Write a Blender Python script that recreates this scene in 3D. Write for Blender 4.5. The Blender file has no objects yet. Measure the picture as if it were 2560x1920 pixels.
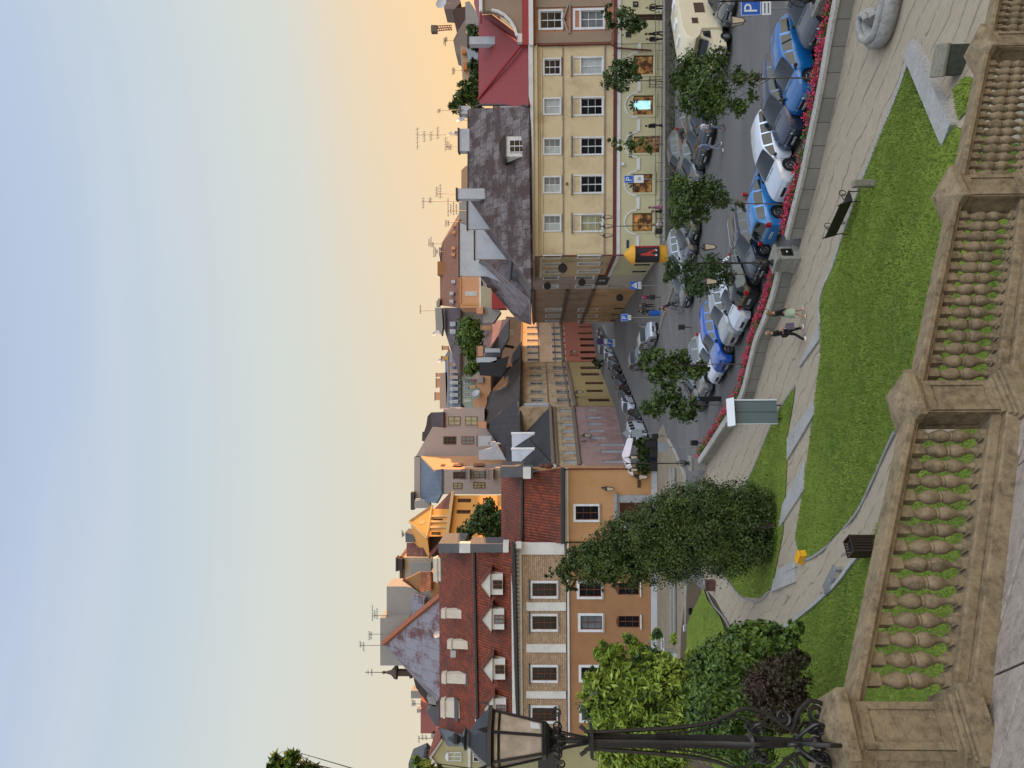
import bpy, bmesh, math, random
import numpy as np
from mathutils import Vector, Matrix, geometry
R=math.radians; random.seed(7); rng=np.random.default_rng(7)
sc=bpy.context.scene; COL=sc.collection
# ---------------- camera (the photograph lies on its side: world up points to image left) ----------------
FPX=1850.0; H=12.0; PITCH=R(1.95); ROLL=0.007
Fv=Vector((0,math.cos(PITCH),math.sin(PITCH))); R0=Vector((1,0,0)); U0=Vector((0,-math.sin(PITCH),math.cos(PITCH)))
Xc=(-U0*math.cos(ROLL)-R0*math.sin(ROLL)); Yc=(R0*math.cos(ROLL)-U0*math.sin(ROLL)); Zc=-Fv
cd=bpy.data.cameras.new('camera'); cam=bpy.data.objects.new('camera',cd); COL.objects.link(cam); sc.camera=cam
cd.sensor_width=36; cd.sensor_fit='HORIZONTAL'; cd.lens=36*FPX/2560; cd.clip_start=.1; cd.clip_end=6000
cam.matrix_world=Matrix(((Xc.x,Yc.x,Zc.x,0),(Xc.y,Yc.y,Zc.y,0),(Xc.z,Yc.z,Zc.z,H),(0,0,0,1)))
# ---------------- world, sun, exposure ----------------
SUN_AZ=62; SUN_EL=2.6          # degrees to the right of the view direction, above the horizon
w=bpy.data.worlds.new('World'); sc.world=w; w.use_nodes=True; nt=w.node_tree; nt.nodes.clear()
def N(t,k,**kw):
    n=t.nodes.new(k)
    for a,b in kw.items(): setattr(n,a,b)
    return n
def ramp(t,src,stops,interp='LINEAR'):
    r=N(t,'ShaderNodeValToRGB'); r.color_ramp.interpolation=interp
    el=r.color_ramp.elements
    while len(el)<len(stops): el.new(.5)
    for e,(p,c) in zip(el,stops):
        e.position=p; e.color=(c,c,c,1) if isinstance(c,(int,float)) else (*c,1)
    t.links.new(src,r.inputs[0]); return r.outputs[0]
def math_(t,op,a,b=None,c=None,clamp=False):
    m=N(t,'ShaderNodeMath',operation=op,use_clamp=clamp)
    for i,v in enumerate((a,b,c)):
        if v is None: continue
        if isinstance(v,(int,float)): m.inputs[i].default_value=v
        else: t.links.new(v,m.inputs[i])
    return m.outputs[0]
def mix(t,f,a,b,bt='MIX'):
    m=N(t,'ShaderNodeMix',data_type='RGBA',blend_type=bt)
    for i,v in ((0,f),(6,a),(7,b)):
        if isinstance(v,(int,float)): m.inputs[i].default_value=v
        elif isinstance(v,tuple): m.inputs[i].default_value=(*v,1) if len(v)==3 else v
        else: t.links.new(v,m.inputs[i])
    return m.outputs[2]
def build_world():
    t=nt; L=t.links.new
    sky=N(t,'ShaderNodeTexSky',sky_type='NISHITA'); sky.sun_disc=False
    sky.sun_elevation=R(SUN_EL+4); sky.sun_rotation=R(SUN_AZ); sky.air_density=1.0; sky.dust_density=1.3; sky.ozone_density=1.6
    tc=N(t,'ShaderNodeTexCoord'); sep=N(t,'ShaderNodeSeparateXYZ'); L(tc.outputs['Generated'],sep.inputs[0])
    el=sep.outputs[2]
    # thin high streaks
    mp=N(t,'ShaderNodeMapping'); mp.inputs['Scale'].default_value=(.45,.7,7.0); mp.inputs['Rotation'].default_value=(R(3),R(4),0)
    L(tc.outputs['Generated'],mp.inputs[0])
    n1=N(t,'ShaderNodeTexNoise'); n1.inputs['Scale'].default_value=1.6; n1.inputs['Detail'].default_value=6; n1.inputs['Roughness'].default_value=.5; n1.inputs['Distortion'].default_value=.5
    L(mp.outputs[0],n1.inputs[0])
    cl=ramp(t,n1.outputs[0],[(.42,0.0),(.72,1.0)],'EASE')
    hi=ramp(t,el,[(.10,0.0),(.45,1.0)])
    cm=math_(t,'MULTIPLY',math_(t,'MULTIPLY',cl,hi),.36)
    grad=ramp(t,el,[(0.0,(1.12,.88,.60)),(.10,(1.12,.95,.68)),(.18,(1.05,.96,.76)),(.33,(.93,.98,.92)),(.455,(.78,.90,1.0)),(.57,(.66,.80,1.04)),(.72,(.55,.62,.75)),(1.0,(.50,.51,.55))])
    lowm=ramp(t,el,[(0.06,1.0),(.30,0.0)]); xr=ramp(t,math_(t,'MULTIPLY_ADD',sep.outputs[0],1.0,.5),[(.38,0.0),(.95,1.0)])
    warm=mix(t,math_(t,'MULTIPLY',lowm,xr),grad,(1.45,.93,.44))
    scale=N(t,'ShaderNodeVectorMath',operation='SCALE'); L(sky.outputs[0],scale.inputs[0]); scale.inputs['Scale'].default_value=SKY_K
    base=mix(t,.93,scale.outputs[0],warm)
    skyc=mix(t,cm,base,(.93,.94,1.0))
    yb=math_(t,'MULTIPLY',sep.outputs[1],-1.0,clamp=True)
    k=math_(t,'MULTIPLY_ADD',yb,BACK_FILL,1.0)  # unseen sky behind the viewer brightened to fill the facades
    # fill lobe added to the unseen sky, high right and behind the viewer
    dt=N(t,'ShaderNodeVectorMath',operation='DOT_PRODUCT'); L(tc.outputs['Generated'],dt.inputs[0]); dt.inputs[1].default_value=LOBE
    lob=math_(t,'POWER',math_(t,'MAXIMUM',dt.outputs['Value'],0.0),6.0); k=math_(t,'ADD',k,math_(t,'MULTIPLY',lob,LOBE_FILL))
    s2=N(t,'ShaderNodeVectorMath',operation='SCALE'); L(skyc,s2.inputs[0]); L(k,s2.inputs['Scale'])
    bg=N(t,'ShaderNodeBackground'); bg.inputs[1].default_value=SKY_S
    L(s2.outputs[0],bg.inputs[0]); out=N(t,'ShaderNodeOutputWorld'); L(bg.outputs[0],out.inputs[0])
SKY_K=.12; BACK_FILL=.65; LOBE_FILL=5.8; LOBE=Vector((.50,-.42,.757)).normalized(); SKY_S=.15
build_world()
sl=bpy.data.lights.new('sun','SUN'); sl.energy=1.7; sl.angle=R(.6); sl.color=(1.0,.50,.20)
so=bpy.data.objects.new('sun',sl); COL.objects.link(so)
sd=Vector((math.sin(R(SUN_AZ))*math.cos(R(SUN_EL)),math.cos(R(SUN_AZ))*math.cos(R(SUN_EL)),math.sin(R(SUN_EL))))
so.rotation_euler=sd.to_track_quat('Z','Y').to_euler()
sc.view_settings.view_transform='Standard'; sc.view_settings.look='None'; sc.view_settings.gamma=1
sc.view_settings.exposure=2.35
sc.cycles.max_bounces=6; sc.cycles.diffuse_bounces=2; sc.cycles.use_adaptive_sampling=True
# ---------------- pixel helpers: native photo pixels (x right, y down) of a real ray ----------------
CAM=Vector((0,0,H))
def ray(x,y): return Fv*FPX+Xc*(x-1280)+Yc*(960-y)
def P(x,y,Y): d=ray(x,y); return CAM+d*(Y/d.y)
def G(x,y,z=0.0): d=ray(x,y); return CAM+d*((z-H)/d.z)
def lin(h):
    h=h.lstrip('#'); o=[]
    for i in (0,2,4):
        c=int(h[i:i+2],16)/255; o.append(c/12.92 if c<=.04045 else ((c+.055)/1.055)**2.4)
    return tuple(o)
# ---------------- materials ----------------
MATS={}
def newmat(name):
    m=bpy.data.materials.new(name); m.use_nodes=True; t=m.node_tree; b=t.nodes['Principled BSDF']; return m,t,b
def coords(t,scale=(1,1,1),rot=(0,0,0),src='Object'):
    tc=N(t,'ShaderNodeTexCoord'); mp=N(t,'ShaderNodeMapping'); mp.inputs['Scale'].default_value=scale; mp.inputs['Rotation'].default_value=rot
    t.links.new(tc.outputs[src],mp.inputs[0]); return mp.outputs[0]
def noise(t,vec,s,d=4,r=.55):
    n=N(t,'ShaderNodeTexNoise'); n.inputs['Scale'].default_value=s; n.inputs['Detail'].default_value=d; n.inputs['Roughness'].default_value=r
    if vec is not None: t.links.new(vec,n.inputs[0])
    return n.outputs[0]
def bump(t,b,h,st=.3,dist=.02):
    n=N(t,'ShaderNodeBump'); n.inputs['Strength'].default_value=st; n.inputs['Distance'].default_value=dist
    t.links.new(h,n.inputs['Height']); t.links.new(n.outputs[0],b.inputs['Normal'])
def col(c): return lin(c) if isinstance(c,str) else c
def sh(c,k): return tuple(min(1,v*k) for v in c)
def M(name,c,rough=.8,var=.12,scale=2.0,bmp=0,metal=0,coat=0,spec=.5,dirt=None,dirtamt=.5,stretch=(1,1,1),emit=0,fine=30):
    if name in MATS: return MATS[name]
    c=col(c); m,t,b=newmat(name); L=t.links.new
    v=coords(t,stretch)
    n1=noise(t,v,scale,5,.6); n2=noise(t,v,fine,3,.6)
    cc=mix(t,ramp(t,n1,[(.3,0.0),(.7,1.0)]),sh(c,1-var),sh(c,1+var))
    cc=mix(t,ramp(t,n2,[(.35,.0),(.65,.5)]),cc,sh(c,1-var*.8))
    if dirt:
        n3=noise(t,v,scale*.7,6,.68); cc=mix(t,math_(t,'MULTIPLY',ramp(t,n3,[(.48,0.0),(.66,1.0)]),dirtamt),cc,col(dirt))
    L(cc,b.inputs['Base Color']); b.inputs['Metallic'].default_value=metal; b.inputs['Specular IOR Level'].default_value=spec
    rr=math_(t,'MULTIPLY_ADD',n1,.2,rough-.1,clamp=True); L(rr,b.inputs['Roughness'])
    if coat: b.inputs['Coat Weight'].default_value=coat; b.inputs['Coat Roughness'].default_value=.05
    if bmp: bump(t,b,n2,bmp,.02)
    if emit: L(cc,b.inputs['Emission Color']); b.inputs['Emission Strength'].default_value=emit
    MATS[name]=m; return m
def M_tiles(name,c1,c2,sw=.30,sh_=.34,dark='#3a2019'):
    """clay tiles on UV in metres"""
    m,t,b=newmat(name); L=t.links.new; v=coords(t,(1,1,1),src='UV')
    sep=N(t,'ShaderNodeSeparateXYZ'); L(v,sep.inputs[0])
    u=math_(t,'FRACT',math_(t,'DIVIDE',sep.outputs[0],sw)); q=math_(t,'FRACT',math_(t,'DIVIDE',sep.outputs[1],sh_))
    hu=math_(t,'SINE',math_(t,'MULTIPLY',u,math.pi)); hq=math_(t,'SUBTRACT',1.0,q)
    h=math_(t,'ADD',hu,math_(t,'MULTIPLY',hq,.9))
    fl=N(t,'ShaderNodeCombineXYZ'); L(math_(t,'FLOOR',math_(t,'DIVIDE',sep.outputs[0],sw)),fl.inputs[0]); L(math_(t,'FLOOR',math_(t,'DIVIDE',sep.outputs[1],sh_)),fl.inputs[1])
    wn=N(t,'ShaderNodeTexWhiteNoise',noise_dimensions='2D'); L(fl.outputs[0],wn.inputs['Vector'])
    cc=mix(t,wn.outputs[0],col(c1),col(c2))
    n=noise(t,v,.35,5,.6); cc=mix(t,math_(t,'MULTIPLY',ramp(t,n,[(.45,0.0),(.7,1.0)]),.75),cc,col(dark))
    gap=ramp(t,u,[(0.0,1.0),(.14,.0),(.86,.0),(1.0,1.0)]); gq=ramp(t,q,[(0.0,.85),(.16,0.0),(1.0,0.0)])
    cc=mix(t,math_(t,'MULTIPLY',math_(t,'MAXIMUM',gap,gq),.7),cc,sh(col(dark),.6))
    L(cc,b.inputs['Base Color']); b.inputs['Roughness'].default_value=.75; bump(t,b,h,1.0,.07); MATS[name]=m; return m
def M_sheets(name,c1,c2,c3,a=.9,bb=1.1,src='UV',seam=.02,rust=.55,rough=.6):
    """old sheet-metal plates, patchy rust, per-plate colour"""
    m,t,b=newmat(name); L=t.links.new; v=coords(t,(1,1,1),src=src)
    br=N(t,'ShaderNodeTexBrick'); L(v,br.inputs[0]); br.inputs['Scale'].default_value=1; br.inputs['Brick Width'].default_value=a; br.inputs['Row Height'].default_value=bb
    br.inputs['Mortar Size'].default_value=seam; br.inputs['Bias'].default_value=0; br.offset=.35
    br.inputs['Color1'].default_value=(0,0,0,1); br.inputs['Color2'].default_value=(1,1,1,1); br.inputs['Mortar'].default_value=(.5,.5,.5,1)
    n=noise(t,v,.55,6,.65); n2=noise(t,v,4.5,6,.7)
    f=math_(t,'ADD',math_(t,'MULTIPLY',br.outputs[0],.12),math_(t,'ADD',math_(t,'MULTIPLY',n,.90),math_(t,'MULTIPLY',n2,.50)))
    k=ramp(t,f,[(rust+.06,0.0),(rust+.22,1.0)])
    cc=mix(t,k,col(c1),col(c2)); cc=mix(t,ramp(t,n2,[(.5,0.0),(.75,.6)]),cc,col(c3))
    cc=mix(t,math_(t,'MULTIPLY',br.outputs['Fac'],.9),cc,(.015,.01,.01))
    L(cc,b.inputs['Base Color']); b.inputs['Roughness'].default_value=rough; bump(t,b,math_(t,'ADD',n2,math_(t,'MULTIPLY',br.outputs['Fac'],2.0)),.35,.03); MATS[name]=m; return m
def M_brick(name,c1,c2,mort,bw,rh,ms=.01,src='Object',rot=(0,0,0),rough=.85,bmp=.4,dirt=None,off=.5,big=.4):
    m,t,b=newmat(name); L=t.links.new; v=coords(t,(1,1,1),rot,src)
    br=N(t,'ShaderNodeTexBrick'); L(v,br.inputs[0]); br.inputs['Scale'].default_value=1; br.inputs['Brick Width'].default_value=bw; br.inputs['Row Height'].default_value=rh
    br.inputs['Mortar Size'].default_value=ms; br.inputs['Mortar Smooth'].default_value=.3; br.offset=off
    br.inputs['Color1'].default_value=(*col(c1),1); br.inputs['Color2'].default_value=(*col(c2),1); br.inputs['Mortar'].default_value=(*col(mort),1)
    n=noise(t,v,big,5,.6); cc=mix(t,math_(t,'MULTIPLY',ramp(t,n,[(.35,0.0),(.7,1.0)]),.35),br.outputs[0],col(dirt or mort))
    n2=noise(t,v,18,4,.6); cc=mix(t,ramp(t,n2,[(.4,0.0),(.75,.3)]),cc,sh(col(c1),.6))
    L(cc,b.inputs['Base Color']); b.inputs['Roughness'].default_value=rough
    bump(t,b,math_(t,'SUBTRACT',math_(t,'MULTIPLY',n2,.5),br.outputs['Fac']),bmp,.015); MATS[name]=m; return m
def M_seam(name,c1,c2,pitch=.6,axis=0,src='UV',rough=.5,metal=.0):
    """standing-seam metal"""
    m,t,b=newmat(name); L=t.links.new; v=coords(t,(1,1,1),src=src); sep=N(t,'ShaderNodeSeparateXYZ'); L(v,sep.inputs[0])
    u=math_(t,'FRACT',math_(t,'DIVIDE',sep.outputs[axis],pitch)); s=ramp(t,u,[(0.0,1.0),(.07,0.0),(.93,0.0),(1.0,1.0)])
    n=noise(t,v,1.2,5,.65); cc=mix(t,ramp(t,n,[(.4,0.0),(.65,1.0)]),col(c1),col(c2)); cc=mix(t,math_(t,'MULTIPLY',s,.5),cc,sh(col(c1),.35))
    L(cc,b.inputs['Base Color']); b.inputs['Roughness'].default_value=rough; b.inputs['Metallic'].default_value=metal; bump(t,b,s,.6,.04); MATS[name]=m; return m
def M_glass(name,c,rough=.08,spec=.6):
    if name in MATS: return MATS[name]
    m,t,b=newmat(name); v=coords(t); n=noise(t,v,1.3,3,.5); c=col(c)
    t.links.new(mix(t,n,sh(c,.55),sh(c,1.5)),b.inputs['Base Color']); b.inputs['Roughness'].default_value=rough; b.inputs['Specular IOR Level'].default_value=spec; MATS[name]=m; return m
# ---------------- mesh builder ----------------
class MB:
    def __init__(s): s.v=[]; s.f=[]; s.uv={}
    def add(s,vs,fs):
        o=len(s.v); s.v+= [tuple(p) for p in vs]; s.f+=[tuple(i+o for i in f) for f in fs]; return o
    def box(s,c,size,rz=0,M3=None):
        hx,hy,hz=size[0]/2,size[1]/2,size[2]/2; co,si=math.cos(rz),math.sin(rz); vs=[]
        for dx,dy,dz in ((-1,-1,-1),(1,-1,-1),(1,1,-1),(-1,1,-1),(-1,-1,1),(1,-1,1),(1,1,1),(-1,1,1)):
            p=Vector((dx*hx,dy*hy,dz*hz))
            if M3 is not None: p=M3@p
            else: p=Vector((p.x*co-p.y*si,p.x*si+p.y*co,p.z))
            vs.append(Vector(c)+p)
        s.add(vs,[(0,3,2,1),(4,5,6,7),(0,1,5,4),(1,2,6,5),(2,3,7,6),(3,0,4,7)])
    def hexa(s,b,t): # bottom quad, top quad
        s.add(list(b)+list(t),[(3,2,1,0),(4,5,6,7),(0,1,5,4),(1,2,6,5),(2,3,7,6),(3,0,4,7)])
    def prism(s,poly,d): # poly list of 3D pts, extruded by vector d
        n=len(poly); a=[Vector(p) for p in poly]; bq=[p+Vector(d) for p in a]
        s.add(a+bq,[tuple(range(n))[::-1],tuple(range(n,2*n))]+[(i,(i+1)%n,(i+1)%n+n,i+n) for i in range(n)])
    def face(s,pts,uv=None):
        o=s.add(pts,[tuple(range(len(pts)))])
        if uv: s.uv[len(s.f)-1]=uv
    def lathe(s,prof,n=12,c=(0,0,0),cap=True,ph=0):
        vs=[];fs=[]
        for r,z in prof:
            for k in range(n):
                a=2*math.pi*k/n+ph; vs.append((c[0]+r*math.cos(a),c[1]+r*math.sin(a),c[2]+z))
        for i in range(len(prof)-1):
            for k in range(n): fs.append((i*n+k,i*n+(k+1)%n,(i+1)*n+(k+1)%n,(i+1)*n+k))
        if cap: fs.append(tuple(range(n))[::-1]); fs.append(tuple((len(prof)-1)*n+k for k in range(n)))
        s.add(vs,fs)
    def tube(s,path,r,n=6,taper=None):
        path=[Vector(p) for p in path]; m=len(path); rs=r if isinstance(r,(list,tuple)) else [r]*m
        if taper is not None: rs=[r+(taper-r)*i/(m-1) for i in range(m)]
        vs=[];fs=[]; prev=None
        for i,p in enumerate(path):
            d=(path[min(i+1,m-1)]-path[max(i-1,0)]); d=d.normalized() if d.length>1e-9 else Vector((0,0,1))
            a=prev if prev is not None else (Vector((0,0,1)) if abs(d.z)<.9 else Vector((1,0,0)))
            x=(a-d*a.dot(d)); x=x.normalized() if x.length>1e-6 else d.orthogonal().normalized(); prev=x; y=d.cross(x)
            for k in range(n):
                t=2*math.pi*k/n; vs.append(p+(x*math.cos(t)+y*math.sin(t))*rs[i])
        for i in range(m-1):
            for k in range(n): fs.append((i*n+k,i*n+(k+1)%n,(i+1)*n+(k+1)%n,(i+1)*n+k))
        fs.append(tuple(range(n))[::-1]); fs.append(tuple((m-1)*n+k for k in range(n))); s.add(vs,fs)
    def ball(s,c,r,nu=8,nv=6,sq=(1,1,1)):
        vs=[];fs=[]
        for i in range(nv+1):
            ph=math.pi*i/nv
            for k in range(nu):
                a=2*math.pi*k/nu; vs.append((c[0]+r*sq[0]*math.sin(ph)*math.cos(a),c[1]+r*sq[1]*math.sin(ph)*math.sin(a),c[2]+r*sq[2]*math.cos(ph)))
        for i in range(nv):
            for k in range(nu): fs.append((i*nu+k,(i+1)*nu+k,(i+1)*nu+(k+1)%nu,i*nu+(k+1)%nu))
        s.add(vs,fs)
def mkobj(name,mb,mat,parent=None,off=None,smooth=None,label=None,stuff=False):
    me=bpy.data.meshes.new(name)
    if isinstance(mb,tuple): vs,fs=mb
    else: vs,fs=mb.v,mb.f
    if off is not None: vs=[(p[0]-off[0],p[1]-off[1],p[2]-off[2]) for p in vs]
    me.from_pydata(vs,[],fs)
    if isinstance(mb,MB) and mb.uv:
        ul=me.uv_layers.new(name='uv')
        for fi,uv in mb.uv.items():
            for li,c in zip(me.polygons[fi].loop_indices,uv): ul.data[li].uv=c
    if mat: me.materials.append(mat)
    if smooth is not None:
        me.polygons.foreach_set('use_smooth',[True]*len(me.polygons))
        me.set_sharp_from_angle(angle=R(smooth))
    me.validate(); me.update()
    o=bpy.data.objects.new(name,me); COL.objects.link(o)
    if parent: o.parent=parent
    if label: o['label']=label
    if stuff: o['kind']='stuff'
    return o
def bmclean(o):
    bm=bmesh.new(); bm.from_mesh(o.data); bmesh.ops.recalc_face_normals(bm,faces=bm.faces); bm.to_mesh(o.data); bm.free(); return o
def tag(o,label,cat,group=None,kind=None):
    if label: o['label']=label
    if cat: o['category']=cat
    if group: o['group']=group
    if kind: o['kind']=kind
    return o
def thing(name,label,cat,loc=(0,0,0),rz=0,group=None):
    o=bpy.data.objects.new(name,None); COL.objects.link(o); o.location=loc; o.rotation_euler=(0,0,rz); o.empty_display_size=.3
    return tag(o,label,cat,group)
def struct(name,mb,mat,**k): o=mkobj(name,mb,mat,**k); o['kind']='structure'; return o
def islands(o):
    '''give every separate piece of o a mesh of its own'''
    me=o.data; n=len(me.vertices); par=list(range(n))
    def f(i):
        while par[i]!=i: par[i]=par[par[i]]; i=par[i]
        return i
    for p in me.polygons:
        vs=list(p.vertices)
        for v in vs[1:]: par[f(v)]=f(vs[0])
    g={}
    for p in me.polygons: g.setdefault(f(p.vertices[0]),[]).append(list(p.vertices))
    gs=list(g.values()); co=[tuple(v.co) for v in me.vertices]; mat=me.materials[0]; par_=o.parent; nm=o.name.split('.')[0]
    if len(gs)<2: return
    for fs in gs:
        ids=sorted({i for q in fs for i in q}); mp={a:b for b,a in enumerate(ids)}; mkobj(nm,([co[i] for i in ids],[tuple(mp[i] for i in q) for q in fs]),mat,par_)
    bpy.data.objects.remove(o)
def copy_tree(o,parent=None):
    c=o.copy(); COL.objects.link(c); c.parent=parent
    for ch in list(o.children): copy_tree(ch,c)
    return c
def text(name,s,size,mat,parent,loc,rot,depth=.004,align='CENTER',off=None):
    cu=bpy.data.curves.new(name,'FONT'); cu.body=s; cu.size=size; cu.align_x=align; cu.align_y='CENTER'; cu.extrude=depth
    to=bpy.data.objects.new('t',cu); COL.objects.link(to); dg=bpy.context.evaluated_depsgraph_get(); me=bpy.data.meshes.new_from_object(to.evaluated_get(dg))
    bpy.data.objects.remove(to); me.materials.clear(); me.materials.append(mat); o=bpy.data.objects.new(name,me); COL.objects.link(o)
    o.parent=parent; o.location=loc; o.rotation_euler=rot; return o
# ---------------- terrain ----------------
_cp=[]
for x,y,z in [ (2127,50,0),(2093,231,0),(2046,444,0),(2000,617,0),(1965,751,0),(1923,855,0),(1888,984,0),(1837,1065,0),(1795,1125,0),(1771,1158,0),
  (2286,123,0),(2239,255,.05),(2170,424,0.05),(2116,571,.05),(2085,666,.05),(2054,731,.05),(2054,809,.1),(1985,1000,.1),(2054,886,.2),(2032,1060,.35),(2011,1211,.6),(1990,1346,.85),
  (2063,1373,1.0),(2141,1289,1.4),(2186,1202,1.7),(2240,1087,2.2),(2100,900,.9),(2150,700,1.1),(2200,500,1.0),(2394,309,1.4),(2340,200,.6),
  (1949,1521,.8),(1828,1568,.4),(1786,1475,.1),(1754,1452,0),(1700,1300,0),(1700,1500,0),(1800,1620,.7),(1850,1750,1.6),(1900,1640,1.6),(1990,1600,2.0),(2060,1500,2.2),(2150,1420,2.4),(2060,1880,4.2),(1750,1800,1.2),(1690,1800,.3),(1690,1900,.6),
  (2060,1700,3.2),(2250,1000,2.5),(2250,750,2.1),(2300,500,2.0),(2420,200,1.0),(2330,40,.2)]:
    p=G(x,y,z); _cp.append((p.x,p.y,z))
for X,Y,z in [(-3.5,8.6,5.6),(-.5,10.6,4.2),(2.5,12.8,3.0),(5.5,15,1.7),(8.5,17,.6),(-7,6.5,6.5),(-10,10,5.5),(-16,14,5),(-25,20,4.5),(-35,45,2.5),(-30,60,.6),(0,55,0),(-10,60,0),(20,28,0),(30,22,0),(22,14,0)]: _cp.append((X,Y,z))
_cp=np.array(_cp); 
def _k(r): return r
_A=np.linalg.norm(_cp[:,None,:2]-_cp[None,:,:2],axis=2); _n=len(_cp)
_K=np.zeros((_n+3,_n+3)); _K[:_n,:_n]=_A-np.eye(_n)*.6; _K[:_n,_n]=1; _K[:_n,_n+1:]=_cp[:,:2]; _K[_n,:_n]=1; _K[_n+1:,:_n]=_cp[:,:2].T
_w=np.linalg.solve(_K,np.concatenate([_cp[:,2],[0,0,0]]))
def terr(X,Y):
    r=np.hypot(_cp[:,0]-X,_cp[:,1]-Y); return max(0.0,float(r@_w[:_n]+_w[_n]+_w[_n+1]*X+_w[_n+2]*Y))
def GT(x,y):
    z=0.0
    for _ in range(25):
        p=G(x,y,z); z=z+.6*(terr(p.x,p.y)-z)
    p=G(x,y,z); return Vector((p.x,p.y,z))
def dens(pts,step,closed=True):
    out=[]; n=len(pts)
    for i in range(n if closed else n-1):
        a,b=Vector(pts[i]),Vector(pts[(i+1)%n]); k=max(1,int((b-a).length/step))
        for j in range(k): out.append(a.lerp(b,j/k))
    if not closed: out.append(Vector(pts[-1]))
    return out
def smoothline(pts,n=6,closed=False):
    """Catmull-Rom"""
    pts=[Vector(p) for p in pts]; m=len(pts); out=[]
    for i in range(m if closed else m-1):
        p0=pts[(i-1)%m] if closed or i>0 else pts[0]; p1=pts[i]; p2=pts[(i+1)%m]; p3=pts[(i+2)%m] if closed or i+2<m else pts[-1]
        for j in range(n):
            t=j/n; out.append(.5*((2*p1)+(p2-p0)*t+(2*p0-5*p1+4*p2-p3)*t*t+(3*p1-p0-3*p2+p3)*t**3))
    if not closed: out.append(pts[-1])
    return out
def patch(name,poly,off,mat,step=.7,flat=False,kind='structure',uvs=False):
    b=dens([Vector((p[0],p[1])) for p in poly],step); n=len(b)
    xs=[p.x for p in b]; ys=[p.y for p in b]; pts=[Vector((p.x,p.y)) for p in b]
    x=min(xs)
    while x<max(xs):
        y=min(ys)
        while y<max(ys): pts.append(Vector((x+random.uniform(-.1,.1)*step,y+random.uniform(-.1,.1)*step))); y+=step
        x+=step
    vs,es,fs,*_=geometry.delaunay_2d_cdt(pts,[(i,(i+1)%n) for i in range(n)],[],1,1e-4)
    V=[(p.x,p.y,(0 if flat else terr(p.x,p.y))+off) for p in vs]
    o=mkobj(name,(V,[tuple(f) for f in fs]),mat); bm=bmesh.new(); bm.from_mesh(o.data); bmesh.ops.recalc_face_normals(bm,faces=bm.faces)
    if sum(f.normal.z for f in bm.faces)<0: bmesh.ops.reverse_faces(bm,faces=bm.faces)
    bm.to_mesh(o.data); bm.free()
    for p in o.data.polygons: p.use_smooth=True
    o['kind']=kind; return o
def px(poly): return [GT(x,y) for x,y in poly]
def wallalong(line,w,h,z0=None,name=None):
    """ribbon wall following line (3D pts), width w, from ground to h"""
    mb=MB(); line=[Vector(p) for p in line]; n=len(line); L=[];Rr=[]
    for i,p in enumerate(line):
        d=line[min(i+1,n-1)]-line[max(i-1,0)]; d.z=0; d.normalize(); s=Vector((-d.y,d.x,0))
        L.append(p+s*w/2); Rr.append(p-s*w/2)
    up=Vector((0,0,h)); vs=[];fs=[]
    for a,b in zip(L,Rr): vs+=[a,b,b+up,a+up]
    for i in range(n-1):
        for k in range(4): fs.append((i*4+k,i*4+(k+1)%4,i*4+4+(k+1)%4,i*4+4+k))
    fs+=[(0,1,2,3),tuple((n-1)*4+k for k in (3,2,1,0))]; mb.add(vs,fs); return mb
def M_asphalt():
    m,t,b=newmat('asphalt'); v=coords(t); L=t.links.new
    n1=noise(t,v,.12,5,.6); n2=noise(t,v,40,3,.7); n3=noise(t,coords(t,(.05,.6,1),(0,0,.9)),1.2,4,.6)
    cc=mix(t,ramp(t,n1,[(.35,0.0),(.7,1.0)]),(.075,.073,.072),(.125,.12,.115)); cc=mix(t,ramp(t,n3,[(.45,0.0),(.7,.45)]),cc,(.04,.04,.043)); cc=mix(t,ramp(t,n2,[(.4,0.0),(.7,.4)]),cc,(.13,.125,.12))
    L(cc,b.inputs['Base Color']); b.inputs['Roughness'].default_value=.82; bump(t,b,n2,.4,.01); return m
def M_grass():
    m,t,b=newmat('grass'); v=coords(t); L=t.links.new
    n1=noise(t,v,.5,6,.7); n2=noise(t,v,6,5,.7); n3=noise(t,v,2.2,3,.6)
    cc=mix(t,ramp(t,n1,[(.35,0.0),(.68,1.0)]),(.085,.135,.018),(.21,.27,.032)); cc=mix(t,ramp(t,n2,[(.45,0.0),(.75,.7)]),cc,(.16,.19,.045)); cc=mix(t,ramp(t,n3,[(.25,.6),(.42,0.0)]),cc,(.04,.10,.02))
    L(cc,b.inputs['Base Color']); b.inputs['Roughness'].default_value=.9; b.inputs['Specular IOR Level'].default_value=.2; bump(t,b,n2,1.0,.08); return m
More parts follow.
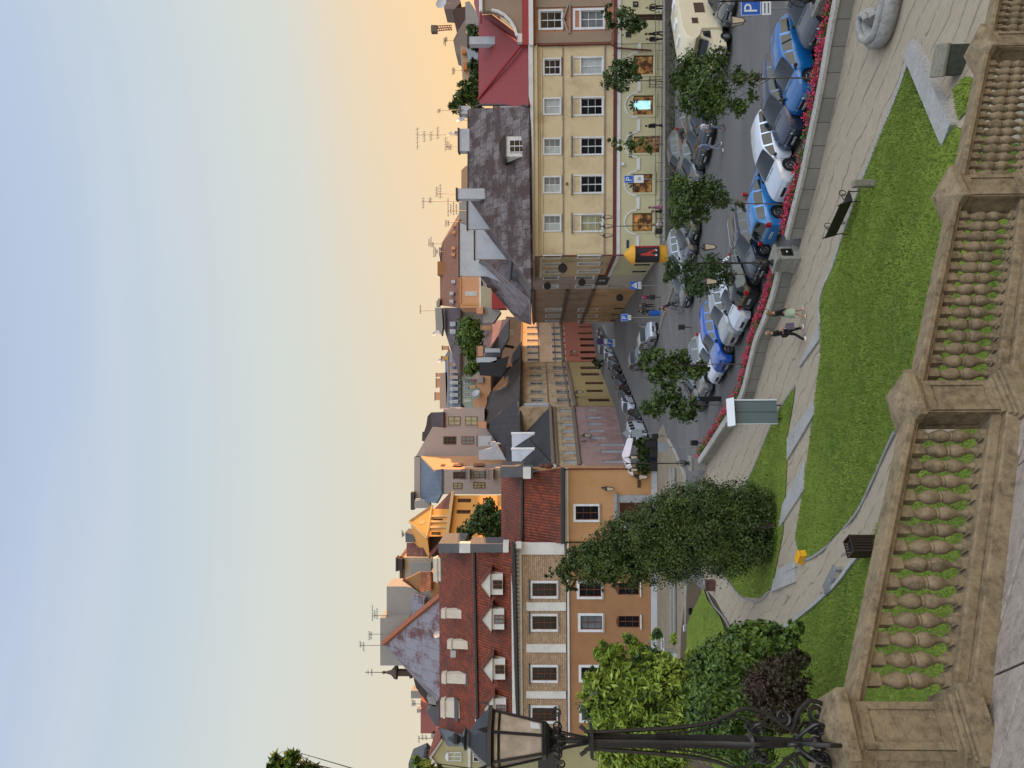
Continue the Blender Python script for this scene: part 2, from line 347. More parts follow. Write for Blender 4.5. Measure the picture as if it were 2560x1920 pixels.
def M_pavers():
    m,t,b=newmat('pavers'); v=coords(t,(1,1,1),(0,0,R(52))); L=t.links.new
    br=N(t,'ShaderNodeTexBrick'); L(v,br.inputs[0]); br.inputs['Scale'].default_value=1; br.inputs['Brick Width'].default_value=.22; br.inputs['Row Height'].default_value=.11; br.inputs['Mortar Size'].default_value=.006
    br.inputs['Color1'].default_value=(.285,.238,.17,1); br.inputs['Color2'].default_value=(.345,.29,.205,1); br.inputs['Mortar'].default_value=(.22,.18,.13,1)
    n1=noise(t,v,.35,5,.6); cc=mix(t,ramp(t,n1,[(.35,0.0),(.7,.5)]),br.outputs[0],(.29,.235,.175))
    # sand-filled settlement cracks running along the path, broken into short lengths
    vn=N(t,'ShaderNodeTexNoise'); vn.inputs['Scale'].default_value=.5; L(v,vn.inputs[0])
    sp=N(t,'ShaderNodeSeparateXYZ'); L(coords(t,(1,1,1),(0,0,R(52))),sp.inputs[0])
    yy=math_(t,'ADD',sp.outputs[1],math_(t,'MULTIPLY',vn.outputs[0],1.3)); fr=math_(t,'FRACT',math_(t,'MULTIPLY',yy,1.05))
    crack=ramp(t,fr,[(0.0,1.0),(.03,.8),(.055,0.0),(.945,0.0),(.97,.8),(1.0,1.0)]); n4=noise(t,coords(t,(.8,2,1),(0,0,R(52))),1.5,3,.6); crack=math_(t,'MULTIPLY',crack,ramp(t,n4,[(.40,0.0),(.50,1.0)]))
    cc=mix(t,math_(t,'MULTIPLY',crack,.8),cc,(.10,.075,.055)); n2=noise(t,v,30,3,.6); cc=mix(t,ramp(t,n2,[(.45,0.0),(.8,.35)]),cc,(.30,.27,.22))
    L(cc,b.inputs['Base Color']); b.inputs['Roughness'].default_value=.85; bump(t,b,math_(t,'SUBTRACT',n2,br.outputs['Fac']),.3,.01); return m
def M_stone(name,c1,c2,moss='#4b4a26',dark='#2c241d',darkamt=.55,mossamt=.3,sc_=1.0):
    m,t,b=newmat(name); v=coords(t); L=t.links.new
    n1=noise(t,v,1.3*sc_,6,.65); n2=noise(t,v,45*sc_,4,.7); n3=noise(t,v,3.0*sc_,7,.72); n4=noise(t,v,.9*sc_,5,.7)
    cc=mix(t,ramp(t,n1,[(.3,0.0),(.7,1.0)]),col(c1),col(c2)); cc=mix(t,math_(t,'MULTIPLY',ramp(t,n3,[(.48,0.0),(.68,1.0)]),darkamt),cc,col(dark))
    cc=mix(t,math_(t,'MULTIPLY',ramp(t,n4,[(.52,0.0),(.66,1.0)]),mossamt),cc,col(moss)); cc=mix(t,ramp(t,n2,[(.35,.45),(.6,0.0)]),cc,sh(col(c1),.55))
    n6=noise(t,v,9*sc_,8,.8); cc=mix(t,ramp(t,n6,[(.42,.0),(.62,.55)]),cc,sh(col(c2),1.25)); cc=mix(t,ramp(t,n6,[(.32,.6),(.44,.0)]),cc,sh(col(c1),.5)); vo=N(t,'ShaderNodeTexVoronoi'); vo.inputs['Scale'].default_value=28*sc_; L(v,vo.inputs[0]); pit=ramp(t,vo.outputs[0],[(.08,1.0),(.16,0.0)]); cc=mix(t,math_(t,'MULTIPLY',pit,.5),cc,sh(col(c1),.35))
    L(cc,b.inputs['Base Color']); b.inputs['Roughness'].default_value=.88; b.inputs['Specular IOR Level'].default_value=.3; bump(t,b,math_(t,'SUBTRACT',n2,pit),.45,.012); MATS[name]=m; return m
ASPH=M_asphalt(); GRASS=M_grass(); PAV=M_pavers()
KERB=M('kerb_concrete','#7f7d78',.85,.15,3,bmp=.3); SAND=M_stone('sandstone',(.14,.106,.062),(.26,.198,.118),darkamt=.8,mossamt=.4,dark='#2a231c'); SAND2=M_stone('sandstone_slab',(.24,.20,.17),(.34,.29,.25),darkamt=.45,mossamt=.12,dark='#3a302c')
GRAN=M_stone('granite_wall',(.19,.185,.17),(.27,.26,.235),moss='#3a3a28',darkamt=.35,mossamt=.2); GRANL=M_stone('granite_light',(.25,.245,.23),(.34,.335,.32),darkamt=.25,mossamt=.1,moss='#6a675a')
# base sheets
mb=MB(); mb.face([(-2500,-300,0),(2500,-300,0),(2500,4500,0),(-2500,4500,0)]); struct('ground',mb,ASPH)
mb=MB(); xs=np.arange(-48,34,1.0); ys=np.arange(5,64,1.0); vs=[(x,y,terr(x,y)-.08) for y in ys for x in xs]; nx=len(xs)
mb.add(vs,[(j*nx+i,j*nx+i+1,(j+1)*nx+i+1,(j+1)*nx+i) for j in range(len(ys)-1) for i in range(nx-1)])
SOIL=M('soil','#4a3d2b',.95,.25,2,bmp=.6); struct('hillside',mb,SOIL,smooth=60)
WB=[(2150,-60),(2127,50),(2110,140),(2093,231),(2070,335),(2046,444),(2023,530),(2000,617),(1983,685),(1965,751),(1945,805),(1923,855),(1905,920),(1888,984),(1865,1027),(1837,1065),(1795,1125),(1771,1158)]
WALL=[G(x,y) for x,y in WB]; WALLS=smoothline(WALL,4)
lawn_low=[(2286,123),(2239,255),(2170,424),(2116,571),(2085,666),(2062,715),(2051,760),(2054,809),(2054,886),(2032,1060),(2011,1211),(1990,1346),(1999,1380),(2014,1400)]
lawn_up=[(2063,1373),(2141,1289),(2186,1202),(2225,1115),(2242,1080)]
lowp=[GT(*p) for p in lawn_low]; upp=[GT(*p) for p in lawn_up]
bal=lambda t,o: Vector((-3.43+3.078*t-.553*o,7.0+2.044*t+.833*o,0))
# walkway (paved) patch: everything between wall and balustrade; lawns lie over it
walk=[Vector((w_.x-.0,w_.y,0)) for w_ in WALL]+[G(1742,1230),G(1742,1330),G(1752,1420),G(1764,1470),GT(1790,1500),GT(1850,1640),GT(2000,1720),GT(2100,1620),Vector((-4,13.5,0)),bal(1.2,2.0),bal(2.2,1.2),bal(3.2,1.0),Vector((10,15.5,0)),Vector((20,14,0)),Vector((30,18,0))]
patch('walkway',walk,.012,PAV)
lawn=lowp+upp+[bal(1.5,1.3),bal(2.0,1.0),bal(2.45,1.0),GT(2396,318),GT(2345,205),GT(2293,100)]
LAWN=patch('lawn',lawn,.05,GRASS,.5)
# near lawn strip between the upper path and the balustrade, and the bank at left
bank=[GT(2178,1365),GT(2135,1412),GT(2090,1470),GT(2020,1530),GT(1960,1575),GT(1900,1600),GT(1870,1640),GT(1840,1680),GT(1800,1700),GT(1750,1760),Vector((-24,38,0)),Vector((-26,20,0)),Vector((-14,9,0)),Vector((-4.6,8.0,0)),bal(1.0,.9),bal(1.3,1.1),GT(2262,1120),GT(2215,1265)]
BANK=patch('grass_bank',bank,.05,GRASS,.5)
tri=[GT(1760,1470),GT(1770,1500),GT(1800,1540),GT(1822,1590),GT(1838,1650),GT(1790,1760),GT(1700,1790),GT(1690,1700),GT(1716,1640),GT(1720,1560)]
TRI=patch('grass_verge',tri,.05,GRASS,.5)
strip=[(1990,965),(1962,1005),(1925,1075),(1890,1160),(1860,1225),(1832,1300),(1806,1380),(1808,1430),(1850,1490),(1900,1495),(1930,1470),(1960,1330),(1968,1200),(1972,1080),(1985,1010)]
STRIP=patch('grass_strip',px(strip),.05,GRASS,.5)
rt=[(2418,190),(2385,225),(2400,300),(2430,270),(2470,200)]
TR2=patch('grass_corner',px(rt),.05,GRASS,.4)
# kerb of the lawn, path edges
def kerbline(pts,w,h,mat,name,nn=4,label=None): return struct(name,wallalong(smoothline(pts,nn),w,h),mat)
kerbline(lowp[:8],.16,.10,GRANL,'lawn_kerb'); kerbline(lowp[-2:]+upp,.10,.09,KERB,'path_kerb')
kerbline(px([(2180,1362),(2138,1408),(2092,1467),(2022,1527),(1962,1572),(1902,1597)]),.12,.16,GRANL,'path_kerb')
kerbline(px([(1764,1470),(1784,1512),(1812,1545),(1833,1590)]),.10,.08,KERB,'path_kerb'); kerbline(px(strip[:7]),.10,.07,KERB,'path_kerb')
kerbline(px([(1806,1380),(1808,1430),(1850,1487),(1895,1505),(1925,1478)]),.10,.07,KERB,'path_kerb')
# long flight of shallow steps climbing between strip and lawn
for i,q in enumerate([((2052,812),(2005,905),(2003,918),(2052,850)),((2040,1000),(1972,1095),(1972,1150),(2040,1035)),((2017,1150),(1960,1262),(1952,1320),(2014,1225)),
        ((1996,1400),(1946,1425),(1944,1446),(1994,1418)),((1994,1420),(1938,1448),(1932,1480),(1992,1455))]):
    mb=MB(); a=[GT(*p) for p in q]; top=[p+Vector((0,0,.10)) for p in a]; bt=[p-Vector((0,0,.1)) for p in a]; mb.hexa(bt,top); bmclean(struct('path_step',mb,GRANL))
# pale slab wall at the lawn's right edge
a,b=GT(2293,96),GT(2392,312); dd=(b-a).normalized(); sd_=Vector((dd.y,-dd.x,0))
mb=MB(); mb.hexa([a-Vector((0,0,.3)),b-Vector((0,0,.5)),b-sd_*-.6-Vector((0,0,.5)),a+sd_*.6-Vector((0,0,.3))],[a+Vector((0,0,.22)),b+Vector((0,0,.18)),b+sd_*.6+Vector((0,0,.18)),a+sd_*.6+Vector((0,0,.22))])
tag(bmclean(mkobj('stone_kerb',mb,GRANL)),'low pale stone slab wall edging the right end of the big lawn','wall')
# ---- grass blades ----
def M_leafg():
    m,t,b=newmat('grass_blade'); v=coords(t); g=N(t,'ShaderNodeNewGeometry'); n=noise(t,v,.8,5,.7); n2=noise(t,v,.25,3,.6)
    cc=mix(t,g.outputs['Random Per Island'],(.075,.12,.014),(.20,.26,.045)); cc=mix(t,ramp(t,n,[(.4,0.0),(.65,.75)]),cc,(.13,.19,.022)); cc=mix(t,ramp(t,n2,[(.45,0.0),(.65,.6)]),cc,(.055,.105,.018)); t.links.new(cc,b.inputs['Base Color']); b.inputs['Roughness'].default_value=.6; b.inputs['Specular IOR Level'].default_value=.25; return m
def blades(objs,n,name,hh=(.04,.11),ww=.018):
    V=[];Fc=[]; tri_=[];ar=[]
    for o in objs:
        me=o.data; me.calc_loop_triangles()
        for t in me.loop_triangles:
            a,b,c=[np.array(me.vertices[i].co) for i in t.vertices]; A=np.linalg.norm(np.cross(b-a,c-a))/2
            d=np.hypot(*( (a+b+c)[:2]/3)); tri_.append((a,b,c)); ar.append(A*(22/max(d,6))**1.3)
    ar=np.array(ar); idx=rng.choice(len(ar),n,p=ar/ar.sum()); T=np.array(tri_)[idx]
    u=rng.random((n,1)); v=rng.random((n,1)); m=(u+v)>1; u=np.where(m,1-u,u); v=np.where(m,1-v,v)
    p=T[:,0]+u*(T[:,1]-T[:,0])+v*(T[:,2]-T[:,0]); a=rng.random(n)*6.283; ds=np.clip(np.hypot(p[:,0],p[:,1])/24,.4,1); h=rng.uniform(*hh,n)*ds; k=ww*rng.uniform(.5,1.2,n)*ds
    dx=np.stack([np.cos(a)*k,np.sin(a)*k,np.zeros(n)],1); le=np.stack([rng.normal(0,.4,n)*h,rng.normal(0,.4,n)*h,h],1)
    V=np.stack([p-dx-[0,0,.02],p+dx-[0,0,.02],p+le],1).reshape(-1,3); me=bpy.data.meshes.new(name); me.vertices.add(3*n); me.vertices.foreach_set('co',V.ravel())
    me.loops.add(3*n); me.loops.foreach_set('vertex_index',np.arange(3*n)); me.polygons.add(n); me.polygons.foreach_set('loop_start',np.arange(n)*3); me.polygons.foreach_set('loop_total',np.full(n,3)); me.update(); me.validate()
    me.materials.append(M_leafg()); o=bpy.data.objects.new(name,me); COL.objects.link(o); return o
g=blades([LAWN,BANK,TRI,STRIP,TR2],300000,'grass_blades'); tag(g,'mown green grass covering the lawns and banks','grass',kind='stuff')
# ---------------- granite planter wall ----------------
def ofs(line,d):
    out=[];n=len(line)
    for i,p in enumerate(line):
        q=line[min(i+1,n-1)]-line[max(i-1,0)]; q=Vector((q.x,q.y,0)).normalized(); out.append(p+Vector((q.y,-q.x,0))*-d*-1)
    return out
GRB=M_brick('granite_blocks',(.20,.195,.175),(.27,.26,.235),(.07,.065,.06),.95,5.0,.02,src='UV',bmp=.6,big=1.5,dirt=(.13,.125,.11))
side=1 if True else -1
def run(line,d): 
    out=[];n=len(line)
    for i,p in enumerate(line):
        q=line[min(i+1,n-1)]-line[max(i-1,0)]; q=Vector((q.x,q.y,0)).normalized(); nn=Vector((q.y,-q.x,0)) # right of direction (going away-left): towards street
        out.append(p+nn*d)
    return out
i1=[i for i,p in enumerate(WALLS) if p.y>=G(2000,617).y][0]
segs=[WALLS[:i1],WALLS[i1+2:]]
wt=thing('planter_wall','grey granite block planter wall with flower bed between walkway and parked cars','wall',WALL[8])
for sgm in segs:
    mb=MB(); f=sgm; bk=run(sgm,.28); u=0
    for i in range(len(f)-1):
        l=(f[i+1]-f[i]).length; up=Vector((0,0,.6)); mb.face([f[i],f[i+1],f[i+1]+up,f[i]+up],[(u,0),(u+l,0),(u+l,.6),(u,.6)]); mb.face([bk[i+1],bk[i],bk[i]+up,bk[i+1]+up],[(u,0),(u+l,0),(u+l,.6),(u,.6)]); u+=l
    mkobj('wall',mb,GRB,wt,WALL[8])
    c=[p+Vector((0,0,.58)) for p in run(sgm,.14)]; mkobj('coping',bmclean_(wallalong(c,.42,.13)) if False else wallalong(c,.42,.13),M_stone('coping_stone',(.30,.285,.26),(.38,.365,.335),darkamt=.3,mossamt=.15) if 'coping_stone' not in MATS else MATS['coping_stone'],wt,WALL[8])
    bed=[p+Vector((0,0,.02)) for p in run(sgm,.75)]; mkobj('flower_bed',wallalong(bed,.9,.40),SOIL,wt,WALL[8])
    bk2=run(sgm,1.25); mkobj('kerb',wallalong([p+Vector((0,0,0)) for p in bk2],.1,.45),KERB,wt,WALL[8])
# crop coordinate helpers -> native photo pixels
def CR(x0,y0,s): return lambda x,y:(x0+x/s,y0+y/s)
c1b=CR(1250,0,4.147); c2b=CR(1250,350,4.147); c3b=CR(1250,700,3.24); c4=CR(1000,0,3.686); c5=CR(1000,400,3.686); c6b=CR(1000,800,3.317); c7b=CR(900,1250,2.476); c8b=CR(1350,1150,2.155)
a1=CR(1900,0,2.592); a2=CR(1900,500,2.592); a3=CR(1900,1000,3.318); a4=CR(1900,1400,3.19); a5=CR(1100,1600,2.765); a6=CR(1600,0,3.318); a7=CR(1600,400,3.318); a8=CR(1500,800,3.318)
class Fac:
    def __init__(s,A,B):
        s.A=Vector((A[0],A[1],0)); d=Vector((B[0]-A[0],B[1]-A[1],0)); s.w=d.length; s.d=d.normalized(); s.n=Vector((s.d.y,-s.d.x,0))
    def p(s,u,z,o=0): q=s.A+s.d*u+s.n*o; return Vector((q.x,q.y,z))
    def uv(s,x,y): d=ray(x,y); t=((s.A-CAM).dot(s.n))/d.dot(s.n); q=CAM+d*t; return ((q-s.A).dot(s.d),q.z)
    def r(s,x0,x1,y0,y1):
        xm,ym=(x0+x1)/2,(y0+y1)/2; a,b=s.uv(xm,y1)[0],s.uv(xm,y0)[0]; c,d=s.uv(x1,ym)[1],s.uv(x0,ym)[1]; return (min(a,b),max(a,b),min(c,d),max(c,d))
    def rc(s,f,x0,x1,y0,y1): p,q=f(x0,y0),f(x1,y1); return s.r(p[0],q[0],p[1],q[1])
def fbox(mb,F,r,o0,o1): # box on facade from out o0 to o1
    a,b,c,d=r; mb.hexa([F.p(a,c,o1),F.p(b,c,o1),F.p(b,c,o0),F.p(a,c,o0)],[F.p(a,d,o1),F.p(b,d,o1),F.p(b,d,o0),F.p(a,d,o0)])
def wallgrid(mb,F,s0,s1,z0,z1,ops,rev=.22,o=0):
    S=sorted(set([s0,s1]+[v for r in ops for v in r[:2] if s0<v<s1])); Z=sorted(set([z0,z1]+[v for r in ops for v in r[2:4] if z0<v<z1]))
    for i in range(len(S)-1):
        for j in range(len(Z)-1):
            cs,cz=(S[i]+S[i+1])/2,(Z[j]+Z[j+1])/2
            if any(r[0]<cs<r[1] and r[2]<cz<r[3] for r in ops): continue
            mb.face([F.p(S[i],Z[j],o),F.p(S[i+1],Z[j],o),F.p(S[i+1],Z[j+1],o),F.p(S[i],Z[j+1],o)],[(S[i],Z[j]),(S[i+1],Z[j]),(S[i+1],Z[j+1]),(S[i],Z[j+1])])
    for a,b,c,d in ops:
        for q in (((a,c),(b,c)),((b,c),(b,d)),((b,d),(a,d)),((a,d),(a,c))):
            (u0,v0),(u1,v1)=q; mb.face([F.p(u0,v0,o),F.p(u1,v1,o),F.p(u1,v1,o-rev),F.p(u0,v0,o-rev)])
        mb.face([F.p(a,c,o-rev),F.p(b,c,o-rev),F.p(b,d,o-rev),F.p(a,d,o-rev)])
def boxwalls(mb,F,s0,s1,z0,z1,depth,sk=0):
    if sk:
        mb.face([F.p(s1,z0),F.p(s1-sk,z0,-depth),F.p(s1-sk,z1,-depth),F.p(s1,z1)],[(0,z0),(depth,z0),(depth,z1),(0,z1)]); mb.face([F.p(s0,z1),F.p(s1,z1),F.p(s1-sk,z1,-depth),F.p(s0,z1,-depth)]); mb.face([F.p(s0,z0,-depth),F.p(s0,z0),F.p(s0,z1),F.p(s0,z1,-depth)]); mb.face([F.p(s1-sk,z0,-depth),F.p(s0,z0,-depth),F.p(s0,z1,-depth),F.p(s1-sk,z1,-depth)]); return
    mb.face([F.p(s1,z0),F.p(s1,z0,-depth),F.p(s1,z1,-depth),F.p(s1,z1)],[(0,z0),(depth,z0),(depth,z1),(0,z1)]); mb.face([F.p(s0,z0,-depth),F.p(s0,z0),F.p(s0,z1),F.p(s0,z1,-depth)],[(0,z0),(depth,z0),(depth,z1),(0,z1)])
    mb.face([F.p(s1,z0,-depth),F.p(s0,z0,-depth),F.p(s0,z1,-depth),F.p(s1,z1,-depth)]); mb.face([F.p(s0,z1),F.p(s1,z1),F.p(s1,z1,-depth),F.p(s0,z1,-depth)])
PANES=[M_glass('pane_dark','#15171b',.08,.3),M_glass('pane_grey','#5d6468',.1),M_glass('pane_curtain','#9aa3a6',.15),M_glass('pane_beige','#8b8a6c',.12)]
WHITE=M('white_paint','#c9ccd0',.6,.06,2,dirt='#8a8a88',dirtamt=.3); WHITEP=M('white_plaster','#c6c5c2',.8,.07,1,dirt='#918d88',dirtamt=.35); BROWNF=M('brown_frame','#5a2f1c',.5,.15,3); DARK=M('dark_metal','#2a2a2c',.5,.2,3)
OXRED=M('oxide_red','#5b2422',.6,.12,2); LEADM=M('lead_grey','#4e5157',.5,.15,2); LINT=M('grey_lintel','#8a847c',.8,.12,2,dirt='#5c5650')
def win(par,F,r,base,nx=2,ny=3,fm=WHITE,pm=None,rev=.18,fr=.06,mul=.035,casing=None,cw=.13,sill=None,hood=None,bars=True,cmid=.08,cas_z=None,label=None,off0=0):
    a,b,c,d=r; mb=MB(); o0=off0-rev+.02; o1=off0-rev+.08
    for q in ((a,a+fr,c,d),(b-fr,b,c,d),(a+fr,b-fr,c,c+fr),(a+fr,b-fr,d-fr,d)): fbox(mb,F,q,o0,o1)
    for i in range(1,nx):
        x=a+(b-a)*i/nx; w_=cmid if (nx==2) else mul; fbox(mb,F,(x-w_/2,x+w_/2,c+fr,d-fr),o0,o1-.005)
    for j in range(1,ny):
        z=c+(d-c)*j/ny; fbox(mb,F,(a+fr,b-fr,z-mul/2,z+mul/2),o0,o1-.01)
    w_=mkobj('window',mb,fm,par,base,label=label)
    mb=MB(); xs=[a+fr+(b-a-2*fr)*i/nx for i in range(nx+1)]
    mb.face([F.p(a+.01,c+.01,o0+.01),F.p(b-.01,c+.01,o0+.01),F.p(b-.01,d-.01,o0+.01),F.p(a+.01,d-.01,o0+.01)]); mkobj('pane',mb,pm or random.choice(PANES),w_,base)
    if casing:
        mb=MB(); z=cas_z or d
        for q in ((a-cw,a,c-.0,z),(b,b+cw,c-.0,z),(a-cw,b+cw,z,z+cw),(a-cw,b+cw,c-cw,c)): fbox(mb,F,q,off0+.003,off0+.07)
        if cas_z: fbox(mb,F,(a,b,d,d+cw*.7),off0+.003,off0+.05)
        mkobj('casing',mb,casing,w_,base)
    if sill: mb=MB(); fbox(mb,F,(a-cw*1.2,b+cw*1.2,c-.18,c-.08),off0+.01,off0+.17); mkobj('sill',mb,sill,w_,base)
    if hood:
        mb=MB(); z=(cas_z or d)+cw; fbox(mb,F,(a-cw*1.6,b+cw*1.6,z+.06,z+.16),off0+.01,off0+.28); fbox(mb,F,(a-cw*1.3,b+cw*1.3,z-.02,z+.06),off0+.005,off0+.16); mkobj('hood',mb,hood,w_,base)
    return w_
def uvslab(mb,pts,t):
    p=[Vector(q) for q in pts]; n=(p[1]-p[0]).cross(p[2]-p[0])
    if len(p)>3: n+= (p[2]-p[0]).cross(p[3]-p[0])
    n.normalize()
    if n.dot(CAM-p[0])<0: n=-n
    h=Vector((0,0,1)).cross(n); h=h.normalized() if h.length>.05 else Vector((1,0,0)); v=n.cross(h)
    k=len(p); o=mb.add(p+[q-n*t for q in p],[tuple(range(k)),tuple(range(k,2*k))[::-1]]+[(i,(i+1)%k,(i+1)%k+k,i+k) for i in range(k)])
    uv=[(q.dot(h),q.dot(v)) for q in p]; nf=len(mb.f)
    mb.uv[nf-k-2]=uv; mb.uv[nf-k-1]=uv[::-1]
    for i in range(k): mb.uv[nf-k+i]=[uv[i],uv[(i+1)%k],uv[(i+1)%k],uv[i]]
def slab(name,mat,pts,t,par,base,label=None):
    mb=MB(); uvslab(mb,[P(*q) if len(q)==3 and not isinstance(q,Vector) else q for q in pts],t); return bmclean_uv(mkobj(name,mb,mat,par,base,label=label))
def bmclean_uv(o): return bmclean(o)
def pipe(par,base,pts,r,mat,name='downpipe'): mb=MB(); mb.tube(pts,r,6); return mkobj(name,mb,mat,par,base,smooth=60)
TILE=M_tiles('clay_tiles','#83391c','#5e2816'); TILE2=M_tiles('clay_tiles_brown','#6f3a28','#8a4a33'); SLATE=M_seam('dark_roof_felt','#23252b','#33302f',.9,0,rough=.8); SLATEB=M('brown_black_felt','#372e2a',.9,.2,1.0,bmp=.3,dirt='#24211f')
RUST=M_sheets('rusted_sheet_roof','#35201a','#67605f','#452b23',.95,1.25,rust=.64,seam=.035); RUSTD=M_sheets('dark_rusty_sheet','#33211f','#5a545a','#4a3530',.7,1.6,rust=.62); ZINC=M_seam('zinc_sheet','#6c7480','#7d8590',.6,0); ZINCP=M_sheets('patchy_zinc','#512e2b','#77767f','#665a62',1.4,3.0,rust=.58)
REDROOF=M_sheets('red_painted_roof','#86272a','#7a2526','#63201f',1.1,1.4,seam=.012,rust=.4)
RED=M('red_paint','#8c262a',.6,.08,1)
# ======================= yellow corner building (right) =======================
YEL=M('yellow_plaster','#c2b08e',.9,.07,.6,dirt='#8f7d60',dirtamt=.45,fine=12); CRM=M('pale_green_cream_plaster','#b6b08f',.9,.06,.6,dirt='#8b8768',dirtamt=.4); YELD=M('stained_yellow_plaster','#b59f78',.9,.12,.5,dirt='#6d6253',dirtamt=.6)
yA=G(1648.5,637); yB=G(1655,108); FY=Fac(yA,yB); base=(yA.x,yA.y,0)
yb=thing('corner_building','long three-storey yellow building with white-framed windows and patchy rusted sheet roof','building',base)
zst=FY.uv(1533,370)[1]; zst0=FY.uv(1541,370)[1]; zev=FY.uv(1345,370)[1]
up=[FY.r(1357+4,1404-3,y0+4,y1-4) for y0,y1 in ((144.7,189),(243.5,288),(343.6,388),(439,484),(535.7,580))]
lo=[FY.r(1453,1506,y0+5,y1-5) for y0,y1 in ((140,189),(240,291),(340,390),(435,486),(532,582))]
sh_r=[FY.r(1584,1633,138.7,186),FY.r(1584,1633,238.7,287),FY.r(1584,1650,341,382),FY.r(1581.6,1631,435.6,481),FY.r(1581,1631,533,578)]
mb=MB(); wallgrid(mb,FY,0,FY.w,zst,zev,up+lo,.2); boxwalls(mb,FY,0.0,FY.w,zst,zev,12); mkobj('wall',mb,YEL,yb,base)
mb=MB(); wallgrid(mb,FY,0,FY.w,0,zst,sh_r,.35,o=.05); boxwalls(mb,FY,0,FY.w,0,zst-.01,11.9); mkobj('ground_floor_wall',mb,CRM,yb,base)
for k,r in enumerate(up):
    win(yb,FY,r,base,2,3 if k!=1 else 1,casing=WHITE,sill=OXRED if k==0 else LINT,pm=[PANES[0],PANES[2],PANES[1],PANES[1],PANES[1]][k])
    mb=MB(); a,b,c,d=r; fbox(mb,FY,(a+.08,(a+b)/2-.05,c+.08,d-.08),-.155,-.135); mkobj('curtain',mb,PANES[2],yb,base) if k in(2,3,4) else None
for k,r in enumerate(lo):
    a,b,c,d=r; win(yb,FY,r,base,2,3,casing=WHITE,hood=LINT,cas_z=d+.72,pm=[PANES[2],PANES[0],PANES[0],PANES[0],PANES[3]][k])
mb=MB()
for z,h,o in ((FY.uv(1407,300)[1],.10,.10),(FY.uv(1511,300)[1],.12,.12)): fbox(mb,FY,(0,FY.w,z-h/2,z+h/2),.002,o)
mkobj('string_course',mb,LINT,yb,base)
mb=MB(); fbox(mb,FY,(0,FY.w,zst0,zst+.02),.06,.2); mkobj('band',mb,OXRED,yb,base)
mb=MB(); zb=FY.uv(1551,300)[1]; fbox(mb,FY,(0,FY.w,zb,zst0-.01),.052,.14); zc=FY.uv(1354,300)[1]; zd=FY.uv(1348,300)[1]; fbox(mb,FY,(0,FY.w,zc,zd),.002,.08)
imp0,imp1=FY.uv(1601,250)[1],FY.uv(1594,250)[1]
cen=[(r[0]+r[1])/2 for r in sh_r]; rad=(FY.uv(1600,229)[0]-FY.uv(1600,298)[0])/2; zar=FY.uv(1594,260)[1]; hh=FY.uv(1559,260)[1]-zar
edges=[0]+sum([[c_-rad,c_+rad] for c_ in sorted(cen)],[])+[FY.w]
for i in range(0,len(edges),2):
    if edges[i+1]-edges[i]>.1: fbox(mb,FY,(edges[i],edges[i+1],imp0,imp1),.052,.13)
for c_ in cen:
    pts=[(c_+math.cos(t)*rad*.97,zar+math.sin(t)*hh*.93) for t in np.linspace(0,math.pi,17)]; pin=[(c_+math.cos(t)*(rad-.17),zar+math.sin(t)*(hh-.2)) for t in np.linspace(0,math.pi,17)]
    for i in range(16):
        q=[pts[i],pts[i+1],pin[i+1],pin[i]]; mb.hexa([FY.p(*z,.12) for z in q],[FY.p(*z,.052) for z in q])
mkobj('mouldings',mb,WHITE,yb,base)
mb=MB(); fl=sorted([(cen[1],1),(cen[3],0),(cen[0],0)])
for c_ in (cen[1],cen[3],cen[0]):
    for k in range(7):
        t=-.35+k*(math.pi+.7)/6; ce=Vector((math.cos(t)*.42,math.sin(t)*.42)); pts=[]
        for j in range(10):
            q=2*math.pi*j/10; l,m_=math.cos(q)*.24,math.sin(q)*.09; pts.append((c_+ce.x+l*math.cos(t)-m_*math.sin(t),zar+.22+ce.y+l*math.sin(t)+m_*math.cos(t)))
        mb.prism([FY.p(*q,.055) for q in pts],FY.n*.03)
    mkobj('flower_emblem',mb,DARK,yb,base); mb=MB()
ang=math.atan2(FY.d.y,FY.d.x)
p=FY.p(cen[2],FY.uv(1578,360)[1]+.12,.11)-Vector(base); text('shop_lettering','stokrotka',.62,DARK,yb,p,(R(90),0,ang),.02)
# shop interiors: lit shelves
def M_shop():
    m,t,b=newmat('shop_interior'); v=coords(t); L=t.links.new
    vo=N(t,'ShaderNodeTexVoronoi'); vo.inputs['Scale'].default_value=8; L(v,vo.inputs[0]); n=noise(t,v,1.6,3,.6)
    cc=mix(t,ramp(t,n,[(.42,0.0),(.68,1.0)]),(.05,.022,.012),(.42,.22,.07)); cc=mix(t,.55,cc,vo.outputs['Color'],'MULTIPLY')
    L(cc,b.inputs['Base Color']); b.inputs['Roughness'].default_value=.25; L(cc,b.inputs['Emission Color']); b.inputs['Emission Strength'].default_value=.16; return m
SHOP=M_shop(); WOOD=M('varnished_wood','#4a2815',.5,.2,2)
for k,r in enumerate(sh_r):
    a,b,c,d=r; w_=win(yb,FY,r,base,2 if k!=1 else 1,1 if k!=3 else 2,fm=WOOD,pm=SHOP,rev=.3,fr=.07,cmid=.05,off0=.05); w_.name='shop_window'
    mb=MB(); q=.22
    for z in ((a-q,a-.02,c-.1,d+.02),(b+.02,b+q,c-.1,d+.02)): fbox(mb,FY,z,.052,.10)
    if k!=2: fbox(mb,FY,(a-q,b+q,c-.32,c-.1),.052,.16)
    (islands if k==2 else (lambda o:o))(mkobj('shop_surround',mb,CRM,yb,base))
mb=MB(); a,b,c,d=sh_r[1]; fbox(mb,FY,(a+.55,b-.45,d-1.62,d-.05),-.2,-.14); sc_=mkobj('shop_screen',mb,M('lit_screen','#9fd8dc',.3,.35,2.2,emit=.2),yb,base)
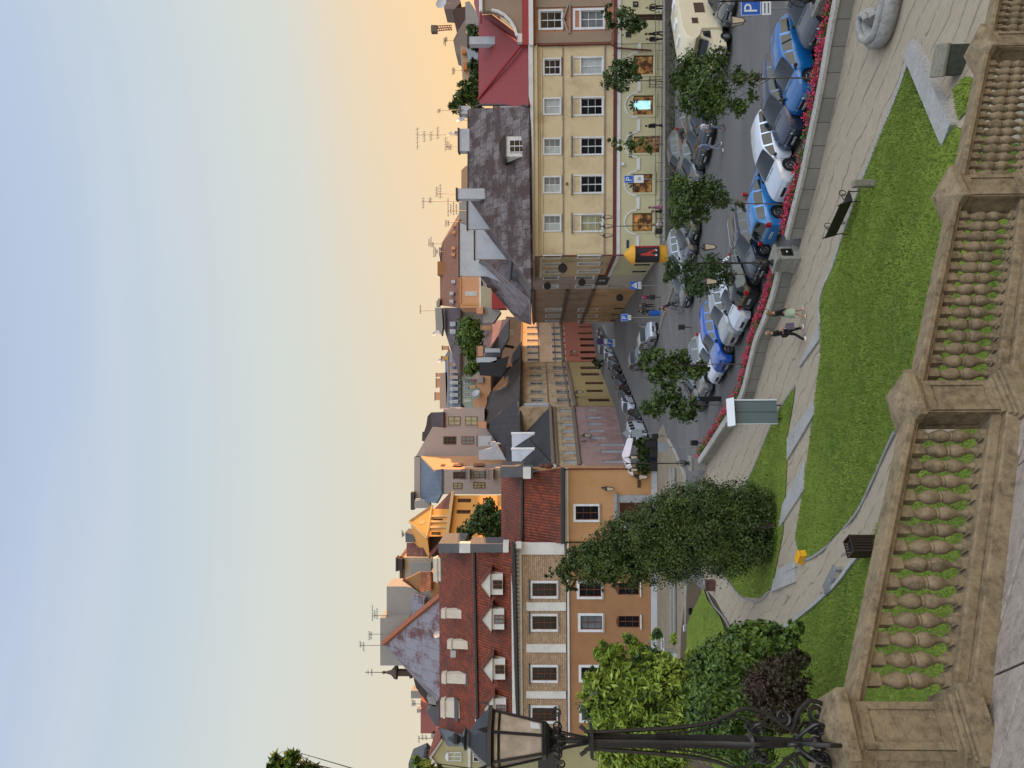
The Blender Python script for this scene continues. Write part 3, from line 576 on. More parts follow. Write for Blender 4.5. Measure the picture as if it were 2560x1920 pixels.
# cornice and gutter
mb=MB(); z0=zev; z1=FY.uv(1334,370)[1]; z2=FY.uv(1323,370)[1]
for i,(o,ca,cb) in enumerate(((.10,z0-.45,z0-.2),(.22,z0-.2,z0+.02),(.45,z0+.02,z1))): fbox(mb,FY,(-.0,FY.w,ca,cb),.002,o)
mkobj('cornice_moulding',mb,YEL,yb,base)
mb=MB(); fbox(mb,FY,(-.35,FY.w+.05,z1,z2),.002,.62); mkobj('cornice',mb,WHITEP,yb,base)
# roof
ze=z2+.02
slab('roof',RUST,[(1322,266,70.3),(1327,712,71.4),(1172,497,79.5),(1172,272,79.5)],.25,yb,base)
slab('roof',REDROOF,[(1319,104,70.2),(1322,266.5,70.25),(1200,262,78.0),(1196.5,247,78.3),(1196.5,38,78.3),(1230,36,76)],.2,yb,base,label='red painted part of the roof')
mb=MB(); mb.tube([P(1322,266,70.1),P(1300,262.5,71.8),P(1200,262,77.9),P(1190,268,78.6)],.12,5); mkobj('ridge_flashing',mb,RUSTD,yb,base)
mb=MB(); mb.tube([P(*c4(720,910),78.2),P(*c4(1110,420),70.6)],.14,5); mb.tube([P(*c4(740,140),78.2),P(*c4(1120,420),70.6)],.14,5); mkobj('hip_ridge',mb,RED,yb,base)
mb=MB(); mb.tube([P(1171.5,497,79.6),P(1171.5,276,79.6)],.13,6); mkobj('ridge_cap',mb,RUSTD,yb,base)
# arched dormer
dq=lambda x,y,Y: P(*c4(x,y),Y)
mb=MB(); A0=dq(1150,1258,72.0); 
def ybox(mb,f,x0,x1,y0,y1,Y0,Y1):
    a,b,c,d=P(*f(x1,y1),Y0),P(*f(x1,y0),Y0),P(*f(x0,y0),Y0),P(*f(x0,y1),Y0); dv=Vector((0,Y1-Y0,0)); mb.hexa([a,b,b+dv,a+dv],[d,c,c+dv,d+dv])
ybox(mb,c4,975,1155,1258,1442,71.5,75); dm=mkobj('dormer',mb,WHITEP,yb,base)
mb=MB(); arc=[P(*c4(975-62*math.sin(t),1352-108*math.cos(t)),71.35) for t in np.linspace(0,math.pi,13)]; mb.prism(arc,(0,4.5,0)); bmclean(mkobj('dormer_roof',mb,RUSTD,dm,base))
FD=Fac((P(*c4(1100,1442),71.48).x,71.48),(P(*c4(1100,1258),71.48).x,71.48))
win(dm,FD,FD.rc(c4,1008,1150,1290,1405),base,2,3,rev=-.0,pm=PANES[0],off0=.0); 
def bchim(par,f,x0,x1,y0,y1,Y,dp,mat,base,capm=None,name='chimney',capo=.08,caph=.18):
    mb=MB(); ybox(mb,f,x0,x1,y0,y1,Y,Y+dp); o=mkobj(name,mb,mat,par,base)
    if capm:
        a,b=P(*f(x0,y1),Y),P(*f(x0,y0),Y); mb=MB(); mb.box(((a.x+b.x)/2,Y+dp/2,(a.z+b.z)/2+caph/2-.02),(abs(b.x-a.x)+2*capo,dp+2*capo,caph)); mkobj('chimney_cap',mb,capm,o,base)
    return o
GPL=M('pale_grey_plaster','#a9adb4',.85,.06,.8,dirt='#86878a',dirtamt=.4)
bchim(yb,c4,632,995,336,405,75.5,.9,GPL,base,RUSTD)
bchim(yb,c4,545,660,1185,1392,79.4,1.0,GPL,base,RUSTD)
bchim(yb,c5,528,912,262,357,77,1.0,GPL,base,RUSTD)
bchim(yb,c4,556,640,975,1050,80,1.2,GPL,base,LEADM)
# downpipes
pipe(yb,base,[FY.p(-.05,zev+.6,.5),FY.p(.0,zev+.3,.12),FY.p(.0,zst+.6,.12),FY.p(-.0,zst-.2,.25),FY.p(-.0,.1,.25)],.08,OXRED)
pipe(yb,base,[FY.p(FY.w-.05,zev+.3,.5),FY.p(FY.w-.02,zev-.3,.14),FY.p(FY.w-.02,zst+.3,.14),FY.p(FY.w-.4,zst-.3,.2),FY.p(FY.w-.7,1,.2)],.08,OXRED)
mb=MB(); fbox(mb,FY,FY.rc(c2b,1310,1335,1038,1120),.06,.1); p=thing('street_name_plate','small dark blue street name plate on the yellow wall beside the advertising column','sign',FY.p(1.5,3,.1)); mkobj('plate',mb,M('navy_enamel','#1b2446',.4,.05),p,p.location)
mb=MB(); fbox(mb,FY,FY.rc(c2b,1255,1285,240,268),.06,.3); p=thing('wall_box','small white box fixed to the cream wall between two shop arches','box',FY.p(8,4.4,.2)); mkobj('casing',mb,WHITE,p,p.location)
# street wing of the yellow building
vd=Vector((-.069,1,0)).normalized()
w0=Vector((yA.x,yA.y,0)); 
def along(y_img,Y=None): # point on street-right line for image y
    t=(960-y_img)/1850; # X/Y ; X=w0.x-.069*(Y-w0.y)
    Y=(w0.x+.069*w0.y)/(t+.069); return Vector((w0.x-.069*(Y-w0.y),Y,0))
s1p=along(692); FS=Fac(s1p,w0); base=(s1p.x,s1p.y,0)
ys=thing('street_wing','yellow side wing of the corner building running down the street','building',base)
up=[FS.rc(c2b,462,625,a,b) for a,b in ((1196,1222),(1275,1300),(1350,1376))]; lo=[FS.rc(c2b,818,1030,a,b) for a,b in ((1196,1220),(1268,1292),(1345,1370))]; gr=[FS.rc(c2b,1390,1560,1285,1308),FS.rc(c2b,1370,1520,1355,1378)]
mb=MB(); wallgrid(mb,FS,0,FS.w,zst,zev,up+lo,.2); mkobj('wall',mb,YELD,ys,base); mb=MB(); wallgrid(mb,FS,0,FS.w,0,zst,gr,.25,o=.02); mkobj('ground_floor_wall',mb,CRM,ys,base)
for r in up+lo: win(ys,FS,r,base,2,3,casing=WHITE,sill=LINT,cw=.2)
for r in gr: win(ys,FS,r,base,1,2,fm=DARK,pm=PANES[0],off0=.02)
mb=MB(); fbox(mb,FS,(0,FS.w,zst0,zst+.02),.03,.2); mkobj('band',mb,OXRED,ys,base)
mb=MB(); fbox(mb,FS,(0,FS.w,zb,zst0-.01),.022,.14); fbox(mb,FS,(0,FS.w,zc,zd),.002,.1); fbox(mb,FS,(0,FS.w,z1,z2),.002,.6); islands(mkobj('cornice',mb,WHITEP,ys,base))
# brown-grey section and far tan section of street right
GBR=M('grey_brown_plaster','#928378',.9,.1,.6,dirt='#5a4d47'); TANP=M('tan_plaster','#b18f64',.9,.1,.6,dirt='#6b5840',dirtamt=.6); UMB=M('umber_plaster','#8a7560',.9,.15,.7,dirt='#57493c',dirtamt=.6); IVORY=M('ivory_plaster','#a8a294',.9,.06)
s2p=along(724); FS2=Fac(s2p,s1p); base=(s2p.x,s2p.y,0); t2=thing('narrow_house','narrow grey brown house with round clock-like sign on the right side of the street','building',base)
ops=[FS2.rc(c2b,455,600,1410,1440),FS2.rc(c2b,455,600,1500,1530),FS2.rc(c2b,790,965,1410,1440),FS2.rc(c2b,790,965,1500,1530)]
mb=MB(); wallgrid(mb,FS2,0,FS2.w,4.8,z2+.1,ops,.2); mkobj('wall',mb,GBR,t2,base); mb=MB(); wallgrid(mb,FS2,0,FS2.w,0,4.8,[FS2.rc(c2b,1130,1310,1490,1525)],.2,o=.03); mkobj('ground_floor_wall',mb,IVORY,t2,base)
for r in ops: win(t2,FS2,r,base,2,2,casing=WHITE,cw=.12)
mb=MB(); fbox(mb,FS2,FS2.rc(c2b,1000,1125,1395,1495),.04,.12); sg=thing('shop_sign','black shop sign board with the number 23 on the ivory wall','sign',FS2.p(1.5,5,.1)); mkobj('board',mb,DARK,sg,sg.location)
a_=math.atan2(FS2.d.y,FS2.d.x); r=FS2.rc(c2b,1000,1125,1395,1495); text('lettering','23',.9,WHITE,sg,FS2.p((r[0]+r[1])/2,(r[2]+r[3])/2,.13)-sg.location,(R(90),0,a_),.01)
s3p=along(807); FS3=Fac(s3p,s2p); base=(s3p.x,s3p.y,0); t3=thing('tan_house','tan and umber stained house at the far end of the right street row','building',base)
ops=[FS3.rc(c3b,x0,x1,a,b) for x0,x1 in ((375,495),(640,780)) for a,b in ((228,248),(280,298),(325,342))]; gr=[FS3.rc(c3b,920,1080,222,240),FS3.rc(c3b,905,1060,275,290),FS3.rc(c3b,895,1045,318,332)]
mb=MB(); wallgrid(mb,FS3,0,FS3.w,4.9,z2+.1,ops,.2); boxwalls(mb,FS3,0,FS3.w,4.9,z2+.1,8); mkobj('wall',mb,UMB,t3,base); mb=MB(); wallgrid(mb,FS3,0,FS3.w,0,4.9,gr,.3,o=.04); mkobj('ground_floor_wall',mb,TANP,t3,base)
for r in ops: win(t3,FS3,r,base,2,2,casing=WHITE,cw=.15)
for r in gr: win(t3,FS3,r,base,2,2,fm=BROWNF,pm=PANES[0],off0=.04)
mb=MB()
for z in (5.0,8.2,z2-.3): fbox(mb,FS3,(0,FS3.w,z,z+.3),.05,.3)
mkobj('string_course',mb,M('umber_trim','#57493c',.9,.1),t3,base)
# wing roofs and fire walls (left slope falls to the street)
base=(s1p.x,s1p.y,0)
def fw(label,pts,Y,mat=GPL,par=None,t=.6,cap=True):
    q=[P(*p,Y) for p in pts]; o=thing('fire_wall',label,'wall',(q[0].x,Y,q[0].z-5)); mb=MB(); mb.prism(q,(0,t,0)); bmclean(mkobj('wall',mb,mat,o,o.location)); 
    if cap: mb=MB(); a,b=q[0],q[1]; mb.hexa([a+Vector((.1,-.1,0)),b+Vector((-.1,-.1,0)),b+Vector((-.1,t+.1,0)),a+Vector((.1,t+.1,0))],[a+Vector((.1,-.1,.14)),b+Vector((-.1,-.1,.14)),b+Vector((-.1,t+.1,.14)),a+Vector((.1,t+.1,.14))]); bmclean(mkobj('coping',mb,RUSTD,o,o.location))
    return o
fw('pale grey plaster fire wall directly left of the chimney on the rusted roof',[c5(625,355),c5(625,635),c5(868,632),c5(1000,800),c5(1000,380),c5(684,358)],81.5)
fw('smaller middle fire wall with a thin black rail stub on its coping',[c5(690,640),c5(690,912),c5(978,912),c5(1100,960),c5(1150,700),c5(765,638)],91)
fw('tall wide grey stained fire wall standing behind the other two',[c5(548,575),c5(548,1068),c5(800,1070),c5(1000,1150),c5(1000,700),c5(690,640)],101)
fw('long low dull green grey gable wall at the end of the wing roofs',[c5(738,1072),c5(850,1180),c5(1085,1480),c5(1195,1500),c5(1190,1440),c5(1000,1200),c5(850,1070)],118,M('olive_grey_plaster','#6b6c64',.9,.08),cap=False,t=.4)
slab('roof',RUSTD,[(1327,706,71.9),(1329,724,84),(1238,572,81.4),(1184,499,80.5),(1173,497,80)],.2,ys,base,label='dark slatted hip beside the fire wall')
slab('roof',RUSTD,[c5(1205,1120)+(84,),c5(1205,1330)+(97,),c5(980,912)+(90.8,),c5(765,636)+(90.5,),c5(868,633)+(83,)],.2,ys,base)
slab('roof',ZINCP,[c5(1200,1300)+(95,),c5(1205,1520)+(116,),c5(1080,1475)+(117,),c5(738,1075)+(104,),c5(722,945)+(101,),c5(738,914)+(93,),c5(960,905)+(93,)],.2,ys,base)
mb=MB(); mb.tube([P(*c5(980,815),84),P(*c5(1030,880),84),P(*c5(1010,1095),88)],.3,6); mkobj('gutter',mb,LEADM,ys,base)
mb=MB(); ybox(mb,c5,1030,1150,1025,1075,90,94); mkobj('roof_hatch',mb,LEADM,ys,base)
# ======================= peach building at far right =======================
pB=G(1656,-420); PEACH=M('peach_plaster','#a8765a',.9,.1,.7,dirt='#7c6454',dirtamt=.6); PEACHG=M('grey_worn_plaster','#8b7867',.9,.1,.7,dirt='#79705f')
FP=Fac(yB,pB); base=(yB.x,yB.y,0); pb=thing('gabled_building','peach plaster building with curved grey gable and red sheet roof behind it','building',base)
zp=FP.uv(1333,60)[1]; up=[FP.rc(c1b,420,640,122,292)]; lo=[FP.rc(c1b,840,1075,112,285)]
for k in range(1,4): up.append((up[0][0]+4.6*k,up[0][1]+4.6*k,*up[0][2:])); lo.append((lo[0][0]+4.6*k,lo[0][1]+4.6*k,*lo[0][2:]))
mb=MB(); wallgrid(mb,FP,0,FP.w,zst,zp,up+lo,.2,o=.05); boxwalls(mb,FP,0,FP.w,zst,zp,12); mkobj('wall',mb,PEACH,pb,base)
dr=FP.rc(c1b,1400,1690,150,210); mb=MB(); wallgrid(mb,FP,0,FP.w,0,zst,[dr],.3,o=.10); boxwalls(mb,FP,0,FP.w,0,zst-.01,11); mkobj('ground_floor_wall',mb,CRM,pb,base)
for k,r in enumerate(up): win(pb,FP,r,base,2,3,casing=WHITE,sill=LINT,cw=.2,off0=.05,pm=PANES[(0,1,2,0)[k]])
for k,r in enumerate(lo):
    w_=win(pb,FP,r,base,2,3,casing=WHITE,sill=LINT,cw=.22,off0=.05,cas_z=r[3]+.55,pm=PANES[(1,0,1,2)[k]]); m_=(r[0]+r[1])/2; z=r[3]+1.0; mb=MB()
    for q in ([(m_-1.35,z),(m_+1.35,z),(m_+1.35,z+.13),(m_-1.35,z+.13)],[(m_-1.35,z+.13),(m_,z+.62),(m_,z+.8),(m_-1.35,z+.28)],[(m_+1.35,z+.13),(m_+1.35,z+.28),(m_,z+.8),(m_,z+.62)]): mb.prism([FP.p(*v,.3) for v in q],FP.n*-.24)
    bmclean(mkobj('pediment',mb,LINT,w_,base))
win(pb,FP,dr,base,2,1,fm=WOOD,pm=M_glass('door_panel','#2a1c14',.3),rev=.25,off0=.1).name='door'
mb=MB()
for a in (FP.uv(1450,108)[0]+.02,FP.uv(1450,18)[0],FP.w*.55): fbox(mb,FP,(a,a+1.0,zst+.2,zp-.3),.052,.16)
islands(mkobj('pilaster',mb,PEACHG,pb,base))
mb=MB(); fbox(mb,FP,(0,FP.w,zst0,zst+.02),.10,.26); mkobj('band',mb,OXRED,pb,base); mb=MB(); fbox(mb,FP,(0,FP.w,zb,zst0-.01),.102,.2); fbox(mb,FP,(-.2,FP.w,zp,zp+.42),.052,.8); mkobj('cornice',mb,WHITEP,pb,base)
mb=MB(); gz=[P(*c4(x,y),70.4) for x,y in [(1160,392),(1085,392),(1075,330),(1055,260),(1020,195),(965,140),(900,108),(850,98),(755,100),(745,60),(745,-500),(1160,-500)]]; mb.prism(gz,(0,.7,0)); bmclean(mkobj('gable',mb,PEACHG,pb,base))
mb=MB(); mb.tube([P(*c4(x,y),70.3) for x,y in [(1082,330),(1060,260),(1020,192),(965,138),(905,104),(845,92)]],.16,6); mb.tube([P(*c4(750,105),70.3),P(*c4(750,-200),70.3)],.2,6); ybox(mb,c4,1085,1160,308,388,70.0,70.5); mkobj('gable_trim',mb,WHITEP,pb,base)
mb=MB(); fbox(mb,FP,(-.1,FP.w,zp+.42,zp+1.05),.052,.7); mkobj('roof_edge',mb,RED,pb,base)
slab('roof',REDROOF,[(1200,60,71.2),(1200,-400,71.2),(1185,-400,82),(1185,10,80)],.2,pb,base)
# rest of that row, beyond the photograph's edge, which keeps the low sun off the square
for k in range(5):
    x0=pB.x+k*22+1; fb=Fac((x0,pB.y-k*1.2),(x0+21,pB.y-k*1.2-1)); t_=thing('row_house',['pale green cream','peach','yellow','tan','far peach'][k]+' row house with tiled gable roof outside the right edge','building',(x0,pB.y,0),group='houses further right along the square')
    ops=[(1.6+i*3.2,2.9+i*3.2,z,z+1.9) for i in range(6) for z in (1.2,5.2,9.2,13)]; mb=MB(); wallgrid(mb,fb,0,21,0,16.8,ops,.2); boxwalls(mb,fb,0,21,0,16.8,12); mkobj('wall',mb,[CRM,PEACH,YEL,TANP,PEACH][k],t_,t_.location)
    mb=MB(); q=[fb.p(0,16.8,.3),fb.p(21,16.8,.3),fb.p(21,22,-6),fb.p(0,22,-6)]; uvslab(mb,q,.2); uvslab(mb,[fb.p(0,22,-6),fb.p(21,22,-6),fb.p(21,16.8,-12.2),fb.p(0,16.8,-12.2)],.2); mkobj('roof',mb,TILE2,t_,t_.location)
    mb=MB(); 
    for s_ in (0.01,20.7): mb.prism([fb.p(s_,16.8,0),fb.p(s_,16.8,-12),fb.p(s_,21.8,-6)],fb.d*.3)
    bmclean(mkobj('gable',mb,GPL,t_,t_.location))
# ======================= orange house on the left =======================
ORA=M('ochre_orange_plaster','#a9825a',.92,.05,.5,dirt='#96683a',dirtamt=.35,bmp=.35,fine=14); ORB=M('brown_orange_plaster','#916c4c',.92,.05,.5,dirt='#7a5130',dirtamt=.35,bmp=.35,fine=14)
BRK=M_brick('patterned_brick','#b59d80','#987f66','#6b5544',.34,.2,.022,src='UV',big=.5)
oR=G(1642,1169); oM=G(1642,1356); oL=G(1643,1846); F1=Fac(oM,oR); F2=Fac(oL,oM)
base=(oM.x,oM.y,0); ob=thing('orange_house','low ochre orange house with arched doorway, ribbed clay tile roof and small brown window','building',base)
ze1=F1.uv(1410,1260)[1]; w1=F1.rc(c8b,192,315,248,322); dr=F1.rc(c8b,428,630,228,332)
mb=MB(); wallgrid(mb,F1,0,F1.w,0,ze1,[w1,dr],.25); boxwalls(mb,F1,0,F1.w,0,ze1,9,1.15); mkobj('wall',mb,ORA,ob,base)
win(ob,F1,w1,base,2,3,fm=BROWNF,casing=WHITE,cw=.22,sill=LINT,pm=PANES[0])
d_=win(ob,F1,dr,base,2,2,fm=BROWNF,pm=M_glass('dark_door','#3c1d12',.3),rev=.22,fr=.15); d_.name='door'
GSTN=M('grey_cut_stone','#8f9197',.85,.07,2,dirt='#6f7074')
mb=MB(); a,b,c,d=dr; 
for q in ((a-.75,a,0,d+.3),(b,b+.75,0,d+.3),(a,b,d,d+.3)): fbox(mb,F1,q,.003,.12)
fbox(mb,F1,(a-1.0,b+1.0,d+.3,d+.55),.003,.4); fbox(mb,F1,(a-.85,b+.85,d+.14,d+.299),.121,.25); mkobj('door_surround',mb,GSTN,d_,base)
mb=MB(); m_=(a+b)/2; mb.lathe([(.0,0),(.55,0),(.6,.05),(.5,.07)],16); o=mkobj('emblem',mb,DARK,d_); o.location=F1.p(m_,d-2.6,.0)-Vector(base)+F1.n*-.12; o.rotation_euler=(R(90),0,0); o.scale=(.7,.7,.7)
mb=MB(); fbox(mb,F1,(0.02,F1.w,0,.55),.002,.10); mkobj('plinth',mb,GPL,ob,base)
mb=MB(); fbox(mb,F1,(0.0,F1.w,ze1-.45,ze1-.1),.002,.15); fbox(mb,F1,(0,F1.w,ze1-.1,ze1+.15),.002,.35); mkobj('cornice',mb,WHITEP,ob,base)
def tiled(par,base,cols,Yg,mat=TILE):
    slab('roof',mat,cols[0],.25,par,base); slab('roof',mat,cols[1],.25,par,base)
    mb=MB(); q=cols[0]; mb.tube([P(*q[2])+Vector((0,-.15,.05)),P(*q[3])+Vector((0,-.15,.05))],.16,6); mkobj('roof_gutter',mb,DARK,par,base)
    mb=MB(); mb.tube([P(*q[0])+Vector((0,-.15,.02)),P(*q[1])+Vector((0,-.15,.02))],.22,6); mkobj('eaves_gutter',mb,DARK,par,base)
tiled(ob,base,[[(1407,1169,74.6),(1407,1358,74.8),(1306,1358,78),(1306,1185,78)],[(1305,1186,78.1),(1305,1358,78.1),(1253,1358,84),(1253,1172,84)]],75)
mb=MB(); ybox(mb,c6b,830,1020,1228,1305,77.2,84); ybox(mb,c6b,1020,1100,1228,1312,74.8,77.8); mkobj('verge_parapet',mb,LEADM,ob,base); mb=MB(); ybox(mb,c6b,1020,1085,1226,1316,74.6,75.6); mkobj('verge_stone',mb,WHITEP,ob,base)
mb=MB(); mb.lathe([(.1,0),(.25,.1),(.3,.5),(.18,.8),(.22,1.1),(.05,1.4)],8,P(*c6b(1205,1195),75)+Vector((-.2,0,-.7))); mkobj('corner_ornament',mb,TILE2,ob,base)
pipe(ob,base,[F1.p(.05,ze1+.2,.45),F1.p(.05,ze1-.6,.12),F1.p(.05,.2,.12)],.07,DARK); pipe(ob,base,[F1.p(F1.w-.1,ze1+.2,.45),F1.p(F1.w-.1,ze1-.6,.12),F1.p(F1.w-.1,.2,.12)],.07,OXRED)
mb=MB(); s_=[P(*c6b(830,1228),84),P(*c6b(1100,1228),74.8)]; q=[F1.p(F1.w-.1,ze1,0),F1.p(F1.w-.55,ze1+4.2,-3.2),F1.p(F1.w-1.3,ze1+6.5,-9),F1.p(F1.w-1.3,ze1,-9)]; mb.prism(q,F1.d*-.2); bmclean(mkobj('gable',mb,ORA,ob,base))
base=(oL.x,oL.y,0); oc=thing('townhouse','tall orange and brick townhouse with white pilasters, four dormers and steep clay tile roof','building',base)
ze2=F2.uv(1292,1600)[1]; zs2=F2.uv(1421,1600)[1]
U=[F2.rc(c7b,1067,1218,a,b) for a,b in ((514,595),(718,800),(1034,1116),(1285,1368))]; Mi=[F2.rc(c8b,x0,x1,a,b) for x0,x1,a,b in ((212,330,662,735),(218,335,838,912),(222,335,1116,1183),(225,345,1333,1400))]; Gr=[F2.rc(c8b,424,534,662,726),F2.rc(c8b,424,536,840,902)]
mb=MB(); wallgrid(mb,F2,0,F2.w,zs2,ze2,U,.25); boxwalls(mb,F2,0,F2.w,zs2,ze2,9,2.1); mkobj('wall',mb,BRK,oc,base,label='upper storey faced with small patterned brick')
mb=MB(); wallgrid(mb,F2,0,F2.w,0,zs2,Mi+Gr,.25,o=.03); boxwalls(mb,F2,0,F2.w,0,zs2-.01,8.9); mkobj('lower_wall',mb,ORB,oc,base)
for r in U: win(oc,F2,r,base,2,4,fm=BROWNF,casing=WHITE,cw=.24,sill=LINT,hood=LEADM,pm=PANES[0])
for k,r in enumerate(Mi): win(oc,F2,r,base,2,3,fm=BROWNF,casing=WHITE,cw=.26,sill=LINT,off0=.03,pm=PANES[k%2])
for r in Gr:
    w_=win(oc,F2,r,base,2,3,fm=BROWNF,casing=None,sill=WHITE,off0=.03,pm=PANES[0]); mb=MB(); m_=(r[0]+r[1])/2; h=(r[1]-r[0])/2
    pts=[(m_+math.cos(t)*h,r[3]-.02+math.sin(t)*.28) for t in np.linspace(0,math.pi,9)]; mb.prism([F2.p(*q,.04) for q in pts],F2.n*-.05); bmclean(mkobj('arch',mb,BROWNF,w_,base))
mb=MB()
for a,b in ((632,683),(890,940),(1182,1225)): fbox(mb,F2,F2.rc(c7b,1030,1275,a,b),.002,.16)
r=F2.rc(c7b,1000,1265,316,336); fbox(mb,F2,(r[0],F2.w,r[2],r[3]),.002,.12)
fbox(mb,F2,(0,F2.w,ze2-.55,ze2+.0),.002,.14); fbox(mb,F2,(0,F2.w,ze2,ze2+.5),.002,.5); fbox(mb,F2,(0,F2.w,zs2-.1,zs2+.12),.035,.2)
s_=.1
while s_<F2.w-.2: fbox(mb,F2,(s_,s_+.22,ze2-.28,ze2-.02),.142,.38); s_+=.42
mkobj('white_mouldings',mb,WHITEP,oc,base)
mb=MB(); fbox(mb,F2,(0,F2.w,zs2+.13,zs2+.2),.002,.22); mkobj('dark_flashing',mb,DARK,oc,base)
mb=MB(); fbox(mb,F2,(0.02,F2.w,0,.6),.033,.12); mkobj('plinth',mb,GPL,oc,base)
tiled(oc,base,[[(1284,1356,74.6),(1296,1850,75.9),(1196,1846,79),(1186,1368,78.2)],[(1184,1370,78.4),(1194,1846,79.2),(1099,1838,85),(1098,1372,84.5)]],75)
mb=MB(); ybox(mb,c7b,485,640,270,328,79,84.6); ybox(mb,c7b,682,885,272,325,75.6,79); mkobj('verge_parapet',mb,LEADM,oc,base)
mb=MB(); ybox(mb,c7b,615,682,268,328,78.6,79.6); ybox(mb,c7b,885,920,262,325,74.9,76.2); ybox(mb,c7b,965,1000,262,300,74.5,75.0); islands(mkobj('verge_stone',mb,WHITEP,oc,base))
mb=MB(); mb.prism([F2.p(F2.w-.2,ze2,0),F2.p(F2.w-.9,ze2+4.2,-3),F2.p(F2.w-2.2,ze2+8.3,-9),F2.p(F2.w-2.2,ze2,-9)],F2.d*-.2); mb.prism([F2.p(0,ze2,0),F2.p(0,ze2+4.4,-3),F2.p(0,ze2+8.6,-9),F2.p(0,ze2,-9)],F2.d*.2); bmclean(mkobj('gable',mb,WHITEP,oc,base))
slab('verge_slope',LEADM,[c7b(480,1408)+(84.8,),c7b(500,1408)+(84.8,),c7b(680,1470)+(77.5,),c7b(660,1520)+(77.5,),c7b(540,1520)+(82,)],.2,oc,base)
CHW=M('white_chimney_render','#c4bdb0',.85,.06,1,dirt='#9a9082',dirtamt=.3)
def schim(x0,x1,y0,y1,Y,wide=False): # rendered stack with collar
    a,b=P(*c7b(x1,y1),Y),P(*c7b(x1,y0),Y); top=P(*c7b(x0,(y0+y1)/2),Y).z; w_=b.x-a.x; mx=(a.x+b.x)/2; h=top-a.z; mb=MB(); r0,r1=w_/2,w_/2*.86
    mb.hexa([(mx-r0,Y,a.z-1),(mx+r0,Y,a.z-1),(mx+r0,Y+1.1,a.z-1),(mx-r0,Y+1.1,a.z-1)],[(mx-r1,Y+.15,top-.5),(mx+r1,Y+.15,top-.5),(mx+r1,Y+.95,top-.5),(mx-r1,Y+.95,top-.5)])
    mb.box((mx,Y+.55,top-.4),(w_*.98,1.0,.2)); mb.box((mx,Y+.55,top-.15),(w_*.9,.85,.3)); o=mkobj('chimney',mb,CHW,oc,base)
    mb=MB(); mb.box((mx,Y+.1,a.z-.1),(w_+.35,.5,.4)); mkobj('chimney_flashing',mb,LEADM,o,base)
schim(500,645,682,738,80.6); schim(538,682,875,928,79.9); schim(503,660,1078,1143,80.4); schim(497,590,1240,1356,81.6); schim(452,508,355,515,84.2)
for k,(y0,y1,xo) in enumerate(((440,605,0),(655,820,8),(965,1130,14),(1212,1375,20))):
    Yd=75.3+.3*k; ym=(y0+y1)/2; dm=mkobj('dormer',(lambda m:(ybox(m,c7b,806+xo,884+xo,ym-64,ym+64,Yd,Yd+3),m)[1])(MB()),WHITEP,oc,base)
    Fd=Fac((P(*c7b(880,ym+64),Yd).x,Yd),(P(*c7b(880,ym-64),Yd).x,Yd)); 
    win(dm,Fd,Fd.rc(c7b,822+xo,880+xo,ym-27,ym+27),base,2,2,fm=BROWNF,rev=0,pm=PANES[k%2],off0=.0)
    q=[c7b(806+xo,ym-86),c7b(806+xo,ym+86),c7b(742+xo,ym)]; mb=MB(); mb.prism([P(*z,Yd-.25) for z in q],(0,3.2,0)); bmclean(mkobj('pediment',mb,WHITEP,dm,base))
    for sgn in (-1,1):
        A_=P(*c7b(738+xo,ym),Yd-.4); B_=P(*c7b(812+xo,ym+sgn*96),Yd-.4); mb=MB(); dv=Vector((0,4.4,0)); uvslab(mb,[A_,B_,B_+dv,A_+dv],.12); bmclean(mkobj('dormer_roof',mb,TILE,dm,base))
mb=MB(); ybox(mb,c7b,560,592,932,975,80.1,80.4); mkobj('skylight',mb,PANES[2],oc,base)

for k in range(4):  # unseen second row, added to stop low sun reaching the street
    x0=34+k*28; fb=Fac((x0,128+k*3),(x0+26,127+k*3)); t_=thing('rear_sun_blocker',['grey','ochre','brown','pale grey'][k]+' tall plaster block with tiled gable roof, added unseen to stop low sun','building',(x0,128+k*3,0),group='unseen second-row blocks added against the low sun')
    ops=[(2+i*4,3.3+i*4,z,z+1.9) for i in range(6) for z in (2,6,10,14)]; mb=MB(); wallgrid(mb,fb,0,26,0,18.5,ops,.2); boxwalls(mb,fb,0,26,0,18.5,42); mkobj('wall',mb,[GPL,YEL,TANP,GPL][k],t_,t_.location)
    mb=MB(); uvslab(mb,[fb.p(0,18.5,.3),fb.p(26,18.5,.3),fb.p(26,20.3,-21),fb.p(0,20.3,-21)],.2); uvslab(mb,[fb.p(0,20.3,-21),fb.p(26,20.3,-21),fb.p(26,18.5,-42.2),fb.p(0,18.5,-42.2)],.2); mkobj('roof',mb,TILE2,t_,t_.location)

for k in range(4):  # unseen third row, added so sun catches only the coral house top
    x0=31+k*30; fb=Fac((x0,173+k*3),(x0+28,172+k*3)); t_=thing('far_sun_blocker',['beige','red-brown','olive','white'][k]+' plain plaster block added unseen in a third row to stop low sun','building',(x0,173+k*3,0),group='unseen third-row blocks added against the low sun')
    ops=[(2+i*4,3.3+i*4,z,z+1.9) for i in range(6) for z in (2,6,10)]; mb=MB(); wallgrid(mb,fb,0,28,0,13,ops,.2); boxwalls(mb,fb,0,28,0,13,46); mkobj('wall',mb,[TANP,PEACH,CRM,GPL][k],t_,t_.location)
    mb=MB(); uvslab(mb,[fb.p(0,13,.3),fb.p(28,13,.3),fb.p(28,14.3,-23),fb.p(0,14.3,-23)],.2); uvslab(mb,[fb.p(0,14.3,-23),fb.p(28,14.3,-23),fb.p(28,13,-46.2),fb.p(0,13,-46.2)],.2); mkobj('roof',mb,TILE2,t_,t_.location)
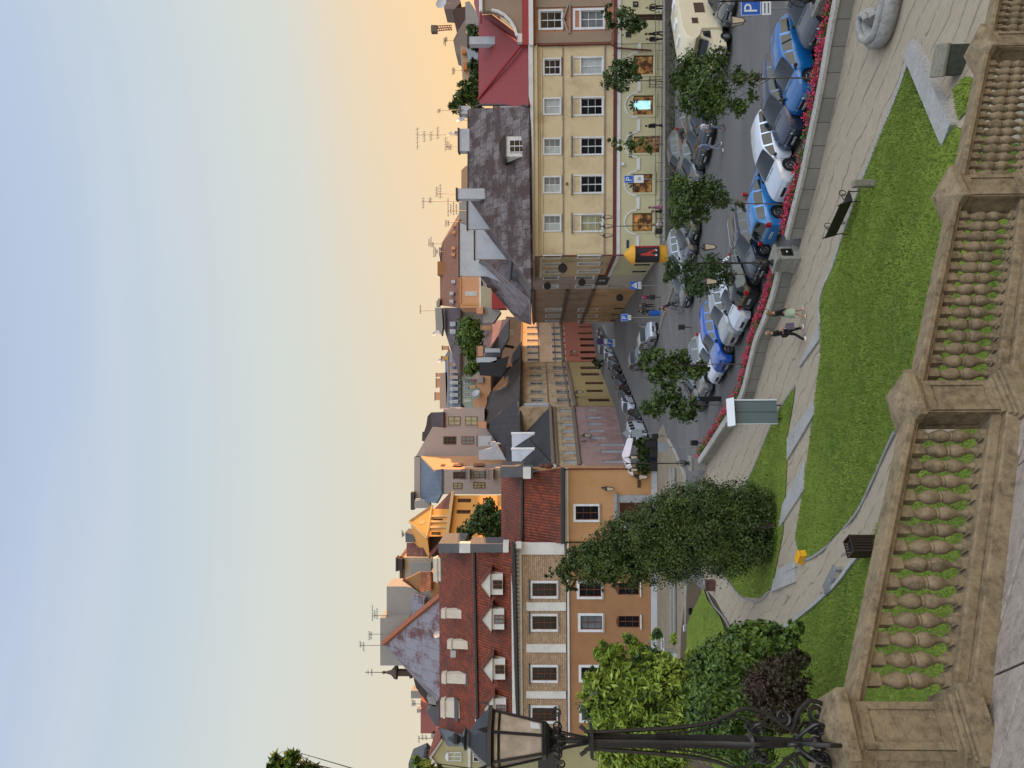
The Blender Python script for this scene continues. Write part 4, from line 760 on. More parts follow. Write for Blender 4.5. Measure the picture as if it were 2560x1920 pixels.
# ======================= street, left side =======================
CORAL=M('coral_plaster','#d0ae8e',.9,.08,.5,dirt='#a4764f',dirtamt=.35); BRICKR=M('red_shop_front','#a0604c',.85,.1,1); PINK=M('dusty_pink_plaster','#a0827c',.9,.12,.6,dirt='#5e4a47',dirtamt=.5); STR=M('streaky_brown_plaster','#b09778',.9,.15,.8,dirt='#5c4a3a',dirtamt=.7)
OLIV=M('ochre_ground_floor','#9a8558',.85,.12,1); SHUT=M('grey_white_shutter','#a3a7ac',.6,.08,3)
def street(name,label,A,B,floors,ztop,trim,depth=9,ends=True):
    f=Fac(A,B); base=(A[0],A[1],0); t=thing(name,label,'building',base)
    for i,(z0,z1,mat,ops,fm,cas) in enumerate(floors):
        rr=[f.rc(c3b,*o) for o in ops]; mb=MB(); wallgrid(mb,f,0,f.w,z0,z1,rr,.22,o=.03*(i==0)); 
        if ends: boxwalls(mb,f,0,f.w,z0+.004*i,z1,depth-.02*i)
        mkobj('ground_floor_wall' if i==0 else 'wall',mb,mat,t,base)
        for r in rr: win(t,f,r,base,2,2 if r[3]-r[2]<2.6 else 3,fm=fm,casing=cas,cw=.14,off0=.03*(i==0),pm=PANES[0] if fm is not SHUT else PANES[2])
    mb=MB()
    for z,h,o in trim: fbox(mb,f,(0,f.w,z,z+h),.035,o)
    fbox(mb,f,(-.1,f.w+.1,ztop-.1,ztop+.25),.035,.55); mkobj('cornice',mb,M('street_trim','#76685a',.9,.1),t,base); return t,f,base
tp,fp,bp=street('pink_house','dusty pink and brown house with grey white shutters nearest the parasol',(-10.85,97.8),(-3.65,115.2),
  [(0,6.55,PINK,[(700,815,1103,1125),(710,828,1155,1177),(720,840,1210,1232),(728,850,1268,1290),(805,1005,1322,1345),(812,1005,1375,1400),(832,1000,1460,1482),(690,780,1045,1062)],SHUT,None),
   (6.55,9.95,STR,[(483,590,1046,1066),(488,600,1108,1128),(492,603,1160,1181),(500,615,1212,1235),(500,622,1270,1293),(505,630,1320,1344),(515,635,1382,1406),(515,645,1460,1484)],SHUT,None)],9.95,[(6.3,.5,.25),(9.2,.2,.15)])
tb,fb_,bb=street('brown_house','stained brown three-storey house with ochre ground floor in the middle of the left street row',(-3.6,115.3),(4.3,149),
  [(0,6.2,OLIV,[(650,790,700,722),(655,805,752,775),(690,840,825,845),(700,835,888,908),(715,890,960,985)],BROWNF,None),
   (6.2,14.9,STR,[(243,335,703,727),(243,338,762,788),(245,350,825,852),(250,345,893,920),(255,348,962,988),(430,545,700,724),(440,550,760,785),(450,560,822,850),(460,570,893,920),(465,580,960,986)],WHITE,M('street_casing','#8d8577',.9,.1))],14.9,[(5.9,.5,.3),(6.9,.2,.15),(10.2,.15,.12)])
tc_,fc,bc=street('coral_house','peach and coral house with red ground floor at the far end of the street',(4.4,149.1),(16.5,170),
  [(0,7.0,BRICKR,[(640,780,375,385),(630,770,425,438),(645,765,470,490),(650,775,520,540),(650,780,575,595),(655,780,625,645)],BROWNF,None),
   (7.0,15.2,CORAL,[(217,315,378,396),(218,318,430,449),(218,318,483,502),(219,320,533,553),(220,322,583,603),(222,322,637,658),(413,515,378,398),(415,518,428,448),(417,520,476,496),(420,525,527,547),(423,528,577,598),(425,530,629,650)],WHITE,WHITEP)],15.2,[(6.6,.4,.3),(8.2,.2,.15),(11.6,.2,.15)])
mb=MB(); fbox(mb,fp,fp.rc(c3b,300,300.5,0,1),0,.01) if False else None
ch_=Fac((-13.5,92.8),(-10.95,97.7)); t=thing('cream_house','cream house behind the orange house corner with dark shop doors and ironwork','building',(-13.5,92.8,0)); mb=MB(); ops=[ch_.rc(c3b,505,650,1530,1548),ch_.rc(c3b,860,1045,1530,1545),ch_.rc(c3b,860,1045,1560,1575)]; wallgrid(mb,ch_,0,ch_.w,0,9.6,ops,.2); boxwalls(mb,ch_,0,ch_.w,0,9.6,7); mkobj('wall',mb,M('cream_plaster','#a9997a',.9,.08,1),t,t.location)
for r in ops: win(t,ch_,r,t.location,1,2,fm=DARK,pm=PANES[0])
mb=MB(); fbox(mb,ch_,(0,ch_.w,9.6,9.9),-.1,.4); fbox(mb,ch_,(0,ch_.w,5.9,6.2),.01,.3); mkobj('cornice',mb,WHITEP,t,t.location)
# roofs of these houses
slab('roof',SLATE,[(1386,1163,97.6),(1377,1016,115.0),(1306,1083,117),(1268,1090,118),(1262,1200,108),(1330,1215,101)],.25,tp,bp)
mb=MB(); mb.tube([P(1386,1163,97.4),P(1377,1016,114.8)],.16,6); mkobj('eaves_gutter',mb,GPL,tp,bp)
slab('roof',SLATEB,[c6b(990,640)+(116,),c6b(1002,300)+(149,),c6b(915,440)+(150,),c6b(850,495)+(149,),c6b(745,600)+(143,),c6b(702,745)+(138,),c6b(706,880)+(134,)],.3,tb,bb,label='brown side of the hipped felt roof')
slab('roof',SLATE,[c6b(990,642)+(116,),c6b(705,880)+(134,),c6b(790,1010)+(128,),c6b(890,1155)+(121,),c6b(1000,1200)+(113,)],.3,tb,bb,label='black side of the hipped felt roof')
slab('side_wall',GPL,[c3b(195,1008)+(115.6,),c3b(405,1006)+(115.4,),c3b(200,1230)+(118,),c3b(190,1225)+(118,)],.3,tb,bb)
slab('roof',SLATE,[c6b(1000,300)+(149.5,),c6b(1000,-20)+(168,),c6b(880,-30)+(175,),c6b(850,230)+(165,),c6b(830,440)+(152,)],.3,tc_,bc)
slab('roof',SLATE,[c3b(300,1620)+(98,),c3b(100,1610)+(104,),c3b(180,1230)+(118,),c3b(430,1500)+(97,)],.1,t,t.location)
for k,(y0,y1) in enumerate(((1243,1365),(1368,1532))):
    o=thing('roof_light_wall','triangular pale cheek wall on the dark felt roof, '+('the smaller right one' if k==0 else 'the larger left one'),'wall',P(*c3b(190,(y0+y1)/2),106-k*3)); mb=MB(); Yk=107-k*4
    mb.prism([P(*c3b(95,y0),Yk),P(*c3b(282,y0),Yk-2),P(*c3b(98,y1),Yk)],(0,-.3,0)); bmclean(mkobj('wall',mb,GPL,o,o.location)); mb=MB(); mb.tube([P(*c3b(95,y0),Yk-.2),P(*c3b(284,y0),Yk-2.2)],.22,6); mkobj('coping',mb,WHITEP,o,o.location)
# ======================= background buildings =======================
def bg(name,label,Y,parts,wins=(),f=c6b,cat='building',group=None):
    p0=P(*f(*parts[0][2][0][:2]),Y); base=(p0.x,Y,0); t=thing(name,label,cat,base,group=group)
    for i,(pn,mat,poly,dy,dp) in enumerate(parts):
        mb=MB(); 
        if len(poly[0])==3: uvslab(mb,[P(*f(q[0],q[1]),q[2]) for q in poly],dp)
        else: mb.prism([P(*f(*q),Y+dy) for q in poly],(0,dp,0))
        bmclean(mkobj(pn,mb,mat,t,base))
    for wv in wins:
        x0,x1,y0,y1=wv[:4]; fm=wv[4] if len(wv)>4 else WHITE; nx,ny=wv[5] if len(wv)>5 else (2,2); Yw=Y+(wv[6] if len(wv)>6 else 0)-.02
        F=Fac((P(*f(x1,y1),Yw).x,Yw),(P(*f(x1,y0),Yw).x,Yw)); win(t,F,F.rc(f,x0,x1,y0,y1),base,nx,ny,fm=fm,rev=-.0,casing=None,pm=wv[7] if len(wv)>7 else None,fr=.09,mul=.06)
    return t
MAUVE=M('mauve_grey_render','#9a8d87',.9,.05,.3); MAUVE2=M('warm_grey_render','#958c86',.9,.05,.3); BLUEROOF=M_seam('blue_grey_metal','#4a5665','#56606c',.8,0); DKR=M_seam('dark_brown_metal','#3a3032','#443637',.9,1); LITW=M('sunlit_render','#b98b67',.9,.06,.4); SAGE=M('sage_render','#87907f',.9,.06,.4); ORHOUSE=M('bright_ochre_render','#c48a45',.9,.05,.4)  # LITW: warmth of the low sun is put into the wall colour
RUSTR=M_sheets('brown_rust_roof','#5a3826','#7c4e35','#3d2a22',1.2,3.2,rust=.45); DKRR=M_sheets('aubergine_rust_roof','#2f2527','#4c3d3f','#5d5254',1.0,3.0,rust=.55); PINKR=M_seam('pinkish_metal','#8b6c67','#7c625f',.35,0); GREYW=M('grey_render','#8a8884',.9,.07,.4); REDW=M('red_render','#8e2f2c',.8,.06,.5); TILEO=M_tiles('orange_tiles','#b06a38','#8f4f2c')
bg('gable_building','large mauve grey building with stepped slanted gable and two big brown windows',135,
   [('wall',MAUVE,[(128,1135),(268,890),(640,890),(800,890),(800,1130)],0,10),('parapet',MAUVE,[(118,1130),(118,1480),(168,1480),(168,1128)],0,1.0),('stair_block',MAUVE,[(360,738),(360,889),(700,889),(700,738)],.3,9),
    ('roof',DKR,[(185,930),(182,1000),(200,1010),(268,888),(358,888),(358,768),(255,768),(228,800),(218,870),(200,925)],3,2),('stair_roof',DKR,[(258,768,137.5),(360,762,134.7),(360,890,134.7),(262,890,137.5)],0,.3)],
   [(360,465,965,1030,BROWNF,(2,3)),(508,612,965,1030,BROWNF,(2,3)),(400,500,800,872,BROWNF,(2,2),.3,PANES[3]),(540,640,800,872,BROWNF,(2,2),.3,PANES[3])])
t=bg('balcony_building','warm grey wing with ribbed blue grey metal roof, brown windows and two balconies',118,
   [('wall',MAUVE2,[(345,1240),(345,1445),(1000,1445),(1000,1240)],0,8),('roof',BLUEROOF,[(172,1130,134),(172,1500,134),(300,1520,120),(345,1440,117.8),(345,1235,117.8),(290,1245,118)],0,.3),('chimney',GREYW,[(120,1500),(120,1560),(250,1560),(250,1490)],12,1.5),('chimney',DARK,[(88,1430),(88,1575),(118,1575),(118,1430)],16,1.5)],
   [(440,515,1350,1400,BROWNF,(2,2)),(607,705,1345,1395,BROWNF,(2,3)),(440,540,1258,1315,BROWNF,(2,2)),(607,710,1255,1310,BROWNF,(2,2))])
base=t.location; q=[P(*c6b(172,1128),134),P(*c6b(285,1243),118),P(*c6b(345,1238),118),P(*c6b(900,1240),118),P(*c6b(900,1160),134),P(*c6b(640,1128),134)]; mb=MB(); uvslab(mb,q,.3); bmclean(mkobj('side_wall',mb,LITW,t,base))  # sun-facing flank coloured as lit, the front stays grey
for x in (570,765):
    mb=MB(); ybox(mb,c6b,x-3,x+8,1235,1325,116.8,118); mkobj('balcony_floor',mb,GREYW,t,base); mb=MB()
    for y in range(1237,1326,9): a_,b_=P(*c6b(x-62,y),116.85),P(*c6b(x,y),116.85); mb.tube([a_,b_],.03,4)
    mb.tube([P(*c6b(x-62,1237),116.85),P(*c6b(x-62,1325),116.85)],.05,4); mb.tube([P(*c6b(x-30,1237),116.85),P(*c6b(x-30,1325),116.85)],.03,4); mkobj('railing',mb,DARK,t,base)
for x0,x1,y0,y1 in ((340,372,1198,1212),(443,515,1195,1215),(610,700,1195,1213)):
    F=Fac((-13.62,118),(-12.95,134)); 
    mb=MB(); r=F.rc(c6b,x0,x1,y0,y1); fbox(mb,F,r,.02,.1); mkobj('louvre_window',mb,BROWNF,t,base)
# lit ochre gabled house
oA=Vector((-21.2,100,0)); oB=oA+Vector((.56,.83,0))*9.0; FO=Fac(oA,oB); base=oA; t=thing('ochre_house','bright ochre house with pointed attic gable and round window catching the evening sun','building',base)
ops=[FO.rc(c6b,478,590,1480,1512),FO.rc(c6b,470,585,1574,1606),FO.rc(c6b,685,772,1476,1506),FO.rc(c6b,683,765,1572,1602),FO.rc(c7b,600,682,62,88),FO.rc(c7b,597,680,115,141)][:4]+[FO.rc(c7b,597,680,170,196)]
zo=FO.uv(1126,1290)[1]; mb=MB(); wallgrid(mb,FO,0,FO.w,0,zo,ops,.25); boxwalls(mb,FO,0,FO.w,0,zo,8); mkobj('wall',mb,ORHOUSE,t,base)
for r in ops: win(t,FO,r,base,2,3,fm=BROWNF,pm=PANES[0])
OT=M('ochre_trim','#bb9868',.85,.05); mb=MB(); fbox(mb,FO,(-.1,FO.w+.1,zo-.2,zo+.25),.01,.7); mkobj('cornice',mb,OT,t,base)
ga=FO.uv(*c7b(430,225)); gb=FO.uv(*c7b(435,55)); gt=FO.uv(*c7b(312,150)); r0,r1=min(ga[0],gb[0]),max(ga[0],gb[0]); zt=(ga[1]+gb[1])/2
at=[FO.rc(c7b,450,512,114,140),FO.rc(c7b,440,500,196,216)]
mb=MB(); wallgrid(mb,FO,r0,r1,zo+.25,zt,at,.2,o=-.02); mkobj('attic_wall',mb,ORHOUSE,t,base)
for r in at: win(t,FO,r,base,2,2,fm=BROWNF,off0=-.02,pm=PANES[0])
mb=MB(); mb.prism([FO.p(r0-.3,zt,.1),FO.p(r1+.3,zt,.1),FO.p((r0+r1)/2,gt[1],.1)],FO.n*-4); bmclean(mkobj('gable',mb,ORHOUSE,t,base)); m_=(r0+r1)/2
mb=MB(); 
for s_,e_ in (((r0-.5,zt),(m_,gt[1]+.2)),((m_,gt[1]+.2),(r1+.5,zt)),((r0-.5,zt),(r1+.5,zt))): mb.tube([FO.p(*s_,.18),FO.p(*e_,.18)],.18,4)
for q in (.3,.5,.7): fbox(mb,FO,(r0+(r1-r0)*q-.18,r0+(r1-r0)*q+.18,zo+.25,zt),.0,.2)
mkobj('gable_trim',mb,OT,t,base)
mb=MB(); c_=FO.p(m_,zt+(gt[1]-zt)*.42,.12); o=mkobj('round_window',(lambda m:(m.lathe([(.0,0),(.32,0),(.38,.04),(.5,.04),(.5,-.05)],12),m)[1])(MB()),OT,t); o.location=c_-Vector(base); o.rotation_euler=(R(90),0,math.atan2(FO.d.y,FO.d.x))
mb=MB(); uvslab(mb,[FO.p(-.3,zo+.25,.5),FO.p(r0,zo+.25,.3),FO.p(r0,zt,-3),FO.p(-.3,zt,-3)],.2); uvslab(mb,[FO.p(r1,zo+.25,.5),FO.p(FO.w+.3,zo+.25,.5),FO.p(FO.w+.3,zt+1.5,-4.5),FO.p(r1,zt+1.5,-4.5)],.2); mkobj('roof',mb,TILE2,t,base)
# roofs just behind the tall townhouse
t=bg('pyramid_roof_building','building with patchy grey red metal pyramid roof and grey boxes behind',90,
  [('roof',ZINCP,[(145,885,94),(492,590,88),(492,1225,88)],0,.3),('roof',ZINCP,[(145,885,94),(492,1225,88),(470,1260,98)],0,.3),('wall',GREYW,[(470,600),(470,1225),(640,1225),(640,600)],-1,4),
   ('stair_block',GREYW,[(125,730),(125,1025),(300,1025),(300,730)],4.5,4),('lift_block',GREYW,[(165,535),(165,728),(440,728),(440,560),(280,535)],6,4)],f=c7b)
mb=MB(); mb.tube([P(*c7b(147,885),93.8),P(*c7b(320,735),90.8),P(*c7b(500,588),87.7)],.42,5); mkobj('ridge_cap',mb,M('copper_cap','#8b5136',.6,.15),t,t.location)
slabp=ZINCP; bg('lean_to_roof','small patchy metal roof slope right of the pyramid roof',93,[('roof',ZINCP,[(275,560,99),(400,600,92),(390,680,92),(285,728,97)],0,.2),('wall',GREYW,[(400,560),(400,680),(520,700),(520,560)],0,3)],f=c7b)
bg('tile_gable_house','small pointed gable roof of orange clay tiles glowing beside the pyramid roof',91,[('wall',M('ochre_dark_wall','#8d6a45',.9,.1),[(375,445),(268,498),(372,575)],0,.5),('roof',TILEO,[(372,446,90.5),(372,572,90.5),(438,560,88.5),(438,445,88.5)],0,.2),('lower_wall',M('ochre_dark_wall','#8d6a45'),[(436,450),(436,600),(500,580),(500,450)],-2,3),('eaves',BROWNF,[(366,572),(378,578),(262,500),(268,488)],-.3,.6)],f=c7b)
bg('beige_attic_building','beige parapet building with a row of small dark square holes under its roof',112,[('wall',M('beige_attic','#a39480',.9,.06),[(262,355),(262,500),(520,500),(520,355)],0,8),('grey_wall',GREYW,[(312,385),(312,470),(440,440),(440,385)],-.4,.4),('roof',BROWNF,[(245,350),(245,530),(262,530),(262,350)],-.3,8)],[(268,276,a,a+9,DARK,(1,1),0,PANES[0]) for a in range(372,480,17)],f=c7b)
bg('red_tile_house','dark red ribbed roof with grey metal box, left of the ochre gable',104,[('roof',TILE2,[(288,265,108),(288,350,108),(392,352,103),(392,262,103)],0,.2),('grey_box',LEADM,[(280,200),(282,262),(330,262),(345,220)],0,3),('wall',M('dark_brown_wall','#54443d',.9,.1),[(390,200),(390,352),(520,352),(520,200)],-1,4)],f=c7b)
bg('brick_stack','dark brick chimney stack on the beige parapet building',111,[('stack',M('dark_brick','#3f3230',.9,.1),[(228,362),(228,440),(262,436),(262,366)],0,1.4),('cap',DARK,[(220,358),(220,442),(230,442),(230,358)],-.1,1.7)],f=c7b,cat='chimney')
bg('slanted_shed_roof','curved grey sheet roof slopes left of the pyramid roof',96,[('roof',ZINCP,[(335,1120),(345,1160),(425,1270),(470,1280),(470,1220),(330,1095)],0,3),('side',GREYW,[(412,1220),(470,1215),(470,1270),(425,1262)],-1,1),('lower_roof',LEADM,[(410,1310),(470,1400),(490,1400),(490,1240),(470,1240)],0,3)],f=c7b)
bg('grey_block','pale grey chimney block left of the shed roof',99,[('wall',GREYW,[(315,1182),(315,1228),(380,1228),(360,1182)],0,2)],f=c7b,cat='chimney')
bg('distant_red_house','distant flat pinkish red building left of the tile roof ridge',150,[('wall',M('pinkish_red_render','#8c5550',.9,.08),[(375,1240),(375,1445),(500,1445),(500,1300)],0,8),('roof',GREYW,[(440,1445),(440,1475),(500,1500),(500,1400)],0,5)],f=c7b)
bg('small_flue','small grey metal chimney pot on the distant red building',148,[('pot',GREYW,[(352,1292),(352,1318),(378,1315),(378,1296)],0,1)],f=c7b,cat='chimney')
OLV=M('olive_yellow_plaster','#9d9772',.9,.06,.6,dirt='#8a8465')
t=bg('olive_gable_house','olive yellow gable house with arched white window behind the lantern',92,[('wall',OLV,[(432,1590),(505,1488),(1200,1488),(1200,1900),(600,1900),(600,1740)],0,8),('gable_trim',WHITEP,[(425,1590),(470,1525),(480,1530),(440,1592),(560,1740),(552,1752)],-.3,.5),('gable_trim',WHITEP,[(425,1588),(500,1478),(512,1488),(440,1596)],-.31,.5),('string_course',WHITEP,[(668,1488),(668,1900),(684,1900),(684,1488)],-.2,.3),('roof_edge',M('red_verge','#7c3b2b',.8,.1),[(420,1588),(496,1474),(500,1480),(426,1592)],-.5,9)],[(548,628,1560,1615,WHITE,(2,2)),(700,800,1560,1620,WHITE,(2,2))],f=c7b)
mb=MB(); F=Fac((P(*c7b(560,1615),91.9).x,91.9),(P(*c7b(560,1560),91.9).x,91.9)); r=F.rc(c7b,528,548,1560,1615); m_=(r[0]+r[1])/2; h=(r[1]-r[0])/2; mb.prism([F.p(m_+math.cos(a)*h,r[2]+math.sin(a)*(r[3]-r[2]),.03) for a in np.linspace(0,math.pi,9)],(0,-.08,0)); mkobj('arched_light',mb,WHITE,t,t.location)
bg('low_annex','low dark roofed annex with white window left of the townhouse',78,[('wall',OLV,[(1350,1850),(1350,1945),(1642,1945),(1642,1850)],0,6),('roof',DARK,[(1345,1872),(1345,1950),(1395,1950),(1395,1872)],-.4,1)],[(1372,1420,1858,1872,WHITE,(1,2)),(1480,1560,1868,1900,DARK,(1,2))],f=lambda x,y:(x,y))
bg('grey_gable_roof','grey slate roof corner above the left edge gable house',100,[('roof',LEADM,[(300,1630),(300,1700),(420,1700),(420,1625),(390,1590)],0,4)],f=c7b)
# between the street roofs and the horizon
t=bg('mansard_row','long distant blue grey mansard building with a row of lit dormers',182,[('roof',M_seam('blue_mansard','#6a7482','#757c86',.7,0),[(372,300,184),(405,240,184),(500,470,180),(500,730,180),(385,735,184)],0,.3),('upper_roof',M('pinkish_parapet','#a58a7b',.9,.07),[(330,440),(330,735),(398,735),(405,430)],2,6),('trim',LINT,[(398,240),(398,735),(406,735),(406,240)],-1.5,1),('wall',GREYW,[(500,250),(500,735),(700,735),(700,250)],-1,6)],
   [(432,480,y-11,y+11,WHITE,(2,2),-2.4,PANES[1]) for y in (370,425,475,520,572,622,677)])
for y in (370,425,475,520,572,622,677):
    mb=MB(); ybox(mb,c6b,428,482,y-15,y+15,179.7,182); mb.prism([P(*c6b(430,y-19),179.6),P(*c6b(405,y),179.6),P(*c6b(430,y+19),179.6)],(0,2,0)); bmclean(mkobj('dormer',mb,LITW if y<500 else GPL,t,t.location))  # dormers towards the sun take the sunlit colour
bg('sage_house','pale sage green house with four small windows behind the lit terrace walls',168,[('wall',SAGE,[(512,490),(512,690),(560,735),(760,735),(760,490)],0,7),('roof_edge',DARK,[(500,490),(500,740),(508,740),(508,490)],-.4,7)],[(530,585,y-13,y+13,WHITE,(2,2)) for y in (516,567,618,667)])
t=bg('terrace_walls','sunlit peach parapets and small chimneys in front of the sage green house',152,[('parapet',LITW,[(632,460),(632,560),(660,560),(660,640),(610,660),(610,740),(720,720),(720,640),(752,600),(752,455),(700,450)],0,4),('flue',REDW,[(612,492),(612,512),(640,508),(640,496)],-.5,1),('flue',LITW,[(585,540),(585,568),(625,562),(625,545)],-.5,1),('box',GREYW,[(640,470),(640,520),(690,520),(690,470)],-.6,.8)])
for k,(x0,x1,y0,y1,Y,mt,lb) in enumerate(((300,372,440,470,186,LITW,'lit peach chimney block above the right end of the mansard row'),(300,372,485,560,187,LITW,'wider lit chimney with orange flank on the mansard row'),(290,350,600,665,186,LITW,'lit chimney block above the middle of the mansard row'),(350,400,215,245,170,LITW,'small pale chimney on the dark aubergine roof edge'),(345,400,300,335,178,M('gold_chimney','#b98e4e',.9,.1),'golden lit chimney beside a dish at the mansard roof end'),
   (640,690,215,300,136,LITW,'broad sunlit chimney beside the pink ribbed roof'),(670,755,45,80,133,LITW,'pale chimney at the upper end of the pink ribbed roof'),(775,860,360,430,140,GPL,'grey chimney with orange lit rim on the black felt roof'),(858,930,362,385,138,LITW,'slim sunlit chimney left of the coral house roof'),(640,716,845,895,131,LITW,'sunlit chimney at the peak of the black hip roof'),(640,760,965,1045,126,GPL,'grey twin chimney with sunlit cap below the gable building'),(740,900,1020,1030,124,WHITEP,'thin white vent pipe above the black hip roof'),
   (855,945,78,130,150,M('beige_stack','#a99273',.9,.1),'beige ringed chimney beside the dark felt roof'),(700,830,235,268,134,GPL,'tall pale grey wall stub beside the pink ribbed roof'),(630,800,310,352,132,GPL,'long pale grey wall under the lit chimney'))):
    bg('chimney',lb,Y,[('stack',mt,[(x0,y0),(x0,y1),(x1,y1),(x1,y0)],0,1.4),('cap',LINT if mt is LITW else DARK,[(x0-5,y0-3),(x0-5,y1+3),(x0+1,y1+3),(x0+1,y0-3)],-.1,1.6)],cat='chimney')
bg('grey_fire_wall','long grey stepped wall running below the sunlit chimneys over the black roof',120,[('wall',GPL,[(640,1090),(640,1160),(880,1158),(790,1010),(760,1010),(760,1060)],0,1),('coping',LITW,[(634,1088),(634,1162),(642,1162),(642,1088)],-.1,1.2)],cat='wall')
bg('pink_roof_house','house with ribbed pinkish metal roof slope in front of the green trees',136,[('roof',PINKR,[(765,10,150),(905,-10,140),(742,236,134),(688,195,138)],0,.3),('wall',M('blue_grey_render','#6c7077',.9,.08),[(742,236),(905,-10),(900,150),(840,250),(830,300),(700,300)],.5,4)])
bg('dark_gap_roof','low dark roof between the grey wall stubs',130,[('roof',SLATE,[(745,350),(660,350),(660,460),(850,470),(870,420),(900,300)],2,2)])
t=bg('aubergine_roof_house','large dark aubergine roof with streaks falling to the left, grey parapet on top',165,[('roof',DKRR,[(355,-102,178),(362,60,178),(490,470,160),(500,490,160),(500,-102,160)],0,.3),('parapet',GREYW,[(290,-102),(298,95),(335,110),(345,130),(355,60),(345,-102)],8,3),('wall',GREYW,[(500,-102),(500,490),(760,490),(760,-102)],-4,8)],[(565,610,385,420,DARK,(1,2),-4)])
for y in (32,95): mb=MB(); ybox(mb,c6b,412,460,y-18,y+18,163,167); mkobj('dormer',mb,GPL,t,t.location)
t=bg('rust_roof_house','big sunlit rusty brown roof with many small dormers rising over the fire walls',150,[('roof',RUSTR,[(605,385,158),(385,765,162),(368,930,162),(370,1340,162),(545,1362,148),(545,560,148)],0,.3),('wall',GREYW,[(545,385),(545,1362),(800,1362),(800,385)],-1,9),('chimney',M('brown_stack','#8a6038',.9,.1),[(345,935),(345,1060),(405,1060),(405,935)],10,2),('chimney',GREYW,[(358,805),(358,870),(375,935),(385,935),(385,805)],12,2),('chimney',GREYW,[(335,1305),(335,1350),(362,1345),(370,1280),(360,1270)],10,2)],f=c5)
for x,y in ((498,597),(490,665),(488,810),(485,870),(487,1120),(470,1228),(470,1300)): mb=MB(); ybox(mb,c5,x-15,x+22,y-13,y+13,150,154); mkobj('dormer',mb,LITW if y<900 else GPL,t,t.location)  # sunlit dormers get their glow from the wall colour
t=bg('peach_house','sunlit peach house with one tall window left of the tall grey fire wall',128,[('wall',LITW,[(550,1075),(550,1360),(735,1360),(735,1075)],0,8),('trim',M('gold_trim','#b88950',.85,.05),[(552,1322),(552,1334),(735,1334),(735,1322)],-.15,.2),('trim',M('gold_trim','#b88950'),[(548,1080),(548,1320),(560,1320),(560,1080)],-.2,.3),('cornice',WHITEP,[(732,1075),(732,1365),(745,1365),(745,1075)],-.4,.8)],[(603,705,1212,1250,WHITE,(2,2))],f=c5)
bg('red_wall_house','small bright red rendered wall and beige annexes under the peach house',123,[('wall',REDW,[(845,1200),(845,1368),(985,1368),(870,1210)],0,3),('annex',M('olive_cream','#98937a',.9,.06),[(745,1160),(745,1355),(845,1360),(845,1195),(790,1165)],2,4),('box',LITW,[(705,1365),(705,1415),(765,1415),(765,1350)],0,2),('grey_wall',GREYW,[(765,1355),(765,1500),(860,1500),(930,1400),(900,1360)],1,3)],f=c5)
bg('distant_beige_tower','small distant beige block left of the rusted ridge chimney',170,[('wall',M('dist_beige','#9c8468',.9,.06),[(565,95),(565,260),(640,260),(640,40),(600,60)],0,6),('wall',M('dist_beige','#9c8468'),[(575,380),(555,460),(600,560),(640,560),(640,380)],-8,5)],f=c5)
bg('distant_blue_roof_house','distant house with blue grey gabled roofs above the red roof',140,[('roof',M('dist_blue','#7f8b98',.8,.06),[(612,450),(690,600),(625,750),(650,810),(720,810),(720,420),(650,430)],-10,5),('wall',M('dist_tan','#9b8770',.9,.06),[(558,500),(585,830),(640,830),(640,450),(560,420)],0,8),('chimney',M('dist_orange','#a76b3c',.9,.05),[(585,575),(585,640),(615,640),(615,575)],-1,1.5),('chimney',M('dist_orange','#a76b3c'),[(572,458),(572,490),(605,490),(605,458)],-1,1.5)],f=c4)
bg('distant_far_houses','cluster of dark distant house gables at the upper right skyline',150,[('wall',M('dist_grey','#77706a',.9,.08),[(540,275),(490,370),(510,480),(555,505),(640,505),(640,240),(600,180)],0,6),('roof',M('dist_dark','#4b3b36',.9,.1),[(485,115),(500,200),(540,275),(620,170),(600,60),(500,80)],2,6),('gable',M('dist_mauve','#7d6f6b',.9,.06),[(405,25),(405,78),(500,85),(560,20),(540,-60),(420,-60)],4,6),('lower_wall',GREYW,[(600,20),(605,230),(725,230),(725,140),(640,10)],-20,3)],f=c4)
t=bg('mast_sign','small lattice mast with a boxy sign on the distant skyline',148,[('sign_box',M('mast_box','#5c534c',.8,.1),[(285,230),(285,290),(340,290),(340,230)],0,1.2)],f=c4,cat='mast')
mb=MB(); 
for y in (238,262,285): mb.tube([P(*c4(340,y if y!=262 else 262),148.5),P(*c4(480,250+(y-262)*.8),148.5)],.13,4)
for i in range(6): mb.tube([P(*c4(345+i*22,240),148.5),P(*c4(367+i*22,282),148.5)],.08,4)
mkobj('lattice',mb,M('mast_red','#8a5a48',.7,.1),t,t.location)
# curved roof dish
def dish(label,f,x,y,Y,r,az=.8):
    c_=P(*f(x,y),Y); t=thing('satellite_dish',label,'dish',c_); mb=MB(); mb.lathe([(0,0),(r*.5,.05*r),(r*.85,.16*r),(r,.26*r),(r*.97,.28*r),(r*.5,.09*r),(0,.05*r)],14,cap=False); o=mkobj('reflector',mb,M('dish_grey','#9a9ba0',.5,.06),t,smooth=50); o.rotation_euler=(R(72),0,az)
    mb=MB(); mb.tube([(0,0,-r*1.6),(0,0,0),(math.sin(az)*.1,.1,0)],.04*max(r,.6),5); mkobj('mast',mb,DARK,t); return t
dish('large weathered satellite dish between the small white chimney and the tree',c4,565,1108,80,.55); dish('grey satellite dish on the tall aerial pole',c4,465,1240,80,.38); dish('small tan dish beside the aerial pole',c4,520,1228,80.3,.25,-.5); dish('round dish on the far left roof end of the aubergine house',c6b,300,115,165,.9); dish('round dish beside the golden lit chimney',c6b,340,340,178,.9); dish('brown dish on the far right skyline house',c4,385,35,150,1.2,.2); dish('dark round dish in front of the sage green house',c6b,630,612,151,.9); dish('white dish on the clay tile ridge',c7b,480,835,85,.45)
